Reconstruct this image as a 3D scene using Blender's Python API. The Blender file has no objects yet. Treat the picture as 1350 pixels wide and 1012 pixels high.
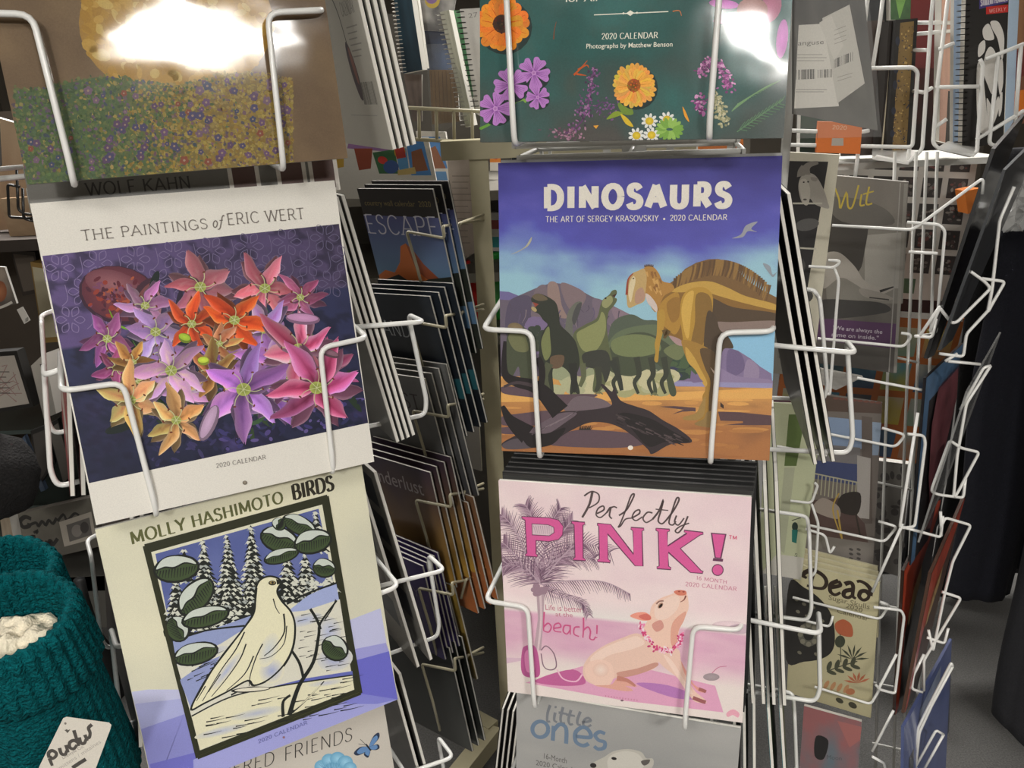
import bpy, math, random
from mathutils import Vector, Matrix, noise

# ------------------------------------------------------------------ camera, world, light, exposure
scene = bpy.context.scene
COL = scene.collection
EYE = Vector((0.0, 0.0, 1.5))
CAM_R = Vector((.99897, -.01481, -.04298))
CAM_U = Vector((.04546, .32548, .94446))
CAM_F = Vector((0.0, .94543, -.32581))
FOCAL = 1130.0                                  # pixels, for a 1350 x 1012 frame

cam_data = bpy.data.cameras.new('camera')
cam_data.sensor_fit = 'HORIZONTAL'
cam_data.sensor_width = 36.0
cam_data.lens = 36.0 * FOCAL / 1350.0
cam_data.clip_start = 0.02
cam = bpy.data.objects.new('camera', cam_data)
COL.objects.link(cam)
cam.matrix_world = Matrix((
    (CAM_R.x, CAM_U.x, -CAM_F.x, EYE.x),
    (CAM_R.y, CAM_U.y, -CAM_F.y, EYE.y),
    (CAM_R.z, CAM_U.z, -CAM_F.z, EYE.z),
    (0, 0, 0, 1)))
scene.camera = cam

world = bpy.data.worlds.new('shop_air')
world.use_nodes = True
wb = world.node_tree.nodes['Background']
wb.inputs[0].default_value = (1.0, .95, .89, 1)
wb.inputs[1].default_value = .22
scene.world = world

scene.view_settings.view_transform = 'Standard'
scene.view_settings.look = 'None'
scene.view_settings.gamma = 1.0
scene.view_settings.exposure = 0.45
scene.view_settings.use_curve_mapping = False

LIGHT_COLOR = (1.0, .97, .93)
# x, y, strength, half width x, half width y : two troffers placed from their glare, then three added panels (z = 2.75)
CEILING_LIGHTS = [(1.45, -1.98, 62, .34, .30), (-.51, -2.75, 150, .10, .42), (-.75, -1.25, 12, .45, .45),  # third panel is added, so brightness falls off down the racks
                  (1.0, 2.7, 32, .6, .3), (-1.6, 2.7, 30, .6, .3)]  # both rear panels are added to brighten the background

# ------------------------------------------------------------------ helpers
def lin(v):
    v /= 255.0
    return v / 12.92 if v <= .04045 else ((v + .055) / 1.055) ** 2.4

def srgb(c, gain=1.0):
    return tuple(min(.92, lin(x) * gain) for x in c) + (1.0,)

def ray(px, py):
    d = CAM_R * ((px - 675) / FOCAL) + CAM_U * ((506 - py) / FOCAL) + CAM_F
    return d.normalized()

def at(px, py, Y):
    """The point of the shop seen at (px, py) in the photograph, standing at depth Y."""
    d = ray(px, py)
    return EYE + d * (Y / d.y)

def on_plane(px, py, P, n):
    d = ray(px, py)
    return EYE + d * ((P - EYE).dot(n) / d.dot(n))

def tag(o, label=None, cat=None, group=None, kind=None):
    if label: o['label'] = label
    if cat: o['category'] = cat
    if group: o['group'] = group
    if kind: o['kind'] = kind
    return o

def empty(name, loc=(0, 0, 0), mat=None):
    o = bpy.data.objects.new(name, None)
    COL.objects.link(o)
    o.empty_display_size = .03
    if mat is not None: o.matrix_world = mat
    else: o.location = loc
    return o

def link_mesh(name, me, parent=None, loc=None):
    o = bpy.data.objects.new(name, me)
    COL.objects.link(o)
    if parent is not None: o.parent = parent
    if loc is not None: o.location = loc
    return o

def cal_matrix(pos, yaw, lean, rho=0.0):
    """Frame of an upright card: x across, y up its face, z out of the face. Angles in degrees."""
    y, l, r = math.radians(yaw), math.radians(lean), math.radians(rho)
    a = Vector((math.cos(y), math.sin(y), 0))
    n = Vector((math.sin(y), -math.cos(y), 0))
    b = Vector((0, 0, 1)) * math.cos(l) - n * math.sin(l)
    a2 = a * math.cos(r) + b * math.sin(r)
    b2 = b * math.cos(r) - a * math.sin(r)
    m = a2.cross(b2)
    return Matrix(((a2.x, b2.x, m.x, pos[0]), (a2.y, b2.y, m.y, pos[1]), (a2.z, b2.z, m.z, pos[2]), (0, 0, 0, 1)))

# ------------------------------------------------------------------ materials
MATS = {}
def mat(name, col=(200, 200, 200), rough=.5, metal=0.0, coat=0.0, coat_rough=.1, noise_scale=0.0, noise_amt=0.0,
        bump=0.0, bump_scale=40.0, spec=.5, attr=False, coat_bump=0.0, coat_scale=8.0, gain=1.0, alpha=None, trans=0.0, ior=1.45,
        emit=None, sheen=0.0, detail=3.0):
    if name in MATS: return MATS[name]
    m = bpy.data.materials.new(name)
    m.use_nodes = True
    nt = m.node_tree
    p = nt.nodes['Principled BSDF']
    p.inputs['Roughness'].default_value = rough
    p.inputs['Metallic'].default_value = metal
    p.inputs['Coat Weight'].default_value = coat
    p.inputs['Coat Roughness'].default_value = coat_rough
    p.inputs['Specular IOR Level'].default_value = spec
    p.inputs['IOR'].default_value = ior
    p.inputs['Transmission Weight'].default_value = trans
    if sheen:
        p.inputs['Sheen Weight'].default_value = sheen
    tc = nt.nodes.new('ShaderNodeTexCoord')
    src = None
    if attr:
        a = nt.nodes.new('ShaderNodeVertexColor')
        a.layer_name = 'Print'
        src = a.outputs['Color']
    if noise_amt:
        nz = nt.nodes.new('ShaderNodeTexNoise')
        nz.inputs['Scale'].default_value = noise_scale
        nz.inputs['Detail'].default_value = detail
        nt.links.new(tc.outputs['Object'], nz.inputs['Vector'])
        mr = nt.nodes.new('ShaderNodeMapRange')
        mr.inputs['From Min'].default_value = .25
        mr.inputs['From Max'].default_value = .75
        mr.inputs['To Min'].default_value = 1 - noise_amt
        mr.inputs['To Max'].default_value = 1 + noise_amt
        nt.links.new(nz.outputs['Fac'], mr.inputs['Value'])
        mx = nt.nodes.new('ShaderNodeMix')
        mx.data_type = 'RGBA'
        mx.blend_type = 'MULTIPLY'
        mx.inputs['Factor'].default_value = 1.0
        if src is not None: nt.links.new(src, mx.inputs[6])
        else: mx.inputs[6].default_value = srgb(col, gain)
        nt.links.new(mr.outputs['Result'], mx.inputs[7])
        src = mx.outputs[2]
    if src is not None: nt.links.new(src, p.inputs['Base Color'])
    else: p.inputs['Base Color'].default_value = srgb(col, gain)
    if bump:
        nz = nt.nodes.new('ShaderNodeTexNoise')
        nz.inputs['Scale'].default_value = bump_scale
        nz.inputs['Detail'].default_value = 4
        nt.links.new(tc.outputs['Object'], nz.inputs['Vector'])
        b = nt.nodes.new('ShaderNodeBump')
        b.inputs['Strength'].default_value = bump
        b.inputs['Distance'].default_value = .01
        nt.links.new(nz.outputs['Fac'], b.inputs['Height'])
        nt.links.new(b.outputs['Normal'], p.inputs['Normal'])
    if coat_bump:
        nz = nt.nodes.new('ShaderNodeTexNoise')
        nz.inputs['Scale'].default_value = coat_scale
        nz.inputs['Detail'].default_value = 2
        nt.links.new(tc.outputs['Object'], nz.inputs['Vector'])
        b = nt.nodes.new('ShaderNodeBump')
        b.inputs['Strength'].default_value = coat_bump
        b.inputs['Distance'].default_value = .01
        nt.links.new(nz.outputs['Fac'], b.inputs['Height'])
        nt.links.new(b.outputs['Normal'], p.inputs['Coat Normal'])
    if emit:
        p.inputs['Emission Color'].default_value = tuple(emit[0]) + (1,)
        p.inputs['Emission Strength'].default_value = emit[1]
    MATS[name] = m
    return m

def film_mat(name='clear_film', tint=(.95, .95, .95), gloss=.25, rough=.08, cover=.12):
    """Thin clear plastic: mostly lets light straight through, with a glossy and slightly milky skin."""
    if name in MATS: return MATS[name]
    m = bpy.data.materials.new(name)
    m.use_nodes = True
    nt = m.node_tree
    nt.nodes.remove(nt.nodes['Principled BSDF'])
    out = nt.nodes['Material Output']
    tr = nt.nodes.new('ShaderNodeBsdfTransparent')
    tr.inputs[0].default_value = tint + (1,)
    p = nt.nodes.new('ShaderNodeBsdfPrincipled')
    p.inputs['Base Color'].default_value = (.6, .6, .58, 1)
    p.inputs['Roughness'].default_value = rough
    p.inputs['Coat Weight'].default_value = gloss
    nz = nt.nodes.new('ShaderNodeTexNoise')
    nz.inputs['Scale'].default_value = 14
    tc = nt.nodes.new('ShaderNodeTexCoord')
    nt.links.new(tc.outputs['Object'], nz.inputs['Vector'])
    b = nt.nodes.new('ShaderNodeBump')
    b.inputs['Strength'].default_value = .35
    b.inputs['Distance'].default_value = .02
    nt.links.new(nz.outputs['Fac'], b.inputs['Height'])
    nt.links.new(b.outputs['Normal'], p.inputs['Normal'])
    mx = nt.nodes.new('ShaderNodeMixShader')
    mx.inputs[0].default_value = cover
    nt.links.new(tr.outputs[0], mx.inputs[1])
    nt.links.new(p.outputs[0], mx.inputs[2])
    nt.links.new(mx.outputs[0], out.inputs['Surface'])
    MATS[name] = m
    return m

WIRE = mat('white_coated_wire', (232, 231, 226), .35, coat=.4, gain=1.0)
GREYWIRE = mat('grey_white_wire', (205, 204, 198), .4, coat=.3)
CREAM = mat('cream_enamel', (176, 168, 138), .4, coat=.2, noise_scale=30, noise_amt=.06)
BLACKWIRE = mat('black_wire', (30, 28, 26), .35, coat=.3)
PAPER = mat('white_paper', (226, 222, 212), .8, noise_scale=60, noise_amt=.04)
PRINT = mat('printed_card_in_film', attr=True, rough=.55, spec=.3, coat=.9, coat_rough=.07, noise_scale=900, noise_amt=.08, coat_bump=.06, coat_scale=9)
PRINT_MATT = mat('printed_card', attr=True, rough=.5, coat=.35, coat_rough=.22, noise_scale=900, noise_amt=.07, coat_bump=.06, coat_scale=7)
PRINT_SHINY = mat('printed_card_tight_film', attr=True, rough=.6, spec=.25, coat=1.0, coat_rough=.075, noise_scale=700, noise_amt=.1, coat_bump=.13, coat_scale=9)

# ------------------------------------------------------------------ mesh building
class MB:
    def __init__(s):
        s.v, s.f, s.mi, s.smooth = [], [], [], []
    def add(s, verts, faces, mi=0, smooth=False):
        o = len(s.v)
        s.v += [tuple(p) for p in verts]
        for f in faces:
            s.f.append(tuple(i + o for i in f)); s.mi.append(mi); s.smooth.append(smooth)
    def box(s, c, d, M=None, mi=0):
        x, y, z = (k / 2 for k in d)
        vs = [Vector((c[0] + i * x, c[1] + j * y, c[2] + k * z)) for i in (-1, 1) for j in (-1, 1) for k in (-1, 1)]
        if M is not None: vs = [M @ p for p in vs]
        s.add(vs, [(0, 1, 3, 2), (4, 6, 7, 5), (0, 4, 5, 1), (2, 3, 7, 6), (0, 2, 6, 4), (1, 5, 7, 3)], mi)
    def hexa(s, pts, mi=0):
        """Eight points: bottom four then top four, both counter-clockwise."""
        s.add(pts, [(3, 2, 1, 0), (4, 5, 6, 7), (0, 1, 5, 4), (1, 2, 6, 5), (2, 3, 7, 6), (3, 0, 4, 7)], mi)
    def tube(s, path, r, n=8, closed=False, mi=0, r_end=None):
        P = [Vector(p) for p in path]
        if closed: P = P + [P[0]]
        N = len(P)
        rings = []
        t0 = (P[1] - P[0]).normalized()
        ref = Vector((0, 0, 1)) if abs(t0.z) < .9 else Vector((1, 0, 0))
        u = t0.cross(ref).normalized()
        for i in range(N):
            if i == 0: t = t0
            elif i == N - 1: t = (P[-1] - P[-2]).normalized()
            else: t = ((P[i] - P[i - 1]).normalized() + (P[i + 1] - P[i]).normalized())
            if t.length < 1e-6: t = (P[i] - P[i - 1])
            t.normalize()
            u = (u - t * u.dot(t))
            if u.length < 1e-6: u = t.orthogonal()
            u.normalize()
            w = t.cross(u)
            rr = r if r_end is None else r + (r_end - r) * i / (N - 1)
            rings.append([P[i] + (u * math.cos(k * 2 * math.pi / n) + w * math.sin(k * 2 * math.pi / n)) * rr for k in range(n)])
        o = len(s.v)
        vs = [p for q in rings for p in q]
        fs = [(i * n + k, i * n + (k + 1) % n, (i + 1) * n + (k + 1) % n, (i + 1) * n + k) for i in range(N - 1) for k in range(n)]
        if not closed:
            fs.append(tuple(range(n - 1, -1, -1)))
            fs.append(tuple((N - 1) * n + k for k in range(n)))
        s.add(vs, fs, mi, True)
    def lathe(s, prof, n=24, M=None, mi=0, smooth=True):
        vs = []
        for r, z in prof:
            for k in range(n):
                a = 2 * math.pi * k / n
                p = Vector((r * math.cos(a), r * math.sin(a), z))
                vs.append(M @ p if M is not None else p)
        fs = [(i * n + k, i * n + (k + 1) % n, (i + 1) * n + (k + 1) % n, (i + 1) * n + k) for i in range(len(prof) - 1) for k in range(n)]
        fs.append(tuple(range(n - 1, -1, -1)))
        fs.append(tuple((len(prof) - 1) * n + k for k in range(n)))
        s.add(vs, fs, mi, smooth)
    def mesh(s, name, mats):
        me = bpy.data.meshes.new(name)
        me.from_pydata(s.v, [], s.f)
        for m in (mats if isinstance(mats, (list, tuple)) else [mats]): me.materials.append(m)
        me.polygons.foreach_set('material_index', s.mi)
        me.polygons.foreach_set('use_smooth', s.smooth)
        me.update()
        return me
    def build(s, name, mats, parent=None, loc=None):
        return link_mesh(name, s.mesh(name, mats), parent, loc)

def fillet(path, r, n=4):
    """Round the corners of a bent wire."""
    P = [Vector(p) for p in path]
    out = [P[0]]
    for i in range(1, len(P) - 1):
        a, b, c = P[i - 1], P[i], P[i + 1]
        d1, d2 = (a - b), (c - b)
        k = min(r, d1.length * .45, d2.length * .45)
        p, q = b + d1.normalized() * k, b + d2.normalized() * k
        for j in range(n + 1):
            t = j / n
            out.append(p * (1 - t) ** 2 + b * 2 * t * (1 - t) + q * t * t)
    out.append(P[-1])
    return out

def catmull(P, closed=False, n=6):
    P = [tuple(p) for p in P]
    N = len(P)
    if N < 3: return P
    out = []
    for i in range(N if closed else N - 1):
        if closed: a, b, c, d = P[(i - 1) % N], P[i], P[(i + 1) % N], P[(i + 2) % N]
        else: a, b, c, d = P[max(i - 1, 0)], P[i], P[i + 1], P[min(i + 2, N - 1)]
        for j in range(n):
            t = j / n
            out.append(tuple(.5 * (2 * b[k] + (c[k] - a[k]) * t + (2 * a[k] - 5 * b[k] + 4 * c[k] - d[k]) * t * t
                                   + (3 * b[k] - a[k] - 3 * c[k] + d[k]) * t ** 3) for k in range(len(b))))
    if not closed: out.append(P[-1])
    return out

def mixc(a, b, t):
    t = max(0, min(1, t))
    return tuple(x + (y - x) * t for x, y in zip(a, b))

def fbm(x, y, s=1.0, o=3, seed=0.0):
    v, a = 0.0, .5
    for i in range(o):
        v += a * noise.noise(Vector((x * s + seed, y * s - seed, seed * 1.7 + i)))
        s *= 2; a *= .5
    return v
# ------------------------------------------------------------------ letters drawn as strokes (cap height 1)
def _o(cx, cy, rx, ry, n=14, a0=0.0, a1=360.0):
    return [(cx + rx * math.cos(math.radians(a0 + (a1 - a0) * i / n)), cy + ry * math.sin(math.radians(a0 + (a1 - a0) * i / n))) for i in range(n + 1)]

GL = {   # letter: (advance, straight strokes, curved strokes)
 'A': (.80, [[(.02,0),(.39,1)],[(.39,1),(.76,0)],[(.15,.33),(.63,.33)]], []),
 'B': (.70, [[(.12,0),(.12,1)]], [[(.12,1),(.36,1),(.52,.93),(.57,.77),(.52,.6),(.36,.53),(.12,.53)],[(.12,.53),(.4,.53),(.58,.45),(.64,.27),(.57,.09),(.4,0),(.12,0)]]),
 'C': (.78, [], [_o(.43,.5,.36,.5,14,42,318)]),
 'D': (.82, [[(.12,0),(.12,1)]], [[(.12,1),(.36,1),(.58,.92),(.72,.72),(.75,.5),(.72,.28),(.58,.08),(.36,0),(.12,0)]]),
 'E': (.64, [[(.12,0),(.12,1)],[(.12,1),(.56,1)],[(.12,.52),(.48,.52)],[(.12,0),(.58,0)]], []),
 'F': (.60, [[(.12,0),(.12,1)],[(.12,1),(.56,1)],[(.12,.5),(.48,.5)]], []),
 'G': (.84, [[(.76,.44),(.76,.1)],[(.5,.44),(.76,.44)]], [_o(.43,.5,.36,.5,14,42,322)]),
 'H': (.82, [[(.12,0),(.12,1)],[(.70,0),(.70,1)],[(.12,.52),(.70,.52)]], []),
 'I': (.30, [[(.15,0),(.15,1)]], []),
 'K': (.76, [[(.12,0),(.12,1)],[(.66,1),(.14,.42)],[(.28,.58),(.70,0)]], []),
 'L': (.60, [[(.12,0),(.12,1)],[(.12,0),(.56,0)]], []),
 'M': (1.0, [[(.12,0),(.14,1)],[(.14,1),(.5,.12)],[(.5,.12),(.86,1)],[(.86,1),(.88,0)]], []),
 'N': (.84, [[(.12,0),(.12,1)],[(.12,1),(.72,0)],[(.72,0),(.72,1)]], []),
 'O': (.88, [], [_o(.44,.5,.38,.5,18)]),
 'P': (.66, [[(.12,0),(.12,1)]], [[(.12,1),(.4,1),(.55,.92),(.6,.74),(.55,.56),(.4,.48),(.12,.48)]]),
 'R': (.72, [[(.12,0),(.12,1)],[(.36,.48),(.67,0)]], [[(.12,1),(.4,1),(.55,.92),(.6,.74),(.55,.56),(.4,.48),(.12,.48)]]),
 'S': (.62, [], [[(.53,.82),(.43,.96),(.29,1),(.14,.93),(.09,.76),(.16,.61),(.31,.53),(.47,.44),(.55,.27),(.48,.08),(.3,0),(.14,.04),(.06,.19)]]),
 'T': (.70, [[(.35,0),(.35,1)],[(.03,1),(.67,1)]], []),
 'U': (.80, [], [[(.12,1),(.12,.6),(.12,.32),(.18,.1),(.39,0),(.60,.1),(.66,.32),(.66,.6),(.66,1)]]),
 'V': (.76, [[(.02,1),(.38,0)],[(.38,0),(.74,1)]], []),
 'W': (1.1, [[(.02,1),(.29,0)],[(.29,0),(.55,1)],[(.55,1),(.81,0)],[(.81,0),(1.08,1)]], []),
 'Y': (.72, [[(.02,1),(.36,.46)],[(.70,1),(.36,.46)],[(.36,.46),(.36,0)]], []),
 '2': (.58, [[(.07,0),(.53,0)]], [[(.07,.76),(.13,.94),(.29,1),(.45,.93),(.5,.75),(.42,.55),(.25,.28),(.07,0)]]),
 '0': (.62, [], [_o(.31,.5,.24,.5,16)]),
 '1': (.40, [[(.22,0),(.22,1)],[(.22,1),(.08,.84)]], []),
 '6': (.58, [], [_o(.29,.3,.22,.3,14),[(.5,.95),(.3,.9),(.12,.62),(.07,.3)]]),
 '-': (.40, [[(.06,.42),(.34,.42)]], []),
 '.': (.30, [[(.15,0),(.15,.02)]], []),
 '*': (.60, [], [_o(.3,.42,.06,.06,8)]),
 '!': (.34, [[(.17,1),(.17,.3)],[(.17,.1),(.17,0)]], []),
 'o': (.52, [], [_o(.26,.3,.2,.3,14)]),
 'f': (.42, [[(.04,.58),(.40,.58)]], [[(.5,.92),(.42,1),(.33,.95),(.28,.75),(.2,.2),(.14,-.1),(.02,-.22),(-.06,-.16)]]),
 'e': (.50, [[(.07,.32),(.44,.32)]], [_o(.26,.3,.2,.3,12,5,320)]),
 'n': (.54, [[(.1,0),(.1,.6)]], [[(.1,.38),(.2,.56),(.33,.6),(.43,.5),(.44,.3),(.44,0)]]),
 's': (.42, [], [[(.36,.5),(.27,.6),(.13,.58),(.07,.46),(.15,.35),(.28,.29),(.36,.17),(.28,.02),(.14,0),(.05,.1)]]),
 'l': (.24, [[(.12,0),(.12,1)]], []),
 'i': (.24, [[(.12,0),(.12,.6)],[(.12,.8),(.12,.86)]], []),
 't': (.40, [[(.05,.6),(.36,.6)]], [[(.18,.95),(.18,.5),(.19,.15),(.25,.02),(.36,.04)]]),
 'p': (.56, [[(.1,-.32),(.1,.6)]], [_o(.29,.3,.2,.3,14)]),
 'u': (.56, [[(.44,0),(.44,.6)]], [[(.1,.6),(.1,.3),(.12,.08),(.24,0),(.38,.08),(.44,.24)]]),
 'd': (.56, [[(.46,0),(.46,1)]], [_o(.26,.3,.2,.3,14)]),
 'v': (.5, [[(.04,.6),(.25,0)],[(.25,0),(.46,.6)]], []),
 'a': (.54, [[(.44,0),(.44,.6)]], [_o(.25,.3,.19,.3,14)]),
 'w': (.74, [[(.02,.6),(.2,0)],[(.2,0),(.37,.6)],[(.37,.6),(.54,0)],[(.54,0),(.72,.6)]], []),
 'c': (.46, [], [_o(.26,.3,.2,.3,12,45,315)]),
 'r': (.36, [[(.1,0),(.1,.6)]], [[(.1,.35),(.17,.52),(.33,.58)]]),
}

class Art:
    """Flat coloured print on a card: shapes are laid over each other in the plane of the cover."""
    DZ = 8.0e-7
    def __init__(s, w, h, M=None, z0=.0024, gain=1.0, dy=0.0):
        s.w, s.h, s.M, s.z, s.gain = w, h, M, z0, gain
        s.v, s.f, s.c = [], [], []
        s.k = 0; s.zb = z0
        s.mp = None
        if M is not None:
            s.o = M @ Vector((0, 0, z0)); s.n = M.to_3x3() @ Vector((0, 0, 1)); s.Mi = M.inverted()
    def cyc(s, k=0):
        """Scattered marks share k levels (k = 0 ends the scatter), so a field of thousands stays as thin as ink."""
        if s.k: s.z = s.zb + (s.k + 1) * s.DZ
        s.k, s.ci, s.zb = k, 0, s.z
    def use(s, x0, y0, k):
        s.mp = (x0, y0, k); return s
    def uv(s):
        s.mp = None; return s
    def L(s, p):
        if s.mp is None: return ((p[0] - .5) * s.w, p[1] * s.h)       # fractions of the card, y up
        q = s.Mi @ on_plane(s.mp[0] + p[0] * s.mp[2], s.mp[1] + p[1] * s.mp[2], s.o, s.n)
        return (max(-s.w / 2, min(s.w / 2, q.x)), max(0, min(s.h, q.y)))
    def raw(s, pts, faces, cols):
        o = len(s.v)
        if s.k:
            s.ci += 1; s.z = s.zb + (s.ci % s.k + 1) * s.DZ
        else: s.z += s.DZ
        s.v += [(p[0], p[1], s.z) for p in pts]
        for f in faces:
            s.f.append(tuple(i + o for i in f))
        s.c += [srgb(c, s.gain) for c in cols]
    @staticmethod
    def ccw(pts):
        return sum(pts[i - 1][0] * pts[i][1] - pts[i][0] * pts[i - 1][1] for i in range(len(pts))) > 0
    def lpoly(s, pts, col, fn=None):
        if len(pts) < 3: return
        if not s.ccw(pts): pts = pts[::-1]
        s.raw(pts, [tuple(range(len(pts)))], [fn(*p) for p in pts] if fn else [col] * len(pts))
    def poly(s, pts, col, smooth=False, cols=None):
        if cols is not None:
            q = [s.L(p) for p in pts]; cc = list(cols)
            if not s.ccw(q): q = q[::-1]; cc = cc[::-1]
            s.raw(q, [tuple(range(len(q)))], cc); return
        if smooth: pts = catmull(pts, True, 5)
        s.lpoly([s.L(p) for p in pts], col)
    def card(s, col):
        w, h = s.w / 2, s.h
        s.raw([(-w, 0), (w, 0), (w, h), (-w, h)], [(0, 1, 2, 3)], [col] * 4)
    def grid(s, quad, fn, nx=24, ny=24):
        """Colour field over a quad (TL, TR, BR, BL); fn(u, v) with v down."""
        q = [Vector(s.L(p)).to_3d() if False else s.L(p) for p in quad]
        pts, cols = [], []
        for j in range(ny + 1):
            for i in range(nx + 1):
                u, v = i / nx, j / ny
                x = (q[0][0] * (1 - u) + q[1][0] * u) * (1 - v) + (q[3][0] * (1 - u) + q[2][0] * u) * v
                y = (q[0][1] * (1 - u) + q[1][1] * u) * (1 - v) + (q[3][1] * (1 - u) + q[2][1] * u) * v
                pts.append((x, y)); cols.append(fn(u, v))
        fs = [(j * (nx + 1) + i, (j + 1) * (nx + 1) + i, (j + 1) * (nx + 1) + i + 1, j * (nx + 1) + i + 1) for j in range(ny) for i in range(nx)]
        s.raw(pts, fs, cols)
    def ell(s, cx, cy, rx, ry=None, rot=0.0, col=(255, 255, 255), mid=None, n=18, a0=0, a1=360):
        ry = rx if ry is None else ry
        r = math.radians(rot)
        full = a1 - a0 == 360
        pts = []
        for i in range(n if full else n + 1):
            a = math.radians(a0 + (a1 - a0) * i / n)
            x, y = rx * math.cos(a), ry * math.sin(a)
            pts.append(s.L((cx + x * math.cos(r) - y * math.sin(r), cy + x * math.sin(r) + y * math.cos(r))))
        if not s.ccw(pts): pts = pts[::-1]
        if mid is None or not full: s.raw(pts, [tuple(range(len(pts)))], [col] * len(pts)); return
        k = len(pts)
        s.raw(pts + [s.L((cx, cy))], [(i, (i + 1) % k, k) for i in range(k)], [col] * k + [mid])
    def lstroke(s, P, w0, col, w1=None, wf=None):
        P = [p for i, p in enumerate(P) if i == 0 or math.dist(p, P[i - 1]) > 1e-6]
        N = len(P)
        if N < 2: return
        lf, rt = [], []
        for i in range(N):
            a, b = P[max(i - 1, 0)], P[min(i + 1, N - 1)]
            dx, dy = b[0] - a[0], b[1] - a[1]
            l = math.hypot(dx, dy) or 1e-9
            w = (w0 + ((w0 if w1 is None else w1) - w0) * i / (N - 1)) if wf is None else wf(dx / l, dy / l, i / (N - 1))
            k = w / 2
            if 0 < i < N - 1:
                d1 = (P[i][0] - a[0], P[i][1] - a[1]); d2 = (b[0] - P[i][0], b[1] - P[i][1])
                cs = (d1[0] * d2[0] + d1[1] * d2[1]) / ((math.hypot(*d1) * math.hypot(*d2)) or 1e-9)
                k /= max(.5, math.sqrt(max(0, (1 + cs) / 2)))
            lf.append((P[i][0] - dy / l * k, P[i][1] + dx / l * k)); rt.append((P[i][0] + dy / l * k, P[i][1] - dx / l * k))
        s.raw(rt + lf, [(i, i + 1, N + i + 1, N + i) for i in range(N - 1)], [col] * (2 * N))
    def px(s):
        """Local length of one drawing unit near the middle of the card."""
        if s.mp is None: return s.w
        a, b = s.L((400, 400)), s.L((410, 400))
        return math.dist(a, b) / 10 or 1e-4
    def stroke(s, pts, w0, col, w1=None, smooth=True, k=None):
        k = s.unit if k is None else k
        if smooth: pts = catmull(pts, False, 5)
        s.lstroke([s.L(p) for p in pts], w0 * k, col, None if w1 is None else w1 * k)
    def set_unit(s, p):
        a, b = s.L(p), s.L((p[0] + 10, p[1]))
        s.unit = math.dist(a, b) / 10
    def text(s, txt, p0, p1, cap, col, thin=.08, thick=.13, serif=0.0, slant=0.0, gap=.10, edge=None, edge_w=.05):
        """Lettering whose baseline runs p0 -> p1; cap is the letter height in drawing units."""
        a, b = Vector(s.L(p0)), Vector(s.L(p1))
        e = (b - a); ln = e.length; e.normalize(); nn = Vector((-e.y, e.x))
        s.set_unit(p0)
        H = cap * s.unit
        tot = sum((GL[c][0] + gap) if c != ' ' else .42 for c in txt) - gap
        sx = ln / tot
        layers = [(edge, edge_w)] if edge else []
        layers.append((col, 0))
        for colr, grow in layers:
            x = 0.0
            for c in txt:
                if c == ' ': x += .42; continue
                adv, st, cu = GL[c]
                def T(p, x=x):
                    q = a + e * ((x + p[0]) * sx + slant * p[1] * H) + nn * (p[1] * H)
                    return (q.x, q.y)
                def wf(dx, dy, t):
                    d = abs(dx * nn.x + dy * nn.y)
                    return ((thin + (thick - thin) * d) + grow) * H
                ends = []
                for q in st:
                    P = [T(p) for p in q]
                    if grow:
                        d = Vector(P[1]) - Vector(P[0]); d.normalize(); d *= grow * H * .5
                        P = [(P[0][0] - d.x, P[0][1] - d.y), (P[1][0] + d.x, P[1][1] + d.y)]
                    s.lstroke(P, 0, colr, wf=wf)
                    if serif and abs(q[0][1] - q[1][1]) > .3:
                        ends += [p for p in q if p[1] in (0, 1)]
                for q in cu:
                    s.lstroke([T(p) for p in (catmull(q, False, 4) if len(q) < 14 else q)], 0, colr, wf=wf)
                    if serif and c in 'UC' : ends += [q[0], q[-1]] if c == 'U' else []
                for p in set(ends):
                    dy = .5 * thin * (1 if p[1] == 0 else -1)
                    s.lstroke([T((p[0] - serif - grow / 2, p[1] + dy)), T((p[0] + serif + grow / 2, p[1] + dy))], (thin + grow) * H, colr)
                x += adv + gap
    def sans(s, txt, p0, p1, cap, col, bold=0.0, shear=0.0):
        a, b = Vector(s.L(p0)), Vector(s.L(p1))
        e = (b - a); ln = e.length; e.normalize(); nn = Vector((-e.y, e.x))
        s.set_unit(p0)
        vs, fs, wid, caph = font_mesh(txt, bold, shear)
        kx, ky = ln / wid, cap * s.unit / caph
        pts = [a + e * (v[0] * kx) + nn * (v[1] * ky) for v in vs]
        s.raw([(p.x, p.y) for p in pts], fs, [col] * len(pts))
    def dab(s, x, y, r, col, n=6, ry=None, rot=0):
        s.ell(x, y, r, ry, rot, col, n=n)
    def mesh(s, name, material=None, back=True):
        me = bpy.data.meshes.new(name)
        me.from_pydata(s.v, [], s.f)
        ca = me.color_attributes.new('Print', 'FLOAT_COLOR', 'POINT')
        ca.data.foreach_set('color', [x for c in s.c for x in c])
        me.materials.append(material or PRINT)
        me.update()
        return me

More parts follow.
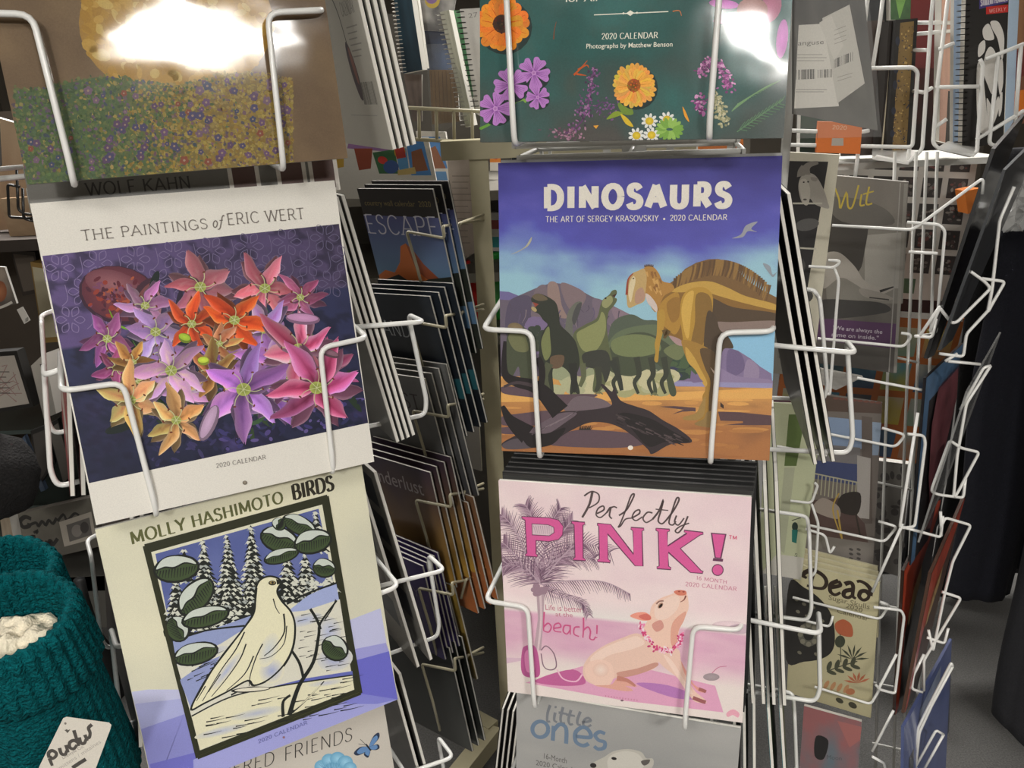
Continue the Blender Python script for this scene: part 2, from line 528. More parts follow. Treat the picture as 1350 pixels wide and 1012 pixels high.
_FM = {}
def font_mesh(txt, bold=0.0, shear=0.0):
    key = (txt, bold, shear)
    if key in _FM: return _FM[key]
    cu = bpy.data.curves.new('lettering', 'FONT')
    cu.body = txt; cu.offset = bold; cu.shear = shear; cu.resolution_u = 3
    ob = bpy.data.objects.new('lettering', cu)
    COL.objects.link(ob)
    dg = bpy.context.evaluated_depsgraph_get()
    ev = ob.evaluated_get(dg)
    me = ev.to_mesh()
    vs = [(v.co.x, v.co.y) for v in me.vertices]
    fs = []
    for p in me.polygons:
        t = tuple(p.vertices)
        q = [vs[i] for i in t]
        fs.append(t if Art.ccw(q) else t[::-1])
    ev.to_mesh_clear()
    bpy.data.objects.remove(ob); bpy.data.curves.remove(cu)
    x0 = min(v[0] for v in vs); x1 = max(v[0] for v in vs)
    vs = [(v[0] - x0, v[1]) for v in vs]
    _FM[key] = (vs, fs, x1 - x0, .73)
    return _FM[key]

# ------------------------------------------------------------------ calendars
def calendar_block(w, h, t):
    """The page block of a stapled wall calendar: thin, with slightly rounded fore-edges."""
    m = MB()
    m.box((0, h / 2, 0), (w - .001, h - .001, t))
    return m
def calendar(name, label, cat, M, w, h, art, t=.0045, back=(150, 148, 142), group=None, cover_name='cover', pages=PAPER):
    """An Empty at the foot of the card with a printed cover, the page block and a back cover."""
    root = empty(name, mat=M)
    tag(root, label, cat, group)
    link_mesh(cover_name, art if isinstance(art, bpy.types.Mesh) else art.mesh(cover_name), root)
    calendar_block(w, h, t).build('page_block', pages, root)
    b = MB(); b.box((0, h / 2, -t / 2 - .0004), (w, h, .0006))
    b.build('back_cover', mat('back_cover_%d_%d_%d' % back, back, .5, coat=.5, coat_rough=.15, coat_bump=.1), root)
    return root

def foot(center, yaw, lean, rho, h):
    """Matrix at the bottom edge of a card whose centre is given."""
    M = cal_matrix(center, yaw, lean, rho)
    return M @ Matrix.Translation((0, -h / 2, 0))
# ------------------------------------------------------------------ the room
def carpet_mat():
    m = mat('grey_carpet', (95, 94, 92), .95, noise_scale=260, noise_amt=.35, bump=.5, bump_scale=320, detail=6)
    return m
f = MB(); f.box((0, 2.0, -.02), (9.0, 12.4, .04)); tag(f.build('floor', carpet_mat()), kind='structure')
f = MB(); f.box((0, 2.0, 2.82), (9.0, 12.4, .04)); tag(f.build('ceiling', mat('ceiling_tile', (190, 186, 176), .9, noise_scale=40, noise_amt=.05)), kind='structure')
wm = mat('shop_wall', (120, 112, 100), .8, noise_scale=3, noise_amt=.08)
for nm, c, d in (('wall_back', (0, 8.2, 1.4), (9, .05, 2.84)), ('wall_left', (-4.5, 2, 1.4), (.05, 12.4, 2.84)),
                 ('wall_right', (4.5, 2, 1.4), (.05, 12.4, 2.84)), ('wall_front', (0, -4.2, 1.4), (9, .05, 2.84))):
    f = MB(); f.box(c, d); tag(f.build(nm, wm), kind='structure')
for i, (x, y, e, hx, hy) in enumerate(CEILING_LIGHTS):
    r = empty('ceiling_light', (x, y, 2.8))
    tag(r, 'recessed ceiling light panel ' + ['behind the camera to the right', 'behind the camera to the left', 'added out of view so brightness falls off down the racks', 'added beyond the right rack to light the background', 'added beyond the left rack to light the background'][i], 'light', 'ceiling light panels')
    fr = MB()
    for sx, sy, dx, dy in ((-hx - .015, 0, .03, 2 * hy + .06), (hx + .015, 0, .03, 2 * hy + .06), (0, -hy - .015, 2 * hx, .03), (0, hy + .015, 2 * hx, .03)):
        fr.box((sx, sy, -.025), (dx, dy, .05))
    fr.build('frame', mat('light_frame', (220, 220, 215), .5), r)
    df = MB(); df.add([(-hx, -hy, -.03), (hx, -hy, -.03), (hx, hy, -.03), (-hx, hy, -.03)], [(3, 2, 1, 0)])
    df.build('diffuser', mat('lit_diffuser_%d' % i, (255, 250, 240), .5, emit=(LIGHT_COLOR, e)), r)

# ------------------------------------------------------------------ revolving calendar racks
IN = .0254
def hook_path(sx, M, zc, fwd, lean, h_half=.165, back=.12, tip=.15):
    """One bent wire of a pocket: out from the body beside the card, in across its face, down, and back under."""
    l = math.radians(lean)
    def fr(u, v, off):       # a point just in front of the leaning card, v measured from the pocket centre
        return Vector((u, -(fwd - v * math.sin(l) + off), v * math.cos(l)))
    A = fr(sx * .161, -.017, .013)
    p = [Vector((sx * .157, -back, A.z + .012)), A, fr(sx * .104, -.019, .013), fr(sx * .098, -tip, .011), fr(sx * .098, -h_half - .006, .004),
         Vector((sx * .098, -back, -h_half - .001))]
    return [M @ (q + Vector((0, 0, zc))) for q in fillet(p, .013)]

def wire_rack(label, pole, tiers, faces_of, shift={}):
    root = empty('wire_calendar_rack', (pole[0], pole[1], 0))
    tag(root, label, 'rack', 'revolving wire calendar racks')
    o = Vector((pole[0], pole[1], 0))
    m = MB(); m.lathe([(.016, .03), (.016, 2.02), (.02, 2.03), (.004, 2.045)], 20); m.build('pole', GREYWIRE, root)
    m = MB(); m.lathe([(.24, 0.001), (.24, .012), (.06, .03), (.03, .05)], 40); m.build('base', GREYWIRE, root)
    for ti, ((yaw, zc), faces) in enumerate(zip(tiers, faces_of)):
        T = Matrix.Rotation(math.radians(yaw), 4, 'Z')
        b = .128
        m = MB()
        for z in (zc + .165, zc - .165):
            m.tube([T @ Vector((x, y, z)) for x, y in ((-b, -b), (b, -b), (b, b), (-b, b))], .0035, 6, True)
            m.tube([T @ Vector((-b, 0, z)), T @ Vector((b, 0, z))], .003, 6)
            m.tube([T @ Vector((0, -b, z)), T @ Vector((0, b, z))], .003, 6)
        for k in range(4):
            R = Matrix.Rotation(math.radians(yaw + 90 * k), 4, 'Z')
            for x in (-b, -.045, .045):
                c = R @ Vector((x, -b, zc))
                m.box((x, -b, zc), (.011 if x > -.1 else .008, .004, .335), R)
        tier = m.build('tier_frame', GREYWIRE, root)
        for k in faces:
            R = Matrix.Rotation(math.radians(yaw + 90 * k), 4, 'Z')
            for sx in (-1, 1):
                m = MB()
                dz, dout = shift.get((ti, k), (0, 0))
                m.tube(hook_path(sx, R, zc + dz, .215 + dout, 9 if zc > 1 else 6), .0032, 8)
                m.build('pocket_hook', WIRE, tier)
    return root

LPOLE, RPOLE = (-.415, 1.097), (.172, 1.146)
LT = [(24, 1.60), (27.3, 1.249), (30.3, .906), (30, .56)]
RT = [(-14, 1.6), (-11.1, 1.257), (-15.8, .89), (-15.6, .545)]
wire_rack('white wire revolving calendar rack on the left, holding the lily painting calendar', LPOLE, LT, [(0, 3), (0, 1, 3), (0, 1, 3), (0, 1, 3)],
          {(1, 1): (-.012, .03), (2, 1): (-.045, .03), (3, 1): (-.03, .02), (0, 3): (0, -.02), (1, 3): (0, -.055), (2, 3): (0, -.055), (3, 3): (0, -.05)})
wire_rack('white wire revolving calendar rack in the middle, holding the dinosaur calendar', RPOLE, RT, [(0,), (0, 1), (0, 1), (0, 1, 3)],
          {(0, 0): (.014, .014), (2, 0): (0, .008), (1, 1): (-.045, .03), (2, 1): (-.045, .03), (3, 1): (-.045, .03), (3, 3): (-.06, -.04)})
# ------------------------------------------------------------------ front calendars
rnd = random.Random(7)
W12, H13, H12 = 12 * IN, 13 * IN, 12 * IN

# ---- top left: generic gold and meadow design
K_M = foot((-.315, .907, 1.599), 23.9, 8, .5, H13)
A = Art(W12, H13, K_M, gain=.62).use(0, 0, 1)
A.set_unit((200, 150))
def bg(u, v):
    n = fbm(u, v, 6, 4, 3)
    return mixc((120, 98, 76), (160, 134, 100), .5 + n)
A.card((120, 94, 62))
A.uv().grid([(0, 1), (1, 1), (1, 0), (0, 0)], bg, 40, 44)
A.use(0, 0, 1)
GOLD = [(206, 160, 70), (222, 178, 88), (196, 150, 66), (230, 196, 110)]
A.ell(232, 30, 128, 100, 0, (196, 152, 76), (214, 172, 88), 40)
A.cyc(40)
for i in range(420):
    a_, q = rnd.uniform(0, 6.283), math.sqrt(rnd.random())
    A.ell(232 + 124 * q * math.cos(a_), 30 + 96 * q * math.sin(a_), rnd.uniform(4, 12), rnd.uniform(3, 9), rnd.uniform(0, 90), rnd.choice(GOLD), n=9)
A.cyc(0)
def meadow_edge(x):
    return 112 - (x - 20) * .03 + 7 * math.sin(x * .035)
MG = [(84, 116, 70), (106, 138, 84), (70, 98, 72), (122, 140, 84), (92, 122, 92), (140, 148, 90)]
MP = [(112, 78, 130), (134, 92, 150), (88, 80, 138), (150, 112, 150), (70, 80, 130)]
MY = [(186, 160, 72), (206, 186, 96), (176, 138, 66), (200, 176, 110)]
for i in range(46):
    x0, x1 = 18 + i * 8, 26.5 + i * 8; c = mixc((98, 120, 82), (152, 130, 80), (x0 - 130) / 150)
    A.poly([(x0, meadow_edge(x0)), (x1, meadow_edge(x1)), (x1, 247 - (x1 - 36) * .08), (x0, 247 - (x0 - 36) * .08)], c)
A.cyc(60)
for i in range(5200):
    x = rnd.uniform(18, 386); e = meadow_edge(x); y = rnd.uniform(e - 3, 246 - (x - 36) * .08)
    t = (x - 60) / 300 + rnd.gauss(0, .16)
    pal = MG if t < .5 else MY
    if rnd.random() < .16: pal = MP
    elif rnd.random() < .06: pal = MY
    c = rnd.choice(pal); k = rnd.uniform(.85, 1.1)
    A.ell(x, y, rnd.uniform(1.2, 3.6), rnd.uniform(1.0, 2.8), rnd.uniform(0, 90), mixc(tuple(min(255, q * k) for q in c), (112, 122, 84) if t < .5 else (158, 136, 78), .38), n=6)
A.cyc(0); A.cyc(90)
for i in range(95):
    x = rnd.uniform(30, 380); y = rnd.uniform(meadow_edge(x) + 4, 232 - (x - 36) * .07); r = rnd.uniform(3, 6)
    c = mixc(rnd.choice(MP + [(180, 84, 64)] + MP), (112, 112, 96), .3)
    for k in range(5):
        a = k * 1.257 + i
        A.ell(x + r * .6 * math.cos(a), y + r * .6 * math.sin(a), r * .5, col=c, n=7)
    A.ell(x, y, r * .3, col=(186, 160, 140), n=6)
A.cyc(0)
calendar('wall_calendar', 'wall calendar with a gold and flowery meadow cover, top pocket of the left rack', 'calendar', K_M, W12, H13,
         A.mesh('cover', PRINT_SHINY), group='front calendars of the left rack')

# ---- left, second pocket: lilies
W_M = foot((-.316, .9, 1.249), 27.3, 9.1, -.7, H13)
A = Art(W12, H13, W_M, gain=1.0).use(30, 220, .4545)
A.card((228, 224, 214))
A.set_unit((500, 500))
Q = [(57, 258), (917, 165), (1002, 742), (192, 917)]
def lilybg(u, v):
    n = fbm(u, v, 5, 4, 11); m = fbm(u, v, 22, 2, 5)
    edge = .40 - .10 * u
    if v < edge: c = mixc((96, 80, 128), (72, 62, 88), u * .9 + n * .6)
    else: c = mixc((46, 50, 84), (32, 36, 58), (v - .4) * 1.4 + n)
    if v > .62: c = mixc(c, (104, 86, 160), max(0, n + m * 1.3 - .08) * (1.2 if u > .45 else .5))
    return mixc(c, (20, 20, 34), .25 + m * .7 if m > .1 else max(0, -.25 * m))
A.grid(Q, lilybg, 70, 64)
def PQ(u, v):     # point of the printed picture
    return tuple((Q[0][k] * (1 - u) + Q[1][k] * u) * (1 - v) + (Q[3][k] * (1 - u) + Q[2][k] * u) * v for k in (0, 1))
A.cyc(30)
for j in range(4):               # damask rosettes on the painted wall
    for i in range(8):
        u, v = .05 + i * .128 + (.06 if j % 2 else 0), .06 + j * .115
        if v > .40 - .1 * u: continue
        cx, cy = PQ(u, v)
        c = mixc((132, 116, 158), (98, 92, 120), u)
        for k in range(6):
            a = k * math.pi / 3
            pts = [(cx + 10 * math.cos(a), cy + 10 * math.sin(a)), (cx + 30 * math.cos(a - .35), cy + 30 * math.sin(a - .35)), (cx + 42 * math.cos(a), cy + 42 * math.sin(a)),
                   (cx + 30 * math.cos(a + .35), cy + 30 * math.sin(a + .35)), (cx + 10 * math.cos(a), cy + 10 * math.sin(a))]
            A.stroke(pts, 2.0, c)
        A.stroke([(cx - 52, cy - 20), (cx - 44, cy + 22), (cx - 60, cy + 42)], 2, c)
A.cyc(0)
def petal(cx, cy, a, ln, wd, outer, mid, vein, bend=0.0, shade=1.0):
    ca, sa = math.cos(a), math.sin(a)
    NI, NJ = 9, 6
    pts, cols = [], []
    f1, f2 = rnd.uniform(0, 6), rnd.uniform(2.2, 4)
    for i in range(NI + 1):
        t = i / NI
        wv = (math.sin(math.pi * min(1, t * .93 + .05)) ** .75) * (1 - .25 * t)
        for j in range(NJ + 1):
            q = j / NJ * 2 - 1
            rip = 1 + .20 * math.sin(t * 9 * f2 / 3 + f1 + q * 2) * abs(q)
            x = t * ln * (1 + .03 * math.sin(q * 3 + f1)); y = q * wd * .52 * wv * rip + bend * ln * t * t
            pts.append((cx + x * ca - y * sa, cy + x * sa + y * ca))
            k = 1 - abs(q) ** 1.4
            c = mixc(outer, mid, k * (1 - .55 * t))
            c = mixc(c, vein, .55 * max(0, 1 - abs(q) * 5) * (1 - t))
            c = mixc(c, (250, 240, 244), .28 * max(0, abs(q) - .7) / .3 * (.3 + .7 * t))
            lit = shade * (1.0 + .16 * (q if ca > 0 else -q) - .30 * max(0, .32 - t) / .32)
            if rnd.random() < .22 and t < .6 and abs(q) < .6: c = mixc(c, vein, .35)
            cols.append(tuple(max(0, min(252, z * lit)) for z in c))
    L_ = [A.L(p) for p in pts]
    fs = [(i * (NJ + 1) + j, (i + 1) * (NJ + 1) + j, (i + 1) * (NJ + 1) + j + 1, i * (NJ + 1) + j + 1) for i in range(NI) for j in range(NJ)]
    if not A.ccw([L_[k] for k in fs[len(fs) // 2]]): fs = [f[::-1] for f in fs]
    A.raw(L_, fs, cols)
def lily(cx, cy, r, rot, outer, mid, vein, heart=(170, 180, 90), squash=1.0, n=6):
    dark = tuple(q * .45 for q in outer)
    for ring in (0, 1):
        for k in range(n // 2):
            a = math.radians(rot) + (k * 2 + ring) * 2 * math.pi / n + rnd.uniform(-.14, .14)
            ln = r * rnd.uniform(.86, 1.08) * (1 if abs(math.cos(a)) > .5 else squash)
            o = tuple(min(250, q * rnd.uniform(.86, 1.08)) for q in outer)
            petal(cx + 3, cy + 5, a, ln * 1.0, r * .46, dark, dark, dark, 0)
            petal(cx, cy, a, ln * rnd.uniform(.90, 1.2), r * rnd.uniform(.38, .54), o, mid if ring else mixc(mid, outer, .25), vein, rnd.uniform(-.42, .42), rnd.uniform(.72, 1.1))
    A.ell(cx, cy, r * .16, r * .14, 0, heart, mixc(heart, (60, 70, 30), .5))
    for k in range(6):
        a = math.radians(rot) + k * 1.05 + .4
        e = (cx + r * .42 * math.cos(a), cy + r * .42 * math.sin(a))
        A.stroke([(cx, cy), (cx + r * .25 * math.cos(a + .2), cy + r * .25 * math.sin(a + .2)), e], 2.2, (196, 200, 150))
        A.ell(e[0], e[1], 5, 2.6, math.degrees(a) + 60, (110, 52, 36), n=8)
# vase lying on its side
A.ell(280, 372, 120, 84, 14, (58, 34, 52))
A.ell(280, 368, 112, 78, 14, (92, 44, 58), (128, 62, 66))
A.ell(262, 340, 84, 40, 14, (112, 62, 74), (150, 98, 104))
for i in range(90):
    x, y = rnd.gauss(265, 44), rnd.gauss(372, 34)
    if ((x - 275) / 98) ** 2 + ((y - 370) / 66) ** 2 > 1: continue
    A.ell(x, y, rnd.uniform(4, 13), rnd.uniform(3, 8), rnd.uniform(0, 180), rnd.choice([(146, 58, 46), (96, 36, 50), (168, 86, 60), (76, 34, 52), (120, 70, 100)]), n=8)
A.ell(352, 392, 40, 76, 24, (66, 40, 54)); A.ell(358, 394, 30, 64, 24, (120, 70, 72)); A.ell(364, 398, 22, 52, 24, (46, 28, 34))
A.stroke([(372, 330), (398, 380), (396, 430)], 7, (160, 110, 120))
for i in range(60):              # dark foliage behind the flowers
    x, y = rnd.gauss(560, 150), rnd.gauss(600, 95)
    if y > 860 - (x - 192) * .216 or x < 250: continue
    A.ell(x, y, rnd.uniform(26, 60), rnd.uniform(9, 18), rnd.uniform(0, 180), rnd.choice([(38, 54, 40), (30, 40, 38), (52, 70, 46), (44, 38, 58)]), n=12)
A.cyc(60)
for i in range(420):
    x = rnd.uniform(330, 985); y = rnd.uniform(640, 880)
    if y > 905 - (x - 192) * .216: continue
    A.ell(x, y, rnd.uniform(5, 17), rnd.uniform(3, 7), rnd.uniform(-60, 60), mixc(rnd.choice([(104, 86, 160), (72, 64, 130), (40, 42, 76), (128, 108, 178), (30, 32, 56), (52, 54, 98)]), (40, 42, 72), .35 if x > 560 else .75), n=8)
A.cyc(0)
for x0, y0, x1, y1, w, c in ((250, 412, 318, 474, 18, (118, 168, 44)), (318, 500, 372, 545, 16, (70, 110, 50)), (640, 545, 720, 520, 20, (54, 92, 52)), (700, 385, 740, 440, 20, (70, 110, 56)),
                             (830, 470, 890, 510, 14, (84, 130, 60)), (640, 350, 655, 380, 14, (70, 110, 60)), (430, 480, 455, 520, 22, (70, 130, 50)), (660, 690, 720, 700, 40, (34, 52, 38)),
                             (470, 660, 640, 655, 50, (44, 66, 44)), (620, 745, 720, 700, 14, (60, 90, 60)), (370, 640, 420, 690, 30, (46, 66, 44))):
    mx, my = (x0 + x1) / 2 - (y1 - y0) * .18, (y0 + y1) / 2 + (x1 - x0) * .18
    A.poly([(x0, y0), (mx - (y1 - y0) * .0 + w * .3, my + w * .35), (x1, y1), (mx - w * .3, my - w * .35)], c, True)
PK, PKM = (232, 158, 184), (206, 84, 112)
LI, LIM = (206, 160, 216), (184, 128, 202)
for L_ in ((590, 560, 70, 22, (190, 140, 206), (160, 104, 186), (120, 70, 150)), (470, 640, 74, 45, (206, 160, 210), (176, 120, 190), (230, 200, 170)), (735, 660, 84, 10, (196, 146, 218), (160, 104, 196), (120, 70, 160)), (880, 590, 74, 30, (210, 110, 160), (160, 44, 96), (110, 20, 60)), (410, 540, 70, 33, (206, 166, 220), (180, 136, 204), (150, 110, 180)), (640, 500, 74, 5, (186, 140, 206), (150, 100, 180), (120, 70, 150)), (760, 610, 80, 55, (206, 120, 190), (176, 70, 140), (120, 30, 90)), (330, 620, 60, 15, (220, 170, 110), (190, 130, 80), (140, 90, 50)),
           (515, 348, 96, 20, (224, 148, 166), (206, 92, 112), (236, 180, 180)), (702, 352, 92, 50, (228, 140, 158), (204, 84, 104), (236, 180, 180)),
           (805, 378, 64, 10, (190, 110, 156), (140, 54, 88), (210, 150, 170)), (355, 402, 72, 40, (206, 150, 202), (170, 100, 150), (230, 190, 220)),
           (700, 470, 84, 15, LI, LIM, (170, 100, 180)), (245, 498, 76, 5, (190, 106, 180), (150, 64, 130), (226, 170, 210)),
           (270, 582, 58, 30, (180, 84, 140), (130, 46, 96), (210, 150, 190)), (385, 478, 86, 0, (200, 166, 222), (184, 146, 210), (150, 120, 190)),
           (320, 566, 58, 50, (206, 152, 82), (176, 112, 52), (120, 70, 40)), (490, 455, 74, 25, (232, 100, 48), (206, 70, 34), (150, 40, 20)),
           (614, 444, 88, 65, (240, 104, 44), (222, 76, 30), (160, 44, 20)), (570, 512, 58, 10, (238, 168, 118), (220, 130, 84), (180, 90, 60)),
           (548, 592, 74, 35, (206, 152, 92), (150, 96, 52), (100, 60, 36)), (735, 560, 92, 20, (190, 140, 214), (160, 110, 196), (130, 84, 170)),
           (640, 645, 122, 34, (204, 146, 222), (174, 112, 204), (120, 74, 150)), (430, 590, 98, 12, (226, 178, 222), (208, 150, 208), (236, 216, 170)),
           (800, 528, 108, 40, (232, 150, 190), (196, 52, 96), (120, 24, 60)), (852, 640, 118, 8, (232, 142, 188), (176, 40, 88), (110, 20, 60)),
           (312, 676, 94, 16, (240, 200, 124), (226, 160, 108), (190, 110, 80)), (445, 734, 82, 30, (236, 190, 128), (222, 160, 92), (150, 96, 60))):
    lily(L_[0], L_[1], L_[2] * 1.1, *L_[3:])
for cx, cy, l, w, a, c in ((540, 742, 112, 44, -66, (186, 156, 186)), (812, 440, 100, 34, 4, (190, 140, 180)), (470, 496, 38, 28, 20, (160, 190, 60)), (524, 562, 34, 26, 0, (190, 210, 70)), (890, 540, 60, 22, 20, (130, 96, 110))):
    A.ell(cx, cy, l / 2, w / 2, a, tuple(q * .7 for q in c)); A.ell(cx - 1, cy - 3, l / 2.2, w / 3, a, c, tuple(min(250, q * 1.12) for q in c))
# re-lay the white margins over anything that spilled
WH = (228, 224, 214)
A.poly([(0, 60), (910, 0), (917, 163), (57, 257)], WH) if False else None
A.text('THE PAINTINGS', (172, 214), (538, 178), 33, (112, 104, 98), .07, .085, .09)
A.text('of', (550, 176), (580, 173), 33, (112, 104, 98), .06, .09, 0, .22)
A.text('ERIC WERT', (594, 168), (818, 150), 33, (112, 104, 98), .07, .085, .09)
A.text('2020 CALENDAR', (561, 872), (705, 846), 13, (110, 104, 100), .09, .11, .1)
A.ell(644, 915, 7, 6, 0, (120, 112, 100)); A.ell(644, 914, 4, 3.4, 0, (150, 140, 124))
calendar('wall_calendar', 'white bordered wall calendar with a painting of spilled lilies, second pocket of the left rack', 'calendar', W_M, W12, H13,
         A.mesh('cover', PRINT), group='front calendars of the left rack')

# ---- left, third pocket: block print of a white bird
H_M = foot((-.314, .886, .906), 30.3, 8.2, -.3, H13)
A = Art(W12, H13, H_M, gain=1.08).use(100, 610, .397)
A.card((218, 214, 188)); A.set_unit((500, 600))
A.uv().grid([(0, 1), (1, 1), (1, 0), (0, 0)], lambda u, v: mixc((206, 204, 182), (222, 218, 190), .5 + fbm(u, v, 3, 3, 2) * 1.5), 20, 20); A.use(100, 610, .397)
for pts, c in (([(185, 760), (240, 752), (345, 752), (372, 800), (215, 880)], (186, 188, 218)), ([(215, 880), (372, 800), (400, 985), (240, 1100), (260, 1100)], (138, 140, 204)),
               ([(196, 800), (372, 780), (372, 830), (215, 884)], (166, 170, 214)),
               ([(245, 1000), (400, 960), (420, 1130), (280, 1130)], (112, 112, 196)),
               ([(390, 985), (945, 762), (1068, 786), (1080, 800), (400, 1100)], (158, 160, 216)), ([(900, 525), (1012, 482), (1032, 598), (918, 622)], (188, 190, 222)),
               ([(905, 622), (1030, 597), (1040, 625), (910, 662)], (154, 154, 212)), ([(905, 662), (1040, 625), (1070, 790), (920, 800)], (104, 104, 196)),
               ([(940, 765), (1070, 786), (1000, 800), (880, 800)], (126, 128, 204))):
    A.poly(pts, c)
A.text('MOLLY HASHIMOTO', (186, 271), (690, 131), 46, (92, 94, 54), .09, .2, .1)
A.text('BIRDS', (722, 123), (858, 89), 50, (44, 40, 28), .09, .22, .1)
fr = [(228, 275), (834, 110), (946, 764), (404, 978)]
A.poly(fr, (96, 98, 48)); A.poly([(233, 279), (830, 115), (941, 761), (407, 972)], (44, 46, 28))
A.poly([(250, 296), (818, 138), (925, 752), (412, 954)], (216, 214, 190))
A.grid([(264, 302), (806, 152), (860, 420), (320, 590)], lambda u, v: mixc((84, 95, 152), (108, 118, 170), v * .5 + fbm(u, v, 5, 3, 9)), 24, 20)
INK, SNOW = (28, 32, 28), (208, 210, 196)
def snow_tree(x, y0, y1, w):
    n = max(6, int((y1 - y0) / 15)); sk = (y1 - y0) * .06
    L_ = [(x, y0)]; R_ = []
    for i in range(n):
        t = (i + 1) / n; yy = y0 + (y1 - y0) * t
        L_ += [(x + sk * t - w * t * .5 - rnd.uniform(0, 5), yy), (x + sk * t - w * t * .3, yy - 3)]
        R_ += [(x + sk * t + w * t * .5 + rnd.uniform(0, 5), yy - 4), (x + sk * t + w * t * .3, yy - 6)]
    A.poly(L_ + R_[::-1], INK)
    A.cyc(40)
    for i in range(n):
        t = (i + .7) / n; yy = y0 + (y1 - y0) * t
        m = max(2, int(w * t / 17))
        for k in range(m):
            xx = x + sk * t + (k - (m - 1) / 2) * w * t / m + rnd.uniform(-6, 6)
            ll = rnd.uniform(6, 15); yy = y0 + (y1 - y0) * t + rnd.uniform(-4, 4)
            sd = -1 if xx < x else 1
            A.poly([(xx - ll, yy + 5 * -sd + 3), (xx - ll * .2, yy - 6), (xx + ll, yy + 5 * sd + 2), (xx + ll * .3, yy + 2), (xx, yy + 7), (xx - ll * .4, yy + 2)], SNOW if rnd.random() < .8 else (166, 172, 168))
    A.cyc(0)
for tr in ((358, 284, 400, 50), (330, 372, 520, 76), (795, 156, 300, 64), (760, 300, 450, 90), (700, 296, 470, 96), (422, 254, 560, 128), (580, 206, 500, 112), (500, 238, 560, 128), (640, 400, 500, 60), (840, 380, 430, 60)):
    snow_tree(tr[0], tr[1], tr[2], tr[3] * 1.25)
A.poly([(300, 540), (420, 560), (600, 470), (600, 540), (330, 590)], INK, True)
for i in range(60):
    x, y = rnd.uniform(310, 600), rnd.uniform(490, 550)
    A.poly([(x - 10, y + 4), (x - 2, y - 6), (x + 10, y + 2), (x, y + 5)], SNOW)
for i in range(26):
    x, y = rnd.uniform(720, 860), rnd.uniform(385, 430)
    A.poly([(x - 10, y + 4), (x - 2, y - 6), (x + 10, y + 2), (x, y + 5)], SNOW)
A.poly([(706, 490), (770, 440), (864, 396), (876, 470), (716, 520)], (158, 170, 212)); A.stroke([(700, 468), (770, 432), (866, 398)], 7, INK)
A.poly([(322, 592), (440, 556), (600, 500), (620, 600), (335, 668)], (142, 154, 196))
A.poly([(335, 668), (480, 600), (640, 500), (760, 490), (876, 452), (922, 752), (414, 950)], (214, 212, 196))
A.stroke([(318, 590), (430, 556), (560, 540)], 6, INK)
def wash(x, y, rx, ry, a, c): A.ell(x, y, rx, ry, a, (206, 206, 198), c, 20)
for q in ((760, 520, 60, 20, -14, (172, 182, 212)), (840, 560, 40, 50, 0, (178, 186, 214)), (860, 650, 60, 40, -10, (160, 168, 206)), (420, 640, 90, 16, -20, (170, 178, 208))): wash(*q)
A.poly([(640, 745), (760, 715), (918, 690), (920, 716), (780, 730), (640, 752)], (96, 104, 178))
A.poly([(345, 720), (430, 660), (480, 640), (400, 770), (382, 815)], (142, 152, 196))
A.poly([(384, 842), (520, 775), (700, 735), (918, 706), (924, 752), (414, 950)], (222, 218, 188)); A.stroke([(384, 840), (520, 774), (700, 736), (918, 704)], 5, INK)
for q in ((600, 830, 90, 16, -12, (176, 182, 200)), (480, 890, 90, 14, -14, (180, 186, 204)), (830, 730, 60, 10, -8, (190, 192, 204))): A.ell(q[0], q[1], q[2], q[3], q[4], (214, 212, 190), q[5])
A.cyc(30)
for i in range(64):
    t = rnd.random(); x = rnd.uniform(390, 900); y = 800 + rnd.uniform(-50, 130) - (x - 400) * .2
    if y < 846 - (x - 384) * .27: continue
    l = rnd.uniform(14, 90)
    A.stroke([(x, y), (x + l * .5, y - l * .09), (x + l, y - l * .22)], 4.5, INK, .6)
for i in range(46):
    x, y = rnd.uniform(735, 880), rnd.uniform(500, 690)
    l = rnd.uniform(14, 52); A.stroke([(x, y), (x + l, y - l * .2)], 3.4, INK, .6)
for i in range(26):
    x, y = rnd.uniform(345, 470), rnd.uniform(640, 740)
    l = rnd.uniform(20, 70); A.stroke([(x, y), (x + l, y - l * .42)], 4, INK, .6)
A.cyc(0)
body = [(684, 395), (668, 381), (640, 376), (612, 388), (598, 415), (596, 455), (590, 500), (560, 545), (510, 610), (450, 690), (405, 765), (383, 818), (425, 798), (500, 760), (570, 722), (592, 738), (640, 718), (690, 670), (720, 610), (727, 540), (714, 494), (682, 456), (668, 424)]
A.poly([(p[0] + (4 if p[0] > 600 else -4), p[1] + 3) for p in body], INK, True)
A.poly(body, (226, 222, 190), True)
for q in ((650, 690, 44, 40, -40, (158, 168, 206)), (500, 690, 80, 16, -52, (170, 178, 206)), (640, 620, 30, 60, 20, (196, 202, 206))):
    A.ell(q[0], q[1], q[2], q[3], q[4], (222, 218, 192), q[5])
A.stroke(body + [body[0]], 6, INK)
for pts, w in (([(600, 415), (596, 455), (588, 500), (540, 570), (470, 660), (400, 780)], 6), ([(560, 560), (530, 620), (480, 690), (420, 790)], 5), ([(565, 600), (545, 650), (500, 715), (450, 775)], 5), ([(590, 640), (560, 700), (500, 755)], 5),
               ([(620, 600), (600, 640), (580, 700), (575, 740)], 5), ([(690, 500), (692, 560), (660, 610), (625, 640)], 6), ([(655, 450), (664, 480), (676, 500)], 4), ([(700, 540), (690, 600), (650, 640), (610, 650)], 4),
               ([(515, 770), (570, 745), (640, 745)], 6), ([(480, 700), (440, 760)], 4), ([(430, 740), (400, 790)], 4), ([(668, 424), (690, 462), (716, 496)], 5)):
    A.stroke(pts, w, INK, w * .5)
A.ell(580, 752, 66, 9, -4, INK); A.ell(584, 751, 58, 6, -4, (224, 220, 200))
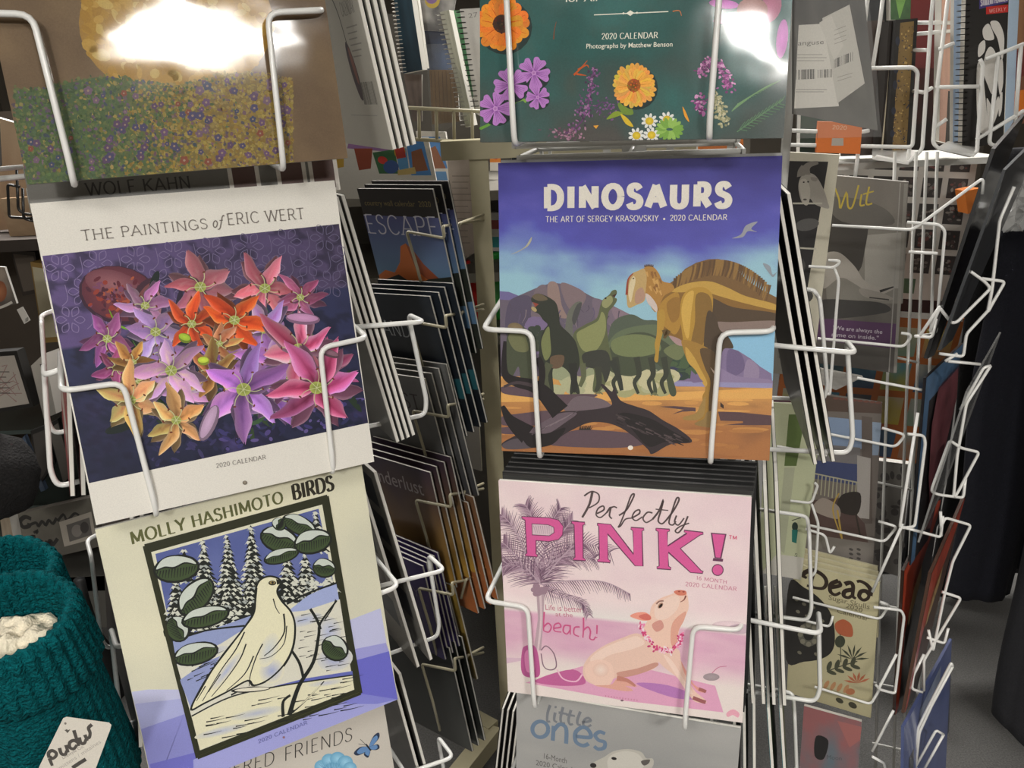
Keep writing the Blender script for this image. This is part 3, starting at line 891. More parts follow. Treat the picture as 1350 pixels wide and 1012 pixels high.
A.ell(652, 398, 13, 8, 0, INK); A.ell(652, 397, 9, 5, 0, (150, 130, 80)); A.ell(653, 397, 4, 4, 0, INK)
A.poly([(664, 384), (690, 396), (668, 404)], INK)
def snow_leaf(cx, cy, l, w, a):
    r = math.radians(a); ca, sa = math.cos(r), math.sin(r)
    def P(x, y): return (cx + x * ca - y * sa, cy + x * sa + y * ca)
    A.ell(cx, cy + 3, l * .52, w * .56, a, INK); A.ell(cx, cy + 2, l * .47, w * .48, a, (62, 78, 48))
    for k in range(14):
        x = (k / 13 - .5) * l * .84
        A.stroke([P(x, w * .02), P(x - l * .05, w * .38 * math.sqrt(max(0, 1 - (2 * x / l) ** 2)))], 4, INK, 1.5)
    A.poly([P(-l * .48, 0), P(-l * .3, -w * .42), P(0, -w * .52), P(l * .34, -w * .34), P(l * .48, 0), P(l * .2, -w * .12), P(-l * .05, w * .02), P(-l * .25, -w * .06)], INK, True)
    A.poly([P(-l * .45, -w * .06), P(-l * .28, -w * .4), P(0, -w * .47), P(l * .32, -w * .3), P(l * .44, -w * .05), P(l * .2, -w * .18), P(-l * .05, -w * .06), P(-l * .25, -w * .12)], (198, 206, 196), True)
for q in ((334, 348, 150, 84, -8), (398, 440, 150, 84, -48), (338, 548, 86, 74, 60), (430, 508, 160, 64, -14), (398, 630, 150, 68, -14), (676, 252, 130, 78, 18), (742, 204, 120, 56, 24), (674, 200, 40, 44, -60), (786, 258, 126, 74, -14), (682, 306, 118, 44, -16), (824, 346, 76, 58, 8), (860, 612, 92, 74, 34)):
    snow_leaf(*q)
for pts, w, w1 in (([(708, 836), (740, 740), (788, 660), (806, 570), (812, 530), (866, 456)], 17, 6), ([(778, 484), (800, 520), (812, 552)], 9, 9), ([(716, 622), (742, 664), (756, 716)], 8, 10), ([(712, 832), (760, 790), (824, 724)], 9, 4), ([(688, 842), (688, 792), (712, 770)], 11, 9), ([(826, 520), (852, 480), (862, 452)], 5, 3)):
    A.stroke(pts, w, INK, w1)
A.stroke([(724, 818), (764, 786), (812, 736)], 4, (214, 210, 180))
for i in range(4): A.stroke([fr[i], fr[(i + 1) % 4]], 11, (44, 46, 28), smooth=False)
A.text('2020 CALENDAR', (606, 930), (768, 866), 13, (98, 100, 160), .1, .14, .1)
A.ell(690, 910, 4, 4, 0, (150, 110, 120))
calendar('wall_calendar', 'cream calendar with a block print of a white bird, third pocket of the left rack', 'calendar', H_M, W12, H13,
         A.mesh('cover', PRINT_MATT), group='front calendars of the left rack')

# ---- left, bottom pocket
F_M = foot((-.32, .886, .56), 30, 8, 0, H13)
A = Art(W12, H13, F_M, gain=1.25).use(300, 880, .2963)
A.card((184, 178, 168)); A.set_unit((500, 300))
A.text('FEATHERED', (-235, 545), (208, 428), 66, (48, 44, 40), .055, .075, 0, .06)
A.text('FRIENDS', (252, 416), (556, 322), 62, (48, 44, 40), .055, .075, 0, .06)
for q in (((628, 352), (648, 305), (672, 288), (674, 312), (640, 352)), ((630, 352), (668, 340), (676, 356), (660, 366), (634, 362)), ((628, 352), (590, 352), (562, 378), (580, 390), (626, 368)), ((628, 362), (606, 384), (624, 400), (634, 380), (634, 364))):
    A.poly(q, (40, 52, 74), True); A.poly([(p[0] * .8 + 632 * .2, p[1] * .8 + 355 * .2) for p in q], (92, 128, 172), True)
A.stroke([(616, 340), (630, 358), (638, 368)], 7, (30, 32, 40)); A.stroke([(618, 344), (590, 318)], 2, (40, 40, 44)); A.stroke([(618, 344), (582, 338)], 2, (40, 40, 44))
for x, y, r in ((420, 440, 34), (452, 412, 34), (490, 404, 34), (524, 420, 34), (545, 445, 30), (400, 480, 40), (470, 460, 44), (530, 480, 40)):
    A.ell(x, y, r, r * .9, 0, (96, 152, 184), (142, 190, 212))
for i in range(16): A.stroke([(470 + rnd.uniform(-10, 10), 490), (470 + rnd.uniform(-70, 70), 410 + rnd.uniform(0, 30))], 3, (72, 124, 164), 1)
calendar('wall_calendar', 'grey white wall calendar with a blue butterfly and flower, bottom pocket of the left rack', 'calendar', F_M, W12, H13,
         A.mesh('cover', PRINT_MATT), group='front calendars of the left rack')

# ---- right, top pocket: flowers on dark green
G_M = foot((.134, .919, 1.596), -14, 8.1, -.9, H12)
A = Art(W12, H12, G_M, gain=1.15).use(610, 0, .341)
A.card((58, 84, 80)); A.set_unit((600, 300))
def gard(u, v):
    n = fbm(u, v, 4, 4, 21); m = fbm(u, v, 14, 3, 4)
    c = mixc((52, 100, 96), (38, 78, 74), .5 + n * 1.6)
    c = mixc(c, (78, 76, 72), max(0, (v - .74) * 3.2 + n * 1.1))
    c = mixc(c, (100, 112, 112), max(0, u - .9) * 6 * max(0, v - .6) * 2.2)
    return mixc(c, (84, 76, 66), max(0, m * 1.4 - .12) * .6)
A.uv().grid([(0, 1), (1, 1), (1, 0), (0, 0)], gard, 60, 60); A.use(610, 0, .341)
def daisy(cx, cy, r, n, c, c2, heart, hr, rows=2, wd=.34):
    A.ell(cx + r * .1, cy + r * .12, r * .98, r * .98, 0, (34, 50, 48), n=20)
    for ring in range(rows):
        for k in range(n):
            a = 2 * math.pi * (k + .5 * ring) / n + rnd.uniform(-.05, .05); l = r * (1 - .2 * ring) * rnd.uniform(.92, 1.05)
            o = tuple(min(250, q * rnd.uniform(.86, 1.06)) for q in c)
            ca, sa = math.cos(a), math.sin(a); w = r * wd * .5
            def P(t, s): return (cx + t * l * ca - s * w * sa, cy + t * l * sa + s * w * ca)
            A.poly([P(.1, .3), P(.6, .9), P(.9, .8), P(1, 0), P(.9, -.8), P(.6, -.9), P(.1, -.3)], o, True)
            A.stroke([P(.15, 0), P(.9, 0)], w * .3, c2, w * .06)
    A.ell(cx, cy, hr, hr, 0, heart, tuple(q * .6 for q in heart))
    for k in range(int(20)):
        a = k * 2.4; q = hr * math.sqrt(k / 20)
        A.ell(cx + q * math.cos(a), cy + q * math.sin(a), hr * .13, col=tuple(x * rnd.uniform(.5, 1.4) for x in heart), n=6)
def mallow(cx, cy, r, rot=0):
    A.ell(cx + r * .12, cy + r * .2, r * .9, r * .85, 0, (36, 48, 48), n=18)
    for k in range(5):
        a = math.radians(rot) + k * 2 * math.pi / 5; ca, sa = math.cos(a), math.sin(a); w = r * .42
        def P(t, s): return (cx + t * r * ca - s * w * sa, cy + t * r * sa + s * w * ca)
        A.poly([P(.08, .15), P(.5, .7), P(.85, 1), P(1, .55), P(.9, 0), P(1, -.55), P(.85, -1), P(.5, -.7), P(.08, -.15)], (178, 122, 190), True)
        for s in (-.5, -.2, .1, .4): A.stroke([P(.15, s * .3), P(.85, s)], r * .04, (128, 70, 146), r * .012)
    A.ell(cx, cy, r * .14, col=(196, 150, 200), mid=(150, 90, 160))
A.stroke([(62, 500), (120, 470), (190, 410), (240, 360)], 12, (98, 146, 58), 6); A.stroke([(180, 400), (230, 385), (245, 395)], 10, (120, 160, 70))
daisy(152, 92, 108, 16, (238, 138, 40), (200, 84, 18), (70, 40, 24), 36, 2, .42)
for q in ((275, 282, 62, 10), (290, 376, 46, 40), (186, 328, 66, 30), (126, 420, 64, 0)): mallow(*q)
A.stroke([(352, 152), (354, 120), (362, 84)], 5, (120, 70, 44), 2)
for q in (((430, 290), (460, 260), (482, 234)), ((440, 286), (478, 292)), ((446, 270), (478, 252), (488, 262))): A.stroke(q, 8, (186, 84, 34), 2)
A.stroke([(508, 258), (490, 380), (460, 470), (390, 520)], 5, (96, 60, 100), 7)
A.cyc(40)
for i in range(150):
    t = rnd.random(); x, y = (508 - 40 * t * t - 30 * t, 262 + 240 * t)
    A.ell(x + rnd.gauss(0, 8 + 16 * t), y + rnd.gauss(0, 8), rnd.uniform(3, 8), rnd.uniform(2, 5), rnd.uniform(0, 180), rnd.choice([(124, 78, 128), (100, 62, 104), (150, 108, 146), (70, 50, 74)]), n=7)
for i in range(60): A.ell(rnd.gauss(400, 40), rnd.gauss(518, 14), rnd.uniform(3, 8), rnd.uniform(2, 5), rnd.uniform(0, 180), rnd.choice([(130, 90, 112), (96, 70, 86), (160, 120, 140)]), n=7)
for i in range(40): A.ell(rnd.gauss(560, 30), rnd.gauss(420, 18), rnd.uniform(3, 8), rnd.uniform(2, 5), rnd.uniform(0, 180), rnd.choice([(120, 80, 130), (90, 60, 100)]), n=7)
A.cyc(0)
for pts, c in (([(556, 460), (590, 430), (620, 440), (580, 456)], (130, 150, 50)), ([(610, 440), (640, 460), (660, 490), (630, 478)], (206, 176, 50)), ([(600, 400), (640, 400), (660, 440), (620, 440)], (110, 136, 56))): A.poly(pts, c, True)
daisy(662, 330, 86, 26, (232, 172, 74), (200, 124, 40), (160, 90, 34), 26, 2, .26)
A.cyc(60)
for i in range(230):
    t = rnd.random(); a = 3.5 - t * 3.6
    x, y = 968 + 58 * math.cos(a) * (1.0), 332 - 92 * math.sin(a) * .95
    if t < .25: x, y = 918 - 6 * t, 430 - 200 * t
    A.ell(x + rnd.gauss(0, 12), y + rnd.gauss(0, 10), rnd.uniform(4, 9), rnd.uniform(3, 6), rnd.uniform(0, 180), rnd.choice([(146, 70, 132), (176, 106, 160), (112, 52, 104), (206, 150, 190)]), n=7)
for i in range(110):
    t = rnd.random(); A.ell(966 + 46 * t + rnd.gauss(0, 12), 350 + 130 * t + rnd.gauss(0, 8), rnd.uniform(4, 9), rnd.uniform(3, 6), rnd.uniform(0, 180), rnd.choice([(170, 166, 130), (140, 140, 104), (190, 184, 150)]), n=7)
A.cyc(0)
for x, y in ((722, 468), (730, 522), (672, 524), (790, 462)):
    for k in range(9): a = k * .7; A.ell(x + 22 * math.cos(a), y + 20 * math.sin(a), 11, 6, math.degrees(a), (220, 220, 214), n=9)
    A.ell(x, y, 16, 15, 0, (196, 166, 40), (222, 196, 60))
for i in range(16): a = i * .4; A.ell(800 + 34 * math.cos(a), 500 + 26 * math.sin(a), 22, 9, math.degrees(a), rnd.choice([(118, 160, 70), (142, 180, 88)]), n=9)
A.poly([(850, 412), (866, 440), (876, 472), (858, 450)], (220, 150, 50), True); A.poly([(505, 486), (526, 484), (516, 498)], (226, 160, 60))
for i in range(20):
    t = i / 19; x, y = 1050 + 180 * t, 420 - 110 * t
    A.stroke([(1040, 430), (x * .5 + 540, y * .5 + 190), (x, y)], 3, (110, 146, 100), 1)
for i in range(12):
    x = 1070 + i * 14; A.stroke([(x, 500 - i * 9), (x + 22, 470 - i * 9)], 3, (90, 122, 92)); A.stroke([(x, 500 - i * 9), (x + 30, 506 - i * 9)], 3, (90, 122, 92))
A.stroke([(1060, 510), (1240, 384)], 4, (96, 130, 96))
for q in ((1010, 16, 58, 18, 6, (176, 92, 168)), (1030, 70, 62, 20, -12, (166, 96, 148)), (1235, 150, 22, 76, 6, (168, 92, 160)), (1190, 30, 40, 60, 20, (150, 84, 110)), (1120, 40, 60, 50, 0, (140, 96, 90))): A.ell(*q[:5], q[5], tuple(min(250, k * 1.15) for k in q[5]))
LT_ = (226, 224, 208)
A.stroke([(508, 58), (795, 45)], 3.4, LT_, smooth=False); A.poly([(632, 52), (648, 40), (664, 50), (648, 62)], LT_); A.ell(622, 52, 4, 4, 0, LT_); A.ell(674, 50, 4, 4, 0, LT_)
A.text('2020 CALENDAR', (537, 152), (754, 147), 21, LT_, .07, .15, .09)
A.sans('Photographs by Matthew Benson', (478, 188), (811, 180), 18, LT_, .006)
A.sans('for All', (396, 8), (520, 4), 24, LT_, .006)
A.stroke([(812, 44), (838, 42), (846, 62)], 4, (196, 120, 70), 2)
calendar('wall_calendar', 'dark green wall calendar with scattered flowers and herbs, top pocket of the middle rack', 'calendar', G_M, W12, H12,
         A.mesh('cover', PRINT_SHINY), group='front calendars of the middle rack')

# ---- right, second pocket: dinosaurs
D_M = foot((.14, .931, 1.258), -11.1, 9.3, -.2, H13)
A = Art(W12, H13, D_M, gain=1.0).use(620, 190, .4247)
A.card((70, 66, 150)); A.set_unit((500, 500))
def sky(u, v):
    n = fbm(u * 1.5, v * 2.2, 3, 4, 31)
    t = v * 1.9 + n * .55
    c = mixc((60, 56, 132), (84, 84, 176), t * 1.6) if t < .62 else mixc((84, 88, 178), (150, 192, 208), (t - .62) * 2.1)
    return mixc(c, (128, 110, 178), max(0, n * .8 - .1) if v < .4 else 0)
A.uv().grid([(0, 1), (1, 1), (1, .30), (0, .30)], sky, 60, 56)
A.grid([(0, .31), (1, .31), (1, 0), (0, 0)], lambda u, v: mixc(mixc((222, 170, 96), (168, 112, 68), v * 1.5), (120, 84, 60), max(0, fbm(u, v, 8, 4, 17) * 1.1)), 50, 30)
A.use(620, 190, .4247)
def texture_blobs(region, n, cols, r0, r1):
    x0, y0, x1, y1, f_ = region
    for i in range(n):
        x, y = rnd.uniform(x0, x1), rnd.uniform(y0, y1)
        if not f_(x, y): continue
        A.ell(x, y, rnd.uniform(r0, r1), rnd.uniform(r0, r1) * .5, rnd.uniform(40, 140), rnd.choice(cols), n=8)
A.poly([(90, 456), (120, 458), (150, 470), (240, 500), (240, 560), (90, 560)], (112, 104, 150))
mt = [(90, 482), (120, 484), (150, 470), (200, 448), (240, 434), (268, 431), (310, 436), (340, 452), (372, 470), (405, 486), (440, 500), (500, 530), (560, 560), (600, 600), (640, 660), (640, 720), (90, 720)]
A.poly(mt, (104, 94, 108))
for q in (([(240, 436), (270, 433), (284, 500), (300, 540), (250, 520)], (146, 124, 118)), ([(280, 433), (320, 440), (360, 470), (330, 520), (300, 500)], (128, 110, 114)), ([(120, 490), (180, 470), (200, 520), (150, 600), (110, 590)], (86, 78, 98)),
          ([(380, 480), (440, 500), (470, 540), (400, 560)], (118, 104, 118)), ([(200, 455), (235, 440), (235, 520), (190, 540)], (118, 104, 112)), ([(440, 505), (520, 545), (560, 600), (470, 570)], (134, 114, 126)), ([(180, 540), (260, 560), (230, 640), (160, 650)], (122, 106, 140))):
    A.poly(q[0], q[1], True)
for i in range(60):
    x = rnd.uniform(110, 540); y = rnd.uniform(470, 620); l = rnd.uniform(16, 50)
    if y < 440 + abs(x - 268) * .35: continue
    A.stroke([(x, y), (x + rnd.uniform(-8, 8), y + l * .5), (x + rnd.uniform(-14, 14), y + l)], 4, rnd.choice([(84, 76, 92), (132, 118, 122), (96, 86, 112)]), 1)
A.poly([(430, 590), (450, 545), (500, 528), (540, 545), (585, 550), (640, 600), (640, 700), (430, 700)], (82, 92, 78), True)
A.poly([(440, 600), (490, 570), (580, 560), (640, 590), (640, 640), (430, 660)], (98, 110, 84), True)
# lake, far hills on the right
A.poly([(770, 590), (950, 560), (950, 740), (640, 740), (640, 620)], (140, 190, 220))
A.poly([(790, 630), (830, 640), (870, 665), (900, 690), (935, 712), (938, 752), (640, 752), (640, 640), (720, 650)], (128, 112, 146))
for q in (([(800, 640), (840, 650), (850, 700), (800, 720)], (108, 94, 130)), ([(860, 668), (895, 692), (890, 735), (850, 730)], (146, 130, 158)), ([(760, 690), (830, 720), (930, 730), (930, 750), (760, 750)], (140, 124, 156))): A.poly(q[0], q[1], True)
A.poly([(620, 735), (938, 742), (938, 757), (620, 750)], (148, 144, 182))
for i in range(26): A.ell(rnd.uniform(620, 690), rnd.uniform(660, 720), rnd.uniform(10, 24), rnd.uniform(8, 16), 0, rnd.choice([(58, 78, 62), (48, 64, 58), (74, 94, 66), (56, 60, 84)]), n=10)
for i in range(20): A.ell(rnd.uniform(180, 240), rnd.uniform(570, 640), rnd.uniform(10, 22), rnd.uniform(8, 16), 0, rnd.choice([(58, 66, 56), (70, 76, 60)]), n=10)
# sunlit sand
A.poly([(90, 752), (300, 764), (620, 770), (940, 756), (940, 790), (90, 800)], (222, 168, 94))
for i in range(70):
    x, y = rnd.uniform(100, 930), rnd.uniform(765, 970)
    A.ell(x, y, rnd.uniform(20, 80), rnd.uniform(3, 8), 1, mixc((226, 170, 94), (160, 104, 62), (y - 760) / 200 + rnd.uniform(-.15, .15)), n=14)
# dust behind the herd
for i in range(60): A.ell(rnd.uniform(250, 620), rnd.uniform(700, 768), rnd.uniform(14, 44), rnd.uniform(10, 24), 0, rnd.choice([(176, 176, 140), (196, 190, 152), (150, 156, 124), (166, 164, 120)]), n=12)
OL, OLD, OLL = (92, 98, 68), (50, 54, 46), (138, 142, 94)
# herd: far animals
A.poly([(110, 640), (118, 580), (140, 556), (170, 570), (190, 600), (196, 660), (188, 740), (160, 742), (150, 690), (130, 720), (112, 700)], (74, 80, 62), True)
A.poly([(118, 600), (140, 572), (168, 590), (180, 640), (140, 640)], (112, 114, 80), True); A.ell(140, 570, 24, 16, 10, (120, 104, 76), (140, 122, 90))
A.poly([(296, 560), (304, 520), (326, 492), (346, 490), (340, 516), (318, 560), (320, 610), (290, 610)], (104, 106, 96), True); A.poly([(330, 500), (346, 492), (340, 520), (324, 560), (316, 540)], (76, 76, 76), True)
A.poly([(430, 640), (470, 596), (540, 584), (600, 610), (640, 650), (620, 690), (640, 770), (620, 776), (600, 700), (560, 680), (580, 760), (570, 776), (556, 700), (500, 720), (430, 700)], (72, 80, 62), True)
A.poly([(440, 610), (500, 590), (570, 600), (590, 640), (520, 660), (450, 650)], (116, 126, 86), True)
A.poly([(600, 640), (650, 616), (664, 650), (640, 670)], (112, 120, 84), True)
for x0 in (516, 560, 600, 450): A.stroke([(x0, 660), (x0 + 8, 712), (x0 - 6, 740), (x0 + 6, 774)], 20, (58, 62, 52), 9)
# middle animal
A.poly([(320, 590), (356, 560), (392, 540), (404, 500), (412, 482), (430, 468), (440, 455), (452, 452), (455, 462), (444, 472), (455, 480), (452, 492), (440, 508), (430, 520), (424, 560), (430, 620), (440, 680), (410, 690), (420, 740), (400, 768), (380, 764), (384, 700), (350, 690), (330, 660)], OL, True)
A.poly([(330, 590), (360, 568), (396, 548), (408, 520), (420, 540), (418, 590), (390, 640), (350, 640)], OLL, True)
A.poly([(412, 484), (436, 470), (442, 488), (424, 508), (410, 502)], (146, 148, 104), True); A.poly([(440, 470), (456, 462), (448, 476)], (70, 44, 40)); A.ell(420, 478, 3, 3, 0, (40, 36, 30))
A.poly([(350, 650), (420, 640), (436, 690), (420, 740), (404, 700), (360, 690)], (58, 60, 54), True)
A.stroke([(348, 680), (352, 720), (340, 752)], 20, (96, 100, 74), 12); A.stroke([(396, 690), (400, 740), (390, 768)], 22, (62, 64, 54), 12); A.stroke([(440, 670), (460, 720), (470, 764)], 24, (54, 58, 52), 12)
# near dark animal
A.poly([(216, 620), (226, 580), (240, 560), (226, 545), (214, 528), (192, 516), (190, 508), (200, 504), (212, 496), (192, 490), (190, 476), (204, 464), (224, 466), (252, 480), (268, 496), (276, 530), (280, 560), (310, 590), (330, 620), (340, 680), (330, 720), (340, 776), (310, 776), (312, 720), (284, 690), (256, 700), (258, 776), (228, 768), (232, 720), (214, 680)], OLD, True)
A.poly([(220, 620), (230, 584), (244, 566), (248, 600), (250, 650), (232, 670)], (120, 126, 82), True)
A.poly([(192, 474), (206, 464), (226, 468), (240, 482), (212, 486)], (104, 92, 72), True); A.poly([(194, 490), (212, 496), (202, 506)], (150, 70, 56)); A.ell(198, 512, 10, 6, 40, (176, 158, 112))
A.poly([(250, 660), (290, 656), (284, 690), (254, 694)], (104, 84, 66), True)
A.stroke([(246, 680), (232, 720), (246, 776)], 26, (82, 86, 66), 14); A.stroke([(318, 680), (322, 730), (324, 768)], 28, (44, 46, 42), 13)
for x, y in ((246, 772), (324, 772), (400, 768), (572, 772)):
    for k in (-1, 0, 1): A.stroke([(x, y), (x + k * 12, y + 8)], 7, (112, 116, 84), 3)
# big sail-backed animal
A.use(820, 320, .16308)
SA, SB, SC = (176, 136, 62), (134, 98, 46), (88, 66, 40)
A.poly([(380, 330), (440, 290), (510, 210), (600, 160), (700, 132), (780, 130), (850, 150), (930, 220), (1020, 310), (1130, 380), (1250, 440), (1250, 640), (900, 690), (600, 600), (380, 420)], (118, 88, 52))
for i in range(46):
    x = 430 + i * 17; y0 = 330 - 205 * math.sin(max(0, min(1, (x - 380) / 800)) * math.pi) ** .8
    A.stroke([(x, y0 + 10), (x - 12, y0 + 70), (x - 30 + rnd.uniform(-8, 8), y0 + 140)], 9, rnd.choice([(92, 66, 40), (142, 108, 58), (104, 76, 44)]), 3)
A.poly([(280, 540), (330, 430), (420, 370), (560, 320), (700, 310), (860, 380), (1000, 440), (1250, 500), (1250, 660), (1000, 690), (800, 700), (640, 900), (500, 820), (400, 760), (330, 720)], SB, True)
A.poly([(400, 390), (520, 330), (700, 310), (850, 360), (1000, 430), (1250, 500), (1250, 545), (1000, 490), (820, 440), (640, 390), (480, 400)], (190, 152, 72), True)
A.poly([(720, 450), (900, 520), (1250, 570), (1250, 650), (960, 690), (800, 700), (700, 620)], (78, 62, 46), True)
A.poly([(760, 640), (900, 640), (1250, 630), (1250, 690), (1000, 710), (850, 740), (780, 700)], (134, 116, 108), True)
A.poly([(300, 520), (360, 440), (450, 400), (470, 500), (480, 640), (430, 740), (360, 690), (310, 640)], (172, 130, 56), True)
A.poly([(360, 500), (420, 440), (470, 460), (460, 600), (400, 640)], (150, 110, 50), True)
# neck and head
A.poly([(300, 520), (270, 560), (230, 510), (190, 430), (160, 330), (170, 220), (210, 186), (260, 200), (300, 250), (330, 310), (400, 330), (420, 380), (340, 430)], (172, 126, 62), True)
A.poly([(190, 410), (230, 430), (280, 500), (282, 560), (240, 520), (205, 480)], (206, 190, 182), True)
A.poly([(40, 470), (36, 400), (48, 310), (80, 250), (130, 226), (180, 210), (200, 280), (190, 400), (180, 470), (110, 505), (60, 526), (42, 500)], (188, 158, 104), True)
A.poly([(52, 420), (60, 330), (90, 270), (110, 300), (90, 400), (70, 480)], (214, 198, 160), True); A.poly([(110, 400), (160, 360), (186, 420), (170, 470), (110, 490)], (176, 140, 120), True)
A.stroke([(38, 420), (50, 300), (90, 246)], 8, (150, 70, 50), 3); A.ell(92, 288, 7, 6, 0, (50, 36, 26))
for i in range(26):
    x, y = rnd.uniform(190, 330), rnd.uniform(210, 400)
    if x + 0 < 150 + (y - 190) * .4 or x > 230 + (y - 190) * .8: continue
    A.stroke([(x, y), (x + 14, y + 40)], 8, rnd.choice([(140, 96, 48), (200, 156, 88)]), 3)
for i in range(9): A.stroke([(185 + i * 8, 196 - 6 * math.sin(i * .4)), (182 + i * 9, 176 - 6 * math.sin(i * .4))], 4, (90, 66, 44), 1)
# arm
A.poly([(285, 560), (330, 540), (350, 600), (330, 720), (310, 800), (300, 870), (290, 960), (262, 950), (270, 880), (264, 820), (280, 740), (284, 640)], (178, 140, 60), True); A.stroke([(330, 730), (370, 720), (340, 770)], 20, (96, 76, 44), 8)
# thigh and leg
A.poly([(470, 560), (490, 430), (560, 370), (660, 360), (730, 420), (730, 560), (700, 700), (680, 850), (640, 880), (520, 880), (490, 760)], (178, 138, 56), True)
A.poly([(600, 420), (700, 420), (730, 540), (690, 700), (640, 840), (560, 820), (590, 640)], (132, 100, 48), True); A.poly([(480, 560), (510, 430), (580, 390), (560, 560), (540, 760), (510, 740)], (206, 166, 80), True)
A.poly([(690, 560), (760, 600), (790, 700), (860, 760), (900, 850), (820, 860), (780, 1000), (700, 1000), (660, 860)], (74, 60, 46), True)
A.poly([(380, 750), (470, 780), (500, 830), (440, 820)], (170, 140, 140), True)
A.use(840, 460, .14826)
A.poly([(400, -80), (520, -60), (640, 0), (680, 60), (690, 160), (720, 260), (700, 460), (700, 640), (660, 690), (520, 670), (600, 560), (580, 430), (606, 360), (590, 280), (520, 190), (450, 110), (410, 0)], (160, 122, 56), True)
A.poly([(560, 0), (680, 20), (700, 160), (720, 240), (710, 420), (690, 640), (640, 640), (640, 420), (650, 280), (600, 160)], (92, 72, 48), True)
A.poly([(430, -20), (500, 60), (560, 170), (620, 290), (600, 330), (520, 190), (450, 110)], (196, 156, 74), True)
A.poly([(606, 420), (560, 500), (520, 570), (420, 600), (410, 624), (480, 634), (560, 620), (600, 560)], (158, 128, 74), True); A.poly([(620, 560), (590, 620), (510, 660), (560, 684), (690, 690), (700, 560)], (142, 116, 72), True)
A.poly([(740, 470), (770, 500), (770, 530), (740, 510)], (60, 46, 40))
A.poly([(650, 160), (690, 200), (700, 250)], (190, 170, 150))
SH = (88, 66, 70)
A.poly([(200, 510), (330, 506), (520, 520), (520, 556), (420, 540)], SH); A.poly([(310, 580), (400, 540), (520, 540), (500, 552), (400, 556)], SH)
A.poly([(720, 555), (900, 560), (1210, 590), (1210, 676), (760, 676), (940, 656), (940, 640), (740, 636)], SH)
A.poly([(480, 190), (590, 290), (500, 300), (470, 280)], (120, 104, 140))
# fallen trunk
A.use(650, 440, .1581)
LG, LGL, LGD = (54, 46, 50), (104, 90, 98), (36, 32, 34)
for q in ([(70, 690), (250, 660), (480, 640), (560, 700), (380, 760), (80, 760)], [(520, 880), (700, 800), (1100, 820), (1260, 860), (1260, 920), (1000, 950), (500, 930)], [(70, 440), (300, 450), (500, 500), (800, 500), (860, 520), (600, 600), (400, 540), (100, 500)], [(70, 780), (330, 780), (300, 830), (70, 830)]):
    A.poly(q, (94, 76, 84), True)
A.poly([(620, 590), (700, 520), (860, 530), (960, 570), (1000, 640), (760, 650), (600, 640)], (112, 98, 104), True)
A.poly([(70, 920), (160, 860), (300, 800), (440, 720), (560, 650), (720, 640), (900, 620), (990, 590), (960, 510), (900, 430), (920, 420), (990, 480), (1010, 440), (1060, 550), (1180, 600), (1300, 640), (1420, 720), (1560, 800), (1660, 900), (1480, 920), (1330, 1000), (1290, 960), (1180, 860), (1060, 780), (940, 740), (800, 740), (660, 800), (560, 860), (480, 920), (330, 950), (140, 960)], LG, True)
A.poly([(300, 810), (440, 720), (560, 660), (700, 660), (600, 740), (480, 820), (380, 850)], LGL, True); A.poly([(80, 920), (200, 870), (340, 900), (300, 950), (120, 960)], (86, 78, 84), True)
A.poly([(250, 830), (440, 830), (600, 780), (560, 860), (470, 930), (300, 940)], LGD, True); A.poly([(1060, 660), (1300, 700), (1480, 800), (1640, 898), (1440, 900), (1300, 940), (1180, 820)], LGD, True)
for i in range(30): x = rnd.uniform(300, 620); A.stroke([(x, 850 - (x - 300) * .5), (x + 90, 800 - (x - 300) * .5)], 5, rnd.choice([(84, 74, 80), (126, 112, 118)]), 2)
for i in range(40): x = rnd.uniform(1000, 1560); y = 640 + (x - 1000) * .38 + rnd.uniform(0, 90); A.stroke([(x, y), (x + 60, y + 26)], 5, rnd.choice([(70, 60, 62), (84, 72, 74), (40, 36, 38)]), 2)
A.stroke([(560, 650), (500, 580), (420, 490), (330, 430), (200, 400), (110, 350), (92, 240), (100, 60)], 66, LGD, 10); A.stroke([(400, 430), (410, 340), (400, 260), (370, 200)], 20, LGD, 24)
A.stroke([(330, 430), (200, 405), (90, 440)], 12, (70, 60, 64), 8); A.stroke([(290, 840), (200, 770), (130, 700), (80, 600)], 70, LGD, 12)
for i in range(16): A.stroke([(720 + i * 6, 800), (722 + i * 7 + rnd.uniform(-6, 6), 770 - rnd.uniform(0, 12))], 3, (50, 46, 40), 1)
A.ell(1146, 948, 22, 19, 0, (236, 228, 214))
# birds of the sky
A.use(650, 300, .14826)
A.poly([(160, 236), (220, 210), (270, 180), (300, 150), (330, 100), (346, 82), (340, 120), (310, 165), (260, 196), (210, 222)], (176, 172, 150), True)
A.use(620, 190, .4247)
A.poly([(812, 292), (840, 280), (856, 252), (892, 240), (872, 262), (890, 272), (862, 270), (846, 288)], (150, 152, 160), True)
A.poly([(908, 370), (930, 378), (938, 404), (952, 396), (940, 412), (926, 398)], (140, 150, 160), True)
DN = (224, 218, 206)
A.text('DINOSAURS', (232, 199), (806, 192), 64, DN, .26, .34, 0, 0, .28)
A.text('THE ART OF SERGEY KRASOVSKIY', (234, 242), (584, 238), 17, DN, .1, .14, .0)
A.ell(602, 232, 3.4, 3.4, 0, DN)
A.text('2020 CALENDAR', (620, 237), (797, 235), 17, DN, .1, .14, .0)
calendar('wall_calendar', 'blue wall calendar with dinosaurs crossing sand, second pocket of the middle rack', 'calendar', D_M, W12, H13,
         A.mesh('cover', PRINT), group='front calendars of the middle rack')

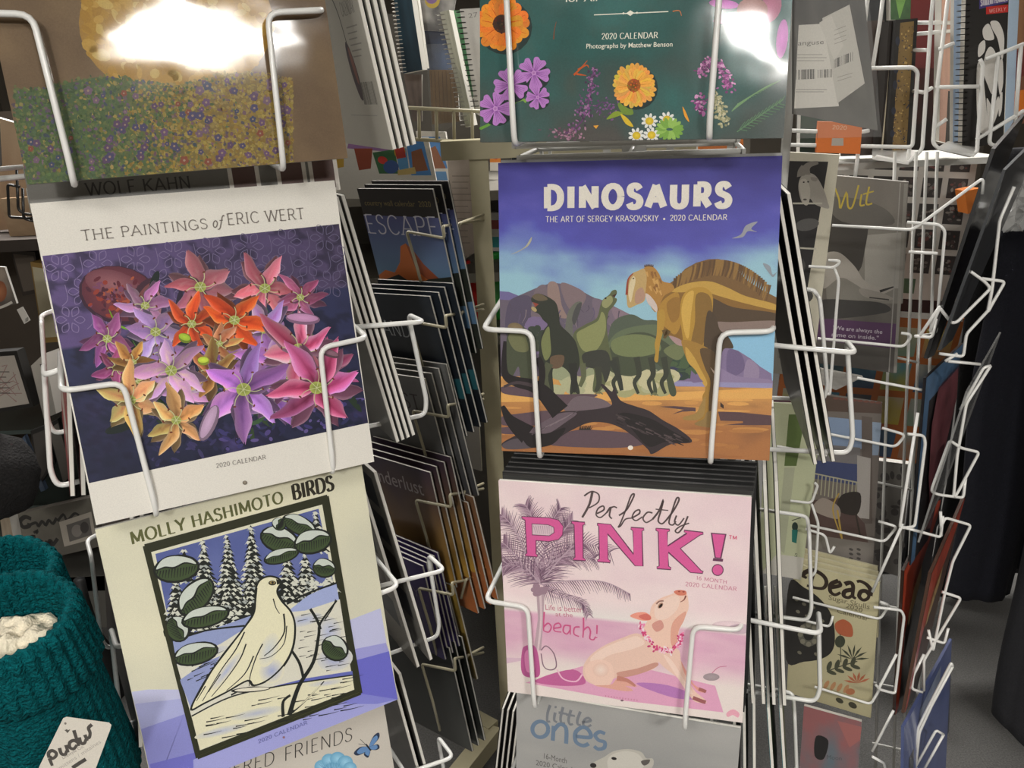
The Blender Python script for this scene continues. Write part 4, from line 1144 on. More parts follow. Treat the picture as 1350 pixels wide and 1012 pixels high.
# ---- right, third pocket: piglet on the beach
P_M = foot((.124, .925, .888), -15.8, 3.4, .6, H12)
A = Art(W12, H12, P_M, gain=1.15).use(630, 590, .4171)
A.card((226, 206, 204)); A.set_unit((450, 450))
def pinkbg(u, v):
    n = fbm(u * 1.2, v * 2, 4, 3, 41)
    c = mixc((230, 212, 210), (220, 194, 200), .3 + n + u * .3)
    if v > .50: c = mixc(c, (222, 214, 210), min(1, (v - .5) * 12))
    if v > .585 + .0 * u: c = mixc((214, 174, 190), (206, 158, 182), .5 + fbm(u, v * 4, 7, 3, 12) * 1.4)
    if v > .74: c = mixc(c, (222, 210, 204), min(1, (v - .74) * 9 + n * .4))
    return c
A.uv().grid([(0, 1), (1, 1), (1, 0), (0, 0)], pinkbg, 50, 60); A.use(630, 590, .4171)
PL = [(126, 98, 116), (146, 116, 134), (104, 78, 98), (168, 142, 156)]
def frond(pts, n, l0, side=(-1, 1), drop=.5):
    c = catmull(pts, False, n)
    for i in range(1, len(c) - 1):
        dx, dy = c[i + 1][0] - c[i - 1][0], c[i + 1][1] - c[i - 1][1]; d = math.hypot(dx, dy) or 1
        t = i / len(c)
        for sd in side:
            l = l0 * (1.05 - t * .6) * rnd.uniform(.7, 1.1)
            ex, ey = c[i][0] + (-dy / d * sd * .8 + dx / d * .75) * l, c[i][1] + (dx / d * sd * .8 + dy / d * .75) * l + l * drop * .3
            A.stroke([c[i], ((c[i][0] + ex) / 2, (c[i][1] + ey) / 2 - 3), (ex, ey)], 4.4, rnd.choice(PL), 1)
    A.stroke(pts, 5, (176, 152, 164), 2)
A.cyc(120)
for fr_ in ([(196, 430), (150, 330), (110, 250), (74, 210)], [(196, 430), (210, 320), (232, 240), (262, 190)], [(196, 430), (270, 340), (330, 300), (420, 330)], [(196, 430), (140, 380), (100, 370), (76, 380)], [(196, 430), (180, 300), (170, 220), (150, 180)],
            [(200, 432), (250, 300), (280, 250), (300, 230)], [(200, 432), (110, 330), (80, 300)], [(196, 430), (240, 360), (300, 340), (370, 350)]):
    frond(fr_, 12, 74)
frond([(200, 432), (290, 420), (400, 424), (482, 462)], 14, 44, (1,), 1.5); frond([(200, 440), (270, 470), (330, 490), (350, 530)], 10, 34, (1, -1), 1)
A.cyc(0)
A.poly([(184, 440), (212, 440), (206, 560), (200, 640), (176, 640), (190, 540)], (176, 152, 160)); A.stroke([(196, 440), (200, 540), (190, 640)], 8, (206, 186, 190), 6)
for i in range(10): A.ell(rnd.gauss(196, 10), rnd.gauss(452, 10), 12, 9, 0, (150, 122, 136), n=10)
A.use(630, 590, .4171)
# mat, sand, bag
A.poly([(150, 742), (330, 690), (540, 700), (750, 752), (776, 836), (470, 800)], (214, 156, 184)); A.poly([(500, 745), (600, 750), (700, 790), (620, 790)], (176, 118, 176), True); A.poly([(180, 736), (300, 700), (340, 744), (260, 752)], (186, 96, 146), True)
A.stroke([(250, 700), (270, 730), (310, 738), (330, 716)], 5, (226, 180, 200)); A.poly([(70, 660), (140, 664), (140, 672), (80, 680)], (206, 176, 190))
A.poly([(140, 640), (150, 626), (176, 624), (190, 650), (196, 716), (170, 726), (144, 718), (136, 690)], (178, 88, 140), True); A.poly([(148, 650), (170, 640), (180, 700), (154, 706)], (214, 130, 176), True)
A.stroke([(200, 640), (216, 626), (240, 650), (248, 690), (230, 702), (208, 690), (200, 650)], 4, (130, 100, 116)); 
for q in ((738, 724, 26, 12, (150, 136, 140)), (790, 560, 50, 14, (206, 186, 190)), (830, 572, 40, 16, (190, 168, 178))): A.ell(q[0], q[1], q[2], q[3], 0, q[4], tuple(min(250, k * 1.08) for k in q[4]))
A.stroke([(740, 712), (760, 694), (786, 690)], 2.4, (190, 110, 140))
# piglet
A.use(740, 740, .19274)
SK, SKD, SKL, SKR = (222, 188, 172), (194, 144, 130), (230, 202, 188), (214, 150, 138)
A.poly([(600, 640), (700, 640), (800, 660), (840, 720), (900, 830), (960, 870), (990, 880), (980, 896), (930, 880), (860, 800), (760, 720)], SKR, True)
A.poly([(150, 720), (200, 640), (300, 570), (420, 520), (520, 490), (600, 540), (640, 620), (660, 710), (560, 760), (430, 790), (360, 800), (300, 850), (220, 840), (160, 800)], SK, True)
A.poly([(200, 660), (300, 585), (440, 530), (520, 510), (570, 560), (480, 600), (330, 640), (230, 700)], SKL, True)
A.poly([(380, 760), (520, 730), (640, 690), (660, 712), (560, 760), (430, 790)], SKD, True)
A.poly([(160, 760), (190, 690), (270, 670), (340, 700), (360, 780), (320, 850), (230, 846)], (228, 194, 178), True); A.ell(270, 740, 56, 50, 0, (222, 186, 170), (238, 210, 198))
A.poly([(230, 846), (340, 840), (380, 800), (440, 800), (500, 840), (514, 856), (440, 850), (480, 870), (486, 884), (420, 884), (300, 862)], (214, 160, 144), True); A.stroke([(380, 796), (450, 812), (506, 850)], 20, (186, 124, 110), 8)
# front leg
A.poly([(600, 560), (700, 600), (800, 600), (820, 690), (850, 780), (910, 880), (980, 940), (990, 966), (920, 960), (880, 920), (800, 800), (700, 720), (640, 650)], SK, True)
A.poly([(700, 640), (760, 680), (840, 810), (900, 900), (860, 890), (780, 770)], SKL, True); A.stroke([(900, 930), (950, 950), (988, 962)], 14, (150, 90, 90)); A.stroke([(940, 870), (968, 880), (990, 890)], 12, (160, 96, 92))
# head
A.poly([(560, 470), (600, 380), (620, 300), (680, 250), (760, 220), (790, 200), (850, 204), (868, 260), (870, 320), (850, 370), (820, 420), (800, 500), (790, 590), (720, 600), (640, 580), (590, 530)], (228, 192, 174), True)
A.poly([(640, 310), (700, 260), (780, 230), (810, 260), (790, 330), (720, 390), (650, 390)], SKL, True); A.poly([(620, 430), (680, 400), (700, 450), (650, 480)], (204, 146, 134), True)
A.poly([(760, 420), (850, 340), (840, 400), (800, 480), (790, 580), (750, 560)], (214, 158, 140), True)
A.poly([(770, 205), (800, 194), (850, 200), (852, 226), (820, 232), (790, 226)], (206, 122, 100), True); A.ell(806, 204, 8, 5, 0, (150, 70, 60)); A.ell(836, 206, 8, 5, 0, (150, 70, 60))
A.stroke([(852, 232), (840, 260), (815, 276)], 5, (130, 70, 60), 2); A.ell(678, 300, 24, 14, -50, (170, 130, 110)); A.ell(680, 302, 17, 9, -50, (40, 26, 24)); A.stroke([(650, 290), (670, 272), (700, 268)], 5, (150, 110, 96))
A.poly([(470, 372), (510, 350), (570, 346), (610, 370), (612, 396), (570, 404), (520, 394)], (226, 150, 132), True); A.poly([(530, 372), (580, 356), (612, 376), (606, 398), (560, 396)], (206, 110, 100), True)
A.cyc(40)
for i in range(150):          # lei of blossoms
    t = rnd.random()
    x, y = catmull([(540, 440), (580, 510), (650, 590), (730, 610), (800, 560), (820, 500)], False, 20)[int(t * 100)]
    A.ell(x + rnd.gauss(0, 10), y + rnd.gauss(0, 13), rnd.uniform(6, 14), rnd.uniform(4, 8), rnd.uniform(0, 180), rnd.choice([(226, 130, 170), (206, 70, 120), (236, 190, 206), (190, 60, 110), (240, 214, 220)]), n=7)
A.cyc(0)
# lettering
A.use(630, 590, .4171)
BK = (84, 70, 70)
def script(pts, w=5.2): A.stroke(pts, w, BK, w * .8)
script([(362, 140), (352, 180), (330, 220)], 8); script([(336, 152), (360, 138), (382, 148), (380, 172), (352, 190)]); 
script([(376, 208), (398, 196), (396, 184), (380, 192), (374, 212), (388, 220), (408, 204)]); script([(408, 204), (420, 188), (416, 214), (424, 224)], 6); script([(416, 192), (430, 186), (440, 190)])
script([(446, 214), (470, 196), (490, 160), (494, 146), (484, 152), (470, 190), (450, 240), (444, 250), (452, 246), (466, 226), (486, 222)])
script([(486, 222), (510, 208), (510, 196), (496, 202), (488, 220), (500, 230), (520, 218)]); script([(552, 206), (536, 204), (522, 222), (532, 236), (552, 226)]); script([(552, 226), (572, 200), (586, 166), (578, 200), (570, 230), (582, 240), (596, 228)], 6); script([(562, 194), (602, 198)], 4)
script([(596, 228), (620, 196), (636, 164), (628, 160), (614, 200), (604, 236), (616, 244), (626, 232)], 5.6); script([(628, 214), (622, 234), (634, 244), (652, 222)]); script([(664, 216), (650, 248), (634, 268), (624, 262), (640, 248), (668, 238)])
PN = (208, 90, 148)
ED = (100, 56, 84)
for pts in ([(138, 217), (225, 221), (255, 228), (270, 248), (268, 275), (255, 290), (225, 296), (184, 293), (184, 335), (189, 339), (188, 345), (150, 342), (150, 336), (155, 333), (149, 228), (140, 223)],
            [(296, 232), (338, 235), (338, 242), (332, 244), (333, 348), (340, 352), (340, 357), (302, 355), (302, 349), (307, 346), (304, 243), (296, 238)],
            [(378, 238), (420, 242), (492, 336), (490, 262), (484, 258), (484, 251), (525, 254), (525, 260), (519, 263), (522, 374), (497, 373), (410, 272), (412, 352), (418, 356), (418, 363), (378, 360), (378, 354), (384, 351), (382, 248), (378, 245)],
            [(563, 254), (606, 257), (606, 263), (599, 266), (600, 310), (660, 270), (652, 266), (652, 260), (712, 267), (712, 273), (702, 276), (640, 318), (706, 388), (712, 390), (710, 397), (672, 394), (602, 330), (603, 374), (610, 378), (610, 385), (566, 382), (566, 376), (573, 373), (570, 265), (563, 261)]):
    A.poly(pts, PN); A.stroke(pts + [pts[0]], 2.6, ED, smooth=False)
hole = [(171, 240), (222, 243), (240, 251), (241, 268), (226, 278), (172, 275)]
A.poly(hole, (206, 182, 190)); A.stroke(hole + [hole[0]], 2.4, ED, smooth=False)
for i in range(9): A.stroke([(176 + i * 7, 246), (184 + i * 6, 272)], 2.6, (170, 142, 156), 1)
A.poly([(736, 268), (786, 272), (770, 350), (748, 348)], ED); A.poly([(741, 272), (781, 275), (766, 347), (752, 346)], PN)
A.poly([(744, 348), (776, 351), (774, 360), (742, 357)], ED); A.ell(758, 386, 19, 19, 0, ED); A.ell(758, 386, 16, 16, 0, PN)
A.text('T', (793, 288), (803, 289), 13, (206, 90, 120), .16, .2); A.text('M', (805, 289), (819, 290), 13, (206, 90, 120), .16, .2)
A.text('16 MONTH', (690, 416), (787, 430), 13, (196, 130, 150), .12, .16); A.text('2020 CALENDAR', (656, 436), (818, 452), 14, (196, 130, 150), .12, .16)
PB = (186, 110, 130)
A.sans('Life is better', (214, 512), (331, 520), 20, PB); A.sans('at the', (246, 532), (300, 535), 16, PB)
DP = (196, 84, 130)
for pts in ([(210, 518), (208, 548), (208, 578)], [(208, 566), (222, 554), (232, 566), (224, 582), (208, 578)], [(240, 570), (262, 566), (256, 554), (242, 560), (242, 578), (264, 582)], [(290, 562), (274, 562), (270, 580), (282, 588), (292, 574)], [(292, 560), (292, 590)], [(322, 566), (306, 568), (304, 588), (320, 596)],
            [(334, 536), (334, 570), (332, 600)], [(334, 576), (348, 566), (356, 580), (354, 602), (366, 606), (372, 596)], [(377, 560), (376, 588)], [(375, 598), (376, 601)]):
    A.stroke(pts, 5.4, DP, 4)
for k in range(12): x = 404 + k * 9; A.ell(x, 784 + k * 1.2, 2, 2.6, 0, (196, 130, 150), n=6)
A.ell(456, 798, 5, 3, 0, (120, 90, 100)); A.poly([(786, 838), (806, 826), (826, 838), (822, 852), (806, 844), (790, 850)], (222, 160, 176), True)
calendar('wall_calendar', 'pink wall calendar with a piglet in a flower garland, third pocket of the middle rack', 'calendar', P_M, W12, H12,
         A.mesh('cover', PRINT_MATT), group='front calendars of the middle rack')

# ---- right, bottom pocket: polar bear cub
L_M = foot((.127, .945, .545), -15.6, 4.9, -1.4, H12)
A = Art(W12, H12, L_M, gain=1.0).use(640, 890, .3259)
A.card((158, 156, 150)); A.set_unit((500, 200))
A.uv().grid([(0, 1), (1, 1), (1, 0), (0, 0)], lambda u, v: mixc((176, 174, 170), (150, 150, 148), .5 + fbm(u * .6, v * 2, 3, 3, 8)), 20, 20); A.use(640, 890, .3259)
GB, BL_ = (122, 126, 132), (108, 128, 150)
for pts in ([(262, 120), (252, 150), (250, 184), (262, 186)], [(282, 150), (278, 180), (290, 190)], [(314, 128), (304, 170), (308, 192), (322, 192)], [(296, 150), (330, 156)], [(346, 140), (336, 178), (342, 198), (354, 196)], [(326, 158), (362, 164)], [(384, 146), (372, 180), (374, 198), (386, 200)], [(390, 190), (424, 184), (416, 172), (400, 180), (396, 200), (412, 208), (428, 200)]):
    A.stroke(pts, 12, GB, 9)
A.ell(284, 128, 5, 5, 0, GB)
A.stroke([(222 + 32 * math.cos(a * .35), 218 + 32 * math.sin(a * .35)) for a in range(19)], 17, BL_); A.stroke([(272, 264), (276, 204)], 17, BL_); A.stroke([(276, 222), (300, 198), (326, 214), (326, 276)], 17, BL_)
A.stroke([(366, 246), (424, 250), (416, 220), (390, 210), (364, 232), (366, 268), (394, 284), (418, 276)], 17, BL_); A.stroke([(484, 236), (462, 228), (444, 242), (458, 262), (482, 270), (480, 292), (456, 298), (440, 286)], 16, BL_)
A.sans('16-Month', (236, 336), (328, 356), 26, (90, 88, 86)); A.sans('2020 Calendar', (204, 362), (376, 396), 24, (90, 88, 86))
A.poly([(424, 362), (450, 345), (480, 330), (520, 306), (580, 298), (630, 310), (650, 335), (676, 336), (680, 360), (660, 400), (640, 480), (460, 480), (470, 420), (440, 380)], (186, 182, 172), True)
A.poly([(500, 330), (560, 306), (620, 320), (640, 370), (560, 400), (500, 380)], (202, 198, 188), True); A.ell(436, 364, 13, 10, 10, (50, 46, 46)); A.ell(520, 336, 11, 6, 10, (40, 36, 36)); A.poly([(630, 346), (664, 340), (660, 356), (640, 364)], (96, 90, 86), True)
A.stroke([(440, 380), (470, 388), (490, 380)], 4, (110, 104, 100))
calendar('wall_calendar', 'grey wall calendar with a polar bear cub, bottom pocket of the middle rack', 'calendar', L_M, W12, H12,
         A.mesh('cover', PRINT_MATT), group='front calendars of the middle rack')
# ------------------------------------------------------------------ builders for everything behind and beside
ORD = ['frontmost', 'second', 'third', 'fourth', 'fifth', 'sixth', 'seventh']
def copy_thing(root, M, label):
    r = root.copy(); COL.objects.link(r); r.matrix_world = M; r['label'] = label
    for ch in list(root.children):
        c = ch.copy(); COL.objects.link(c); c.parent = r
    return r
def stack(label, M, w, h, art, n, step, group, t=.0045, back=(70, 68, 66), ords=None, name='wall_calendar', cat='calendar', pages=PAPER, jit=.0, back_art=None):
    first = None
    for i in range(n):
        Mi = M @ Matrix.Translation(Vector(step) * i) @ Matrix.Rotation(math.radians(rnd.uniform(-jit, jit)), 4, 'Z')
        lb = '%s %s' % ((ords or ORD)[i], label) if n > 1 else label
        if first is None:
            first = calendar(name, lb, cat, Mi, w, h, art, t, back, group, pages=pages)
            if back_art is not None:
                o = link_mesh('back_print', back_art, first); o.matrix_local = Matrix.Translation((0, 0, -t / 2 + .0016)) @ Matrix.Rotation(math.pi, 4, 'Y')
        else: copy_thing(first, Mi, lb)
    return first
def side_pose(pole, yaw, k, zc, fwd, lean, h, u=0.0):
    y = math.radians(yaw + 90 * k)
    n = Vector((math.sin(y), -math.cos(y), 0)); a = Vector((math.cos(y), math.sin(y), 0))
    return foot(Vector((pole[0], pole[1], zc)) + n * fwd + a * u, yaw + 90 * k, lean, 0, h)
def simple_art(w, h, paint, gain=1.0, material=PRINT_MATT):
    A = Art(w, h, None, gain=gain); A.unit = w; paint(A)
    return A.mesh('cover', material)
def grad(c0, c1, ny=8, nscale=0.0, amt=.5, nx=8):
    return lambda A: A.grid([(0, 1), (1, 1), (1, 0), (0, 0)], lambda u, v: mixc(c0, c1, v + (fbm(u, v, nscale, 3, 5) * amt if nscale else 0)), nx if not nscale else 24, ny if not nscale else 24)

def panel(name, label, cat, quad, Y, yaw, t, paint, body=(200, 196, 188), lean=0.0, group=None, gain=1.0, material=PRINT_MATT, cover='cover', bodyname='body', root=None, at_px=None):
    """A flat printed thing seen at quad (TL, TR, BR, BL), standing in a plane at depth Y, with thickness t behind its face."""
    cx, cy = at_px or (sum(q[0] for q in quad) / 4, sum(q[1] for q in quad) / 4)
    M = cal_matrix(at(cx, cy, Y), yaw, lean)
    n = M.to_3x3() @ Vector((0, 0, 1)); o = M.translation.copy()
    base = on_plane((quad[2][0] + quad[3][0]) / 2, (quad[2][1] + quad[3][1]) / 2, o, n)
    M.translation = base
    Mi = M.inverted()
    P = [Mi @ on_plane(q[0], q[1], o, n) for q in quad]
    if root is None:
        root = empty(name, mat=M); tag(root, label, cat, group)
    b = MB()
    bl, br, tr, tl = P[3], P[2], P[1], P[0]
    back = Vector((0, 0, -t))
    b.hexa([bl + back, br + back, br, bl, tl + back, tr + back, tr, tl])
    b.build(bodyname, mat('card_body_%d_%d_%d' % tuple(body), body, .6), root)
    A = Art(20, 20, M, z0=.0004, gain=gain)
    Lc = A.L
    def L2(p):
        if A.mp is None: q = (tl * (1 - p[0]) + tr * p[0]) * p[1] + (bl * (1 - p[0]) + br * p[0]) * (1 - p[1]); return (q.x, q.y)
        q = A.Mi @ on_plane(A.mp[0] + p[0] * A.mp[2], A.mp[1] + p[1] * A.mp[2], A.o, A.n); return (q.x, q.y)
    A.L = L2
    A.use(0, 0, 1); A.unit = (tr - tl).length / max(1, math.dist(quad[0], quad[1]))
    A.quad = quad
    paint(A)
    link_mesh(cover, A.mesh(cover, material), root)
    return root
def flat(col):
    return lambda A: A.poly(A.quad, col)
def fill(A, c0, c1, s=4, amt=1.0, n=16):
    A.uv().grid([(0, 1), (1, 1), (1, 0), (0, 0)], lambda u, v: mixc(c0, c1, v + fbm(u, v, s, 3, 9) * amt), n, n); A.use(0, 0, 1)
def barcode(A, x0, y0, x1, y1, h, col=(50, 48, 46)):
    for i in range(18):
        t = i / 17; x, y = x0 + (x1 - x0) * t, y0 + (y1 - y0) * t
        if rnd.random() < .25: continue
        A.stroke([(x, y), (x, y + h)], rnd.choice([.7, 1.2, 1.8]) * abs(x1 - x0) / 40, col, smooth=False)
def lines(A, x0, y0, x1, dy, n, col, w=1.0, slope=0.0):
    for i in range(n):
        A.stroke([(x0, y0 + dy * i), (x1 - rnd.uniform(0, .25) * (x1 - x0), y0 + dy * i + slope)], w, col, smooth=False)
def wires(paths, parent, Y, yaw, r=.0022, name='pocket_hook', m=None, rr=.008, anchor=None):
    """Bent wires seen at the given points, lying in one upright plane; a third coordinate moves a point out of that plane towards the viewer."""
    for p in paths:
        a = anchor or p[0]
        M = cal_matrix(at(a[0], a[1], Y), yaw, 0); n = M.to_3x3() @ Vector((0, 0, 1)); o = M.translation
        pts = [on_plane(q[0], q[1], o + n * (q[2] if len(q) > 2 else 0), n) for q in p]
        if parent is not None: pts = [parent.matrix_world.inverted() @ q for q in pts]
        b = MB(); b.tube(fillet(pts, rr), r, 7); b.build(name, m or WIRE, parent)
bpy.context.view_layer.update()

# ------------------------------------------------------------------ more stock in the two revolving racks
# stack of black-edged calendars behind the piglet
def blackpage(A):
    A.card((30, 30, 30)); A.poly([(.0, .985), (1, .985), (1, .955), (0, .955)], (60, 60, 58)); A.poly([(.02, .2), (.98, .2), (.98, .85), (.02, .85)], (120, 112, 112))
stack('black bordered calendar of the stack behind the piglet calendar', P_M @ Matrix.Translation((.002, .007, -.012)), W12, H12, simple_art(W12, H12, blackpage, material=PRINT), 6, (.0008, .0022, -.0105),
      'black bordered calendars behind the piglet calendar', back=(34, 34, 34), pages=mat('black_pages', (48, 46, 44), .6))
# a grey calendar behind the lilies
def greycal(A):
    A.card((112, 110, 104)); A.unit = W12
    A.text('WOLF KAHN', (.17, .903), (.50, .903), .042, (52, 52, 50), .09, .13, .08)
    for x in (.63, .80, .92): A.poly([(x, .97), (x + .11, .97), (x + .11, .86), (x, .86)], (214, 208, 198)); A.poly([(x + .015, .965), (x + .095, .965), (x + .095, .87), (x + .015, .87)], (88, 62, 56))
stack('grey titled calendar standing just behind the lily calendar', W_M @ Matrix.Translation((.0, .036, -.012)), W12, H13, simple_art(W12, H13, greycal), 1, (0, 0, -.01), None)
stack('blue edged calendar hidden behind the dinosaur calendar', D_M @ Matrix.Translation((.001, .004, -.012)), W12, H13, simple_art(W12, H13, grad((150, 150, 148), (120, 120, 124))), 1, (0, 0, -.01), None)

GREYS = grad((104, 104, 102), (60, 60, 62), nscale=5)
def photo_back(A):
    A.card((186, 182, 170)); A.unit = W12
    for x, y, a in ((.66, .74, .5), (.56, .80, .4), (.72, .28, .3)):
        A.ell(x, y, .045, .11, 14, (70, 58, 66)); A.ell(x + .01, y + .02, .02, .07, 14, (130, 84, 74)); A.stroke([(x - .01, y + .1), (x - .03, y + .2), (x - .07, y + .26)], .010, (80, 76, 70))
    A.text('CALENDAR', (.74, .47), (.93, .47), .05, (120, 116, 108), .07, .1)
    for i in range(6): A.stroke([(.76, .43 - i * .02), (.92 - .02 * (i % 3), .43 - i * .02)], .005, (140, 136, 128), smooth=False)
    for i in range(16): A.stroke([(.76 + i * .012, .16), (.76 + i * .012, .24)], rnd.choice([.004, .008]), (84, 82, 78), smooth=False)
    A.stroke([(.5, .12), (.9, .12)], .004, (160, 156, 148), smooth=False)
pb = simple_art(W12, H13, photo_back)
def thumbs_back(A):
    A.card((152, 148, 140)); A.unit = W12
    for j in range(4):
        for i in range(3): A.poly([(.06 + i * .31, .95 - j * .2), (.32 + i * .31, .95 - j * .2), (.32 + i * .31, .80 - j * .2), (.06 + i * .31, .80 - j * .2)], rnd.choice([(60, 64, 58), (84, 86, 90), (52, 52, 58), (92, 80, 70)]))
    for i in range(6): A.stroke([(.06, .16 - i * .02), (.5, .16 - i * .02)], .005, (110, 106, 100), smooth=False)
tb = simple_art(W12, H13, thumbs_back)
gc = simple_art(W12, H13, GREYS)
BACKW = ['rearmost', 'second', 'third', 'frontmost', 'fifth']
S = 'calendar seen edge on in the'
stack('cream %s top right side of the left rack' % S, side_pose(LPOLE, 24, 1, 1.600, .222, 9, H13), W12, H13, gc, 4, (.0, 0, .0085), 'edge-on calendars, left rack top side pocket', back=(186, 182, 170), ords=BACKW, t=.0042, back_art=pb)
stack('white edged %s second right side of the left rack' % S, side_pose(LPOLE, 27.3, 1, 1.222, .182, 11, H13), W12, H13, gc, 4, (.0, 0, .0078), 'edge-on calendars, left rack second side pocket', back=(150, 147, 140), ords=BACKW, t=.0040, back_art=simple_art(W12, H13, grad((150, 146, 138), (118, 116, 112), nscale=4)))
stack('white edged %s third right side of the left rack' % S, side_pose(LPOLE, 30.3, 1, .855, .180, 10, H13), W12, H13, gc, 2, (.0, 0, .022), 'edge-on calendars, left rack third side pocket', back=(112, 110, 104), ords=['inner', 'outer'], t=.0042, back_art=tb)
stack('white edged %s bottom right side of the left rack' % S, side_pose(LPOLE, 30, 1, .53, .19, 8, H13), W12, H13, gc, 2, (.0, 0, .012), 'edge-on calendars, left rack bottom side pocket', back=(90, 88, 84), ords=['inner', 'outer'], t=.0042, back_art=simple_art(W12, H13, grad((110, 106, 100), (70, 68, 66), nscale=5)))
# left faces of the left rack
stack('pale %s top left side of the left rack' % S, side_pose(LPOLE, 24, 3, 1.60, .185, 9, H13), W12, H13, simple_art(W12, H13, grad((190, 186, 176), (150, 146, 138), nscale=4)), 3, (0, 0, -.009), 'pale calendars, left rack top left pocket', t=.0042)
stack('red covered calendar on the second left side of the left rack', side_pose(LPOLE, 27.3, 3, 1.249, .150, 9, H13), W12, H13, simple_art(W12, H13, lambda A: (A.card((142, 56, 54)), A.poly([(.1, .2), (.9, .2), (.9, .1), (.1, .1)], (190, 180, 170)))), 2, (0, 0, -.011), 'red calendars on the left rack', t=.0042, ords=['outer', 'inner'])
stack('dark brown calendar on the third left side of the left rack', side_pose(LPOLE, 30.3, 3, .9, .150, 8, H13), W12, H13, simple_art(W12, H13, lambda A: (grad((74, 58, 50), (56, 44, 40), nscale=6)(A), A.poly([(0, .86), (.2, .86), (.2, .76), (0, .76)], (96, 126, 190)))), 2, (0, 0, -.011), 'brown calendars on the left rack', t=.0042, ords=['outer', 'inner'])
# right faces of the middle rack
dk = simple_art(W12, H13, grad((34, 34, 36), (52, 50, 50), nscale=4))
stack('black %s second right side of the middle rack' % S, side_pose(RPOLE, -11.1, 1, 1.211, .192, 12.5, H13), W12, H13, dk, 3, (0, 0, .0105), 'edge-on black calendars, middle rack second side pocket', back=(30, 29, 28), ords=['innermost', 'middle', 'outermost'], t=.0036)
stack('black %s third right side of the middle rack' % S, side_pose(RPOLE, -15.8, 1, .865, .168, 5, H13), W12, H13, dk, 4, (0, 0, .0135), 'edge-on calendars, middle rack third side pocket', back=(52, 56, 54), ords=['innermost', 'second', 'third', 'outermost'], t=.0040)
gt = simple_art(W12, H13, grad((108, 134, 70), (52, 70, 48), nscale=5))
stack('green covered %s bottom right side of the middle rack' % S, side_pose(RPOLE, -15.6, 1, .535, .235, 6, H13), W12, H13, gt, 2, (0, 0, -.016), 'green calendars, middle rack bottom side pocket', back=(40, 110, 116), ords=['outer', 'inner'], t=.0036)
stack('dark teal %s bottom right side of the middle rack' % S, side_pose(RPOLE, -15.6, 1, .545, .165, 3, H13), W12, H13, simple_art(W12, H13, grad((50, 66, 66), (36, 44, 44), nscale=5)), 3, (0, 0, .013), 'teal calendars, middle rack bottom side pocket', back=(60, 84, 84), ords=['innermost', 'middle', 'outermost'], t=.0036)
# left face of the middle rack, bottom
stack('grey %s bottom left side of the middle rack' % S, side_pose(RPOLE, -15.6, 3, .465, .172, 8, H13), W12, H13, simple_art(W12, H13, grad((96, 94, 90), (60, 58, 56), nscale=5)), 4, (0, 0, .008), 'edge-on calendars, middle rack bottom left pocket', back=(80, 78, 74), ords=['innermost', 'second', 'third', 'outermost'], t=.0024)
# clear bag with tagged card, hanging in the top right side of the middle rack
def bagcard(A):
    fill(A, (70, 68, 66), (100, 98, 92), 6)
    A.poly([(1053, 33), (1090, 31), (1106, 140), (1047, 143)], (214, 210, 200))
    A.poly([(1084, 24), (1120, 6), (1140, 110), (1104, 136)], (196, 192, 182)); A.poly([(1080, 30), (1096, 20), (1112, 60), (1100, 80)], (206, 202, 192))
    A.sans('anguse', (1052, 60), (1086, 58), 6, (110, 106, 100)); lines(A, 1050, 72, 1090, 4, 3, (150, 146, 138), .8)
    barcode(A, 1050, 92, 1074, 91, 13); barcode(A, 1078, 92, 1096, 91, 11); lines(A, 1049, 118, 1096, 3, 2, (140, 136, 130), .8)
    barcode(A, 1100, 78, 1124, 68, 12); lines(A, 1100, 40, 1118, 6, 4, (150, 146, 138), .7, -6); lines(A, 1104, 102, 1126, 5, 2, (150, 146, 138), .7, -6)
bag = panel('bagged_calendar', 'calendar in a clear bag with white barcode labels, beside the garden calendar', 'calendar', [(1046, -60), (1134, -60), (1157, 172), (1046, 150)], .985, 2, .004, bagcard, body=(70, 68, 66))
def bag_film(q, Y, yaw, parent, off=.006):
    M = cal_matrix(at(*q[3], Y), yaw, 0); n = M.to_3x3() @ Vector((0, 0, 1)); o = M.translation + n * off
    N = 10; b = MB(); vs = []
    for j in range(N + 1):
        for i in range(N + 1):
            u, v = i / N, j / N
            x = (q[0][0] * (1 - u) + q[1][0] * u) * (1 - v) + (q[3][0] * (1 - u) + q[2][0] * u) * v
            y = (q[0][1] * (1 - u) + q[1][1] * u) * (1 - v) + (q[3][1] * (1 - u) + q[2][1] * u) * v
            vs.append(parent.matrix_world.inverted() @ (on_plane(x, y, o, n) + n * .006 * (1 + noise.noise(Vector((u * 3, v * 4, Y * 7))))))
    b.add(vs, [(j * (N + 1) + i, (j + 1) * (N + 1) + i, (j + 1) * (N + 1) + i + 1, j * (N + 1) + i + 1) for j in range(N) for i in range(N)], 0, True)
    b.build('clear_bag', film_mat(), parent)
bpy.context.view_layer.update()
bag_film([(1046, -60), (1136, -60), (1160, 180), (1046, 182)], .985, 2, bag)

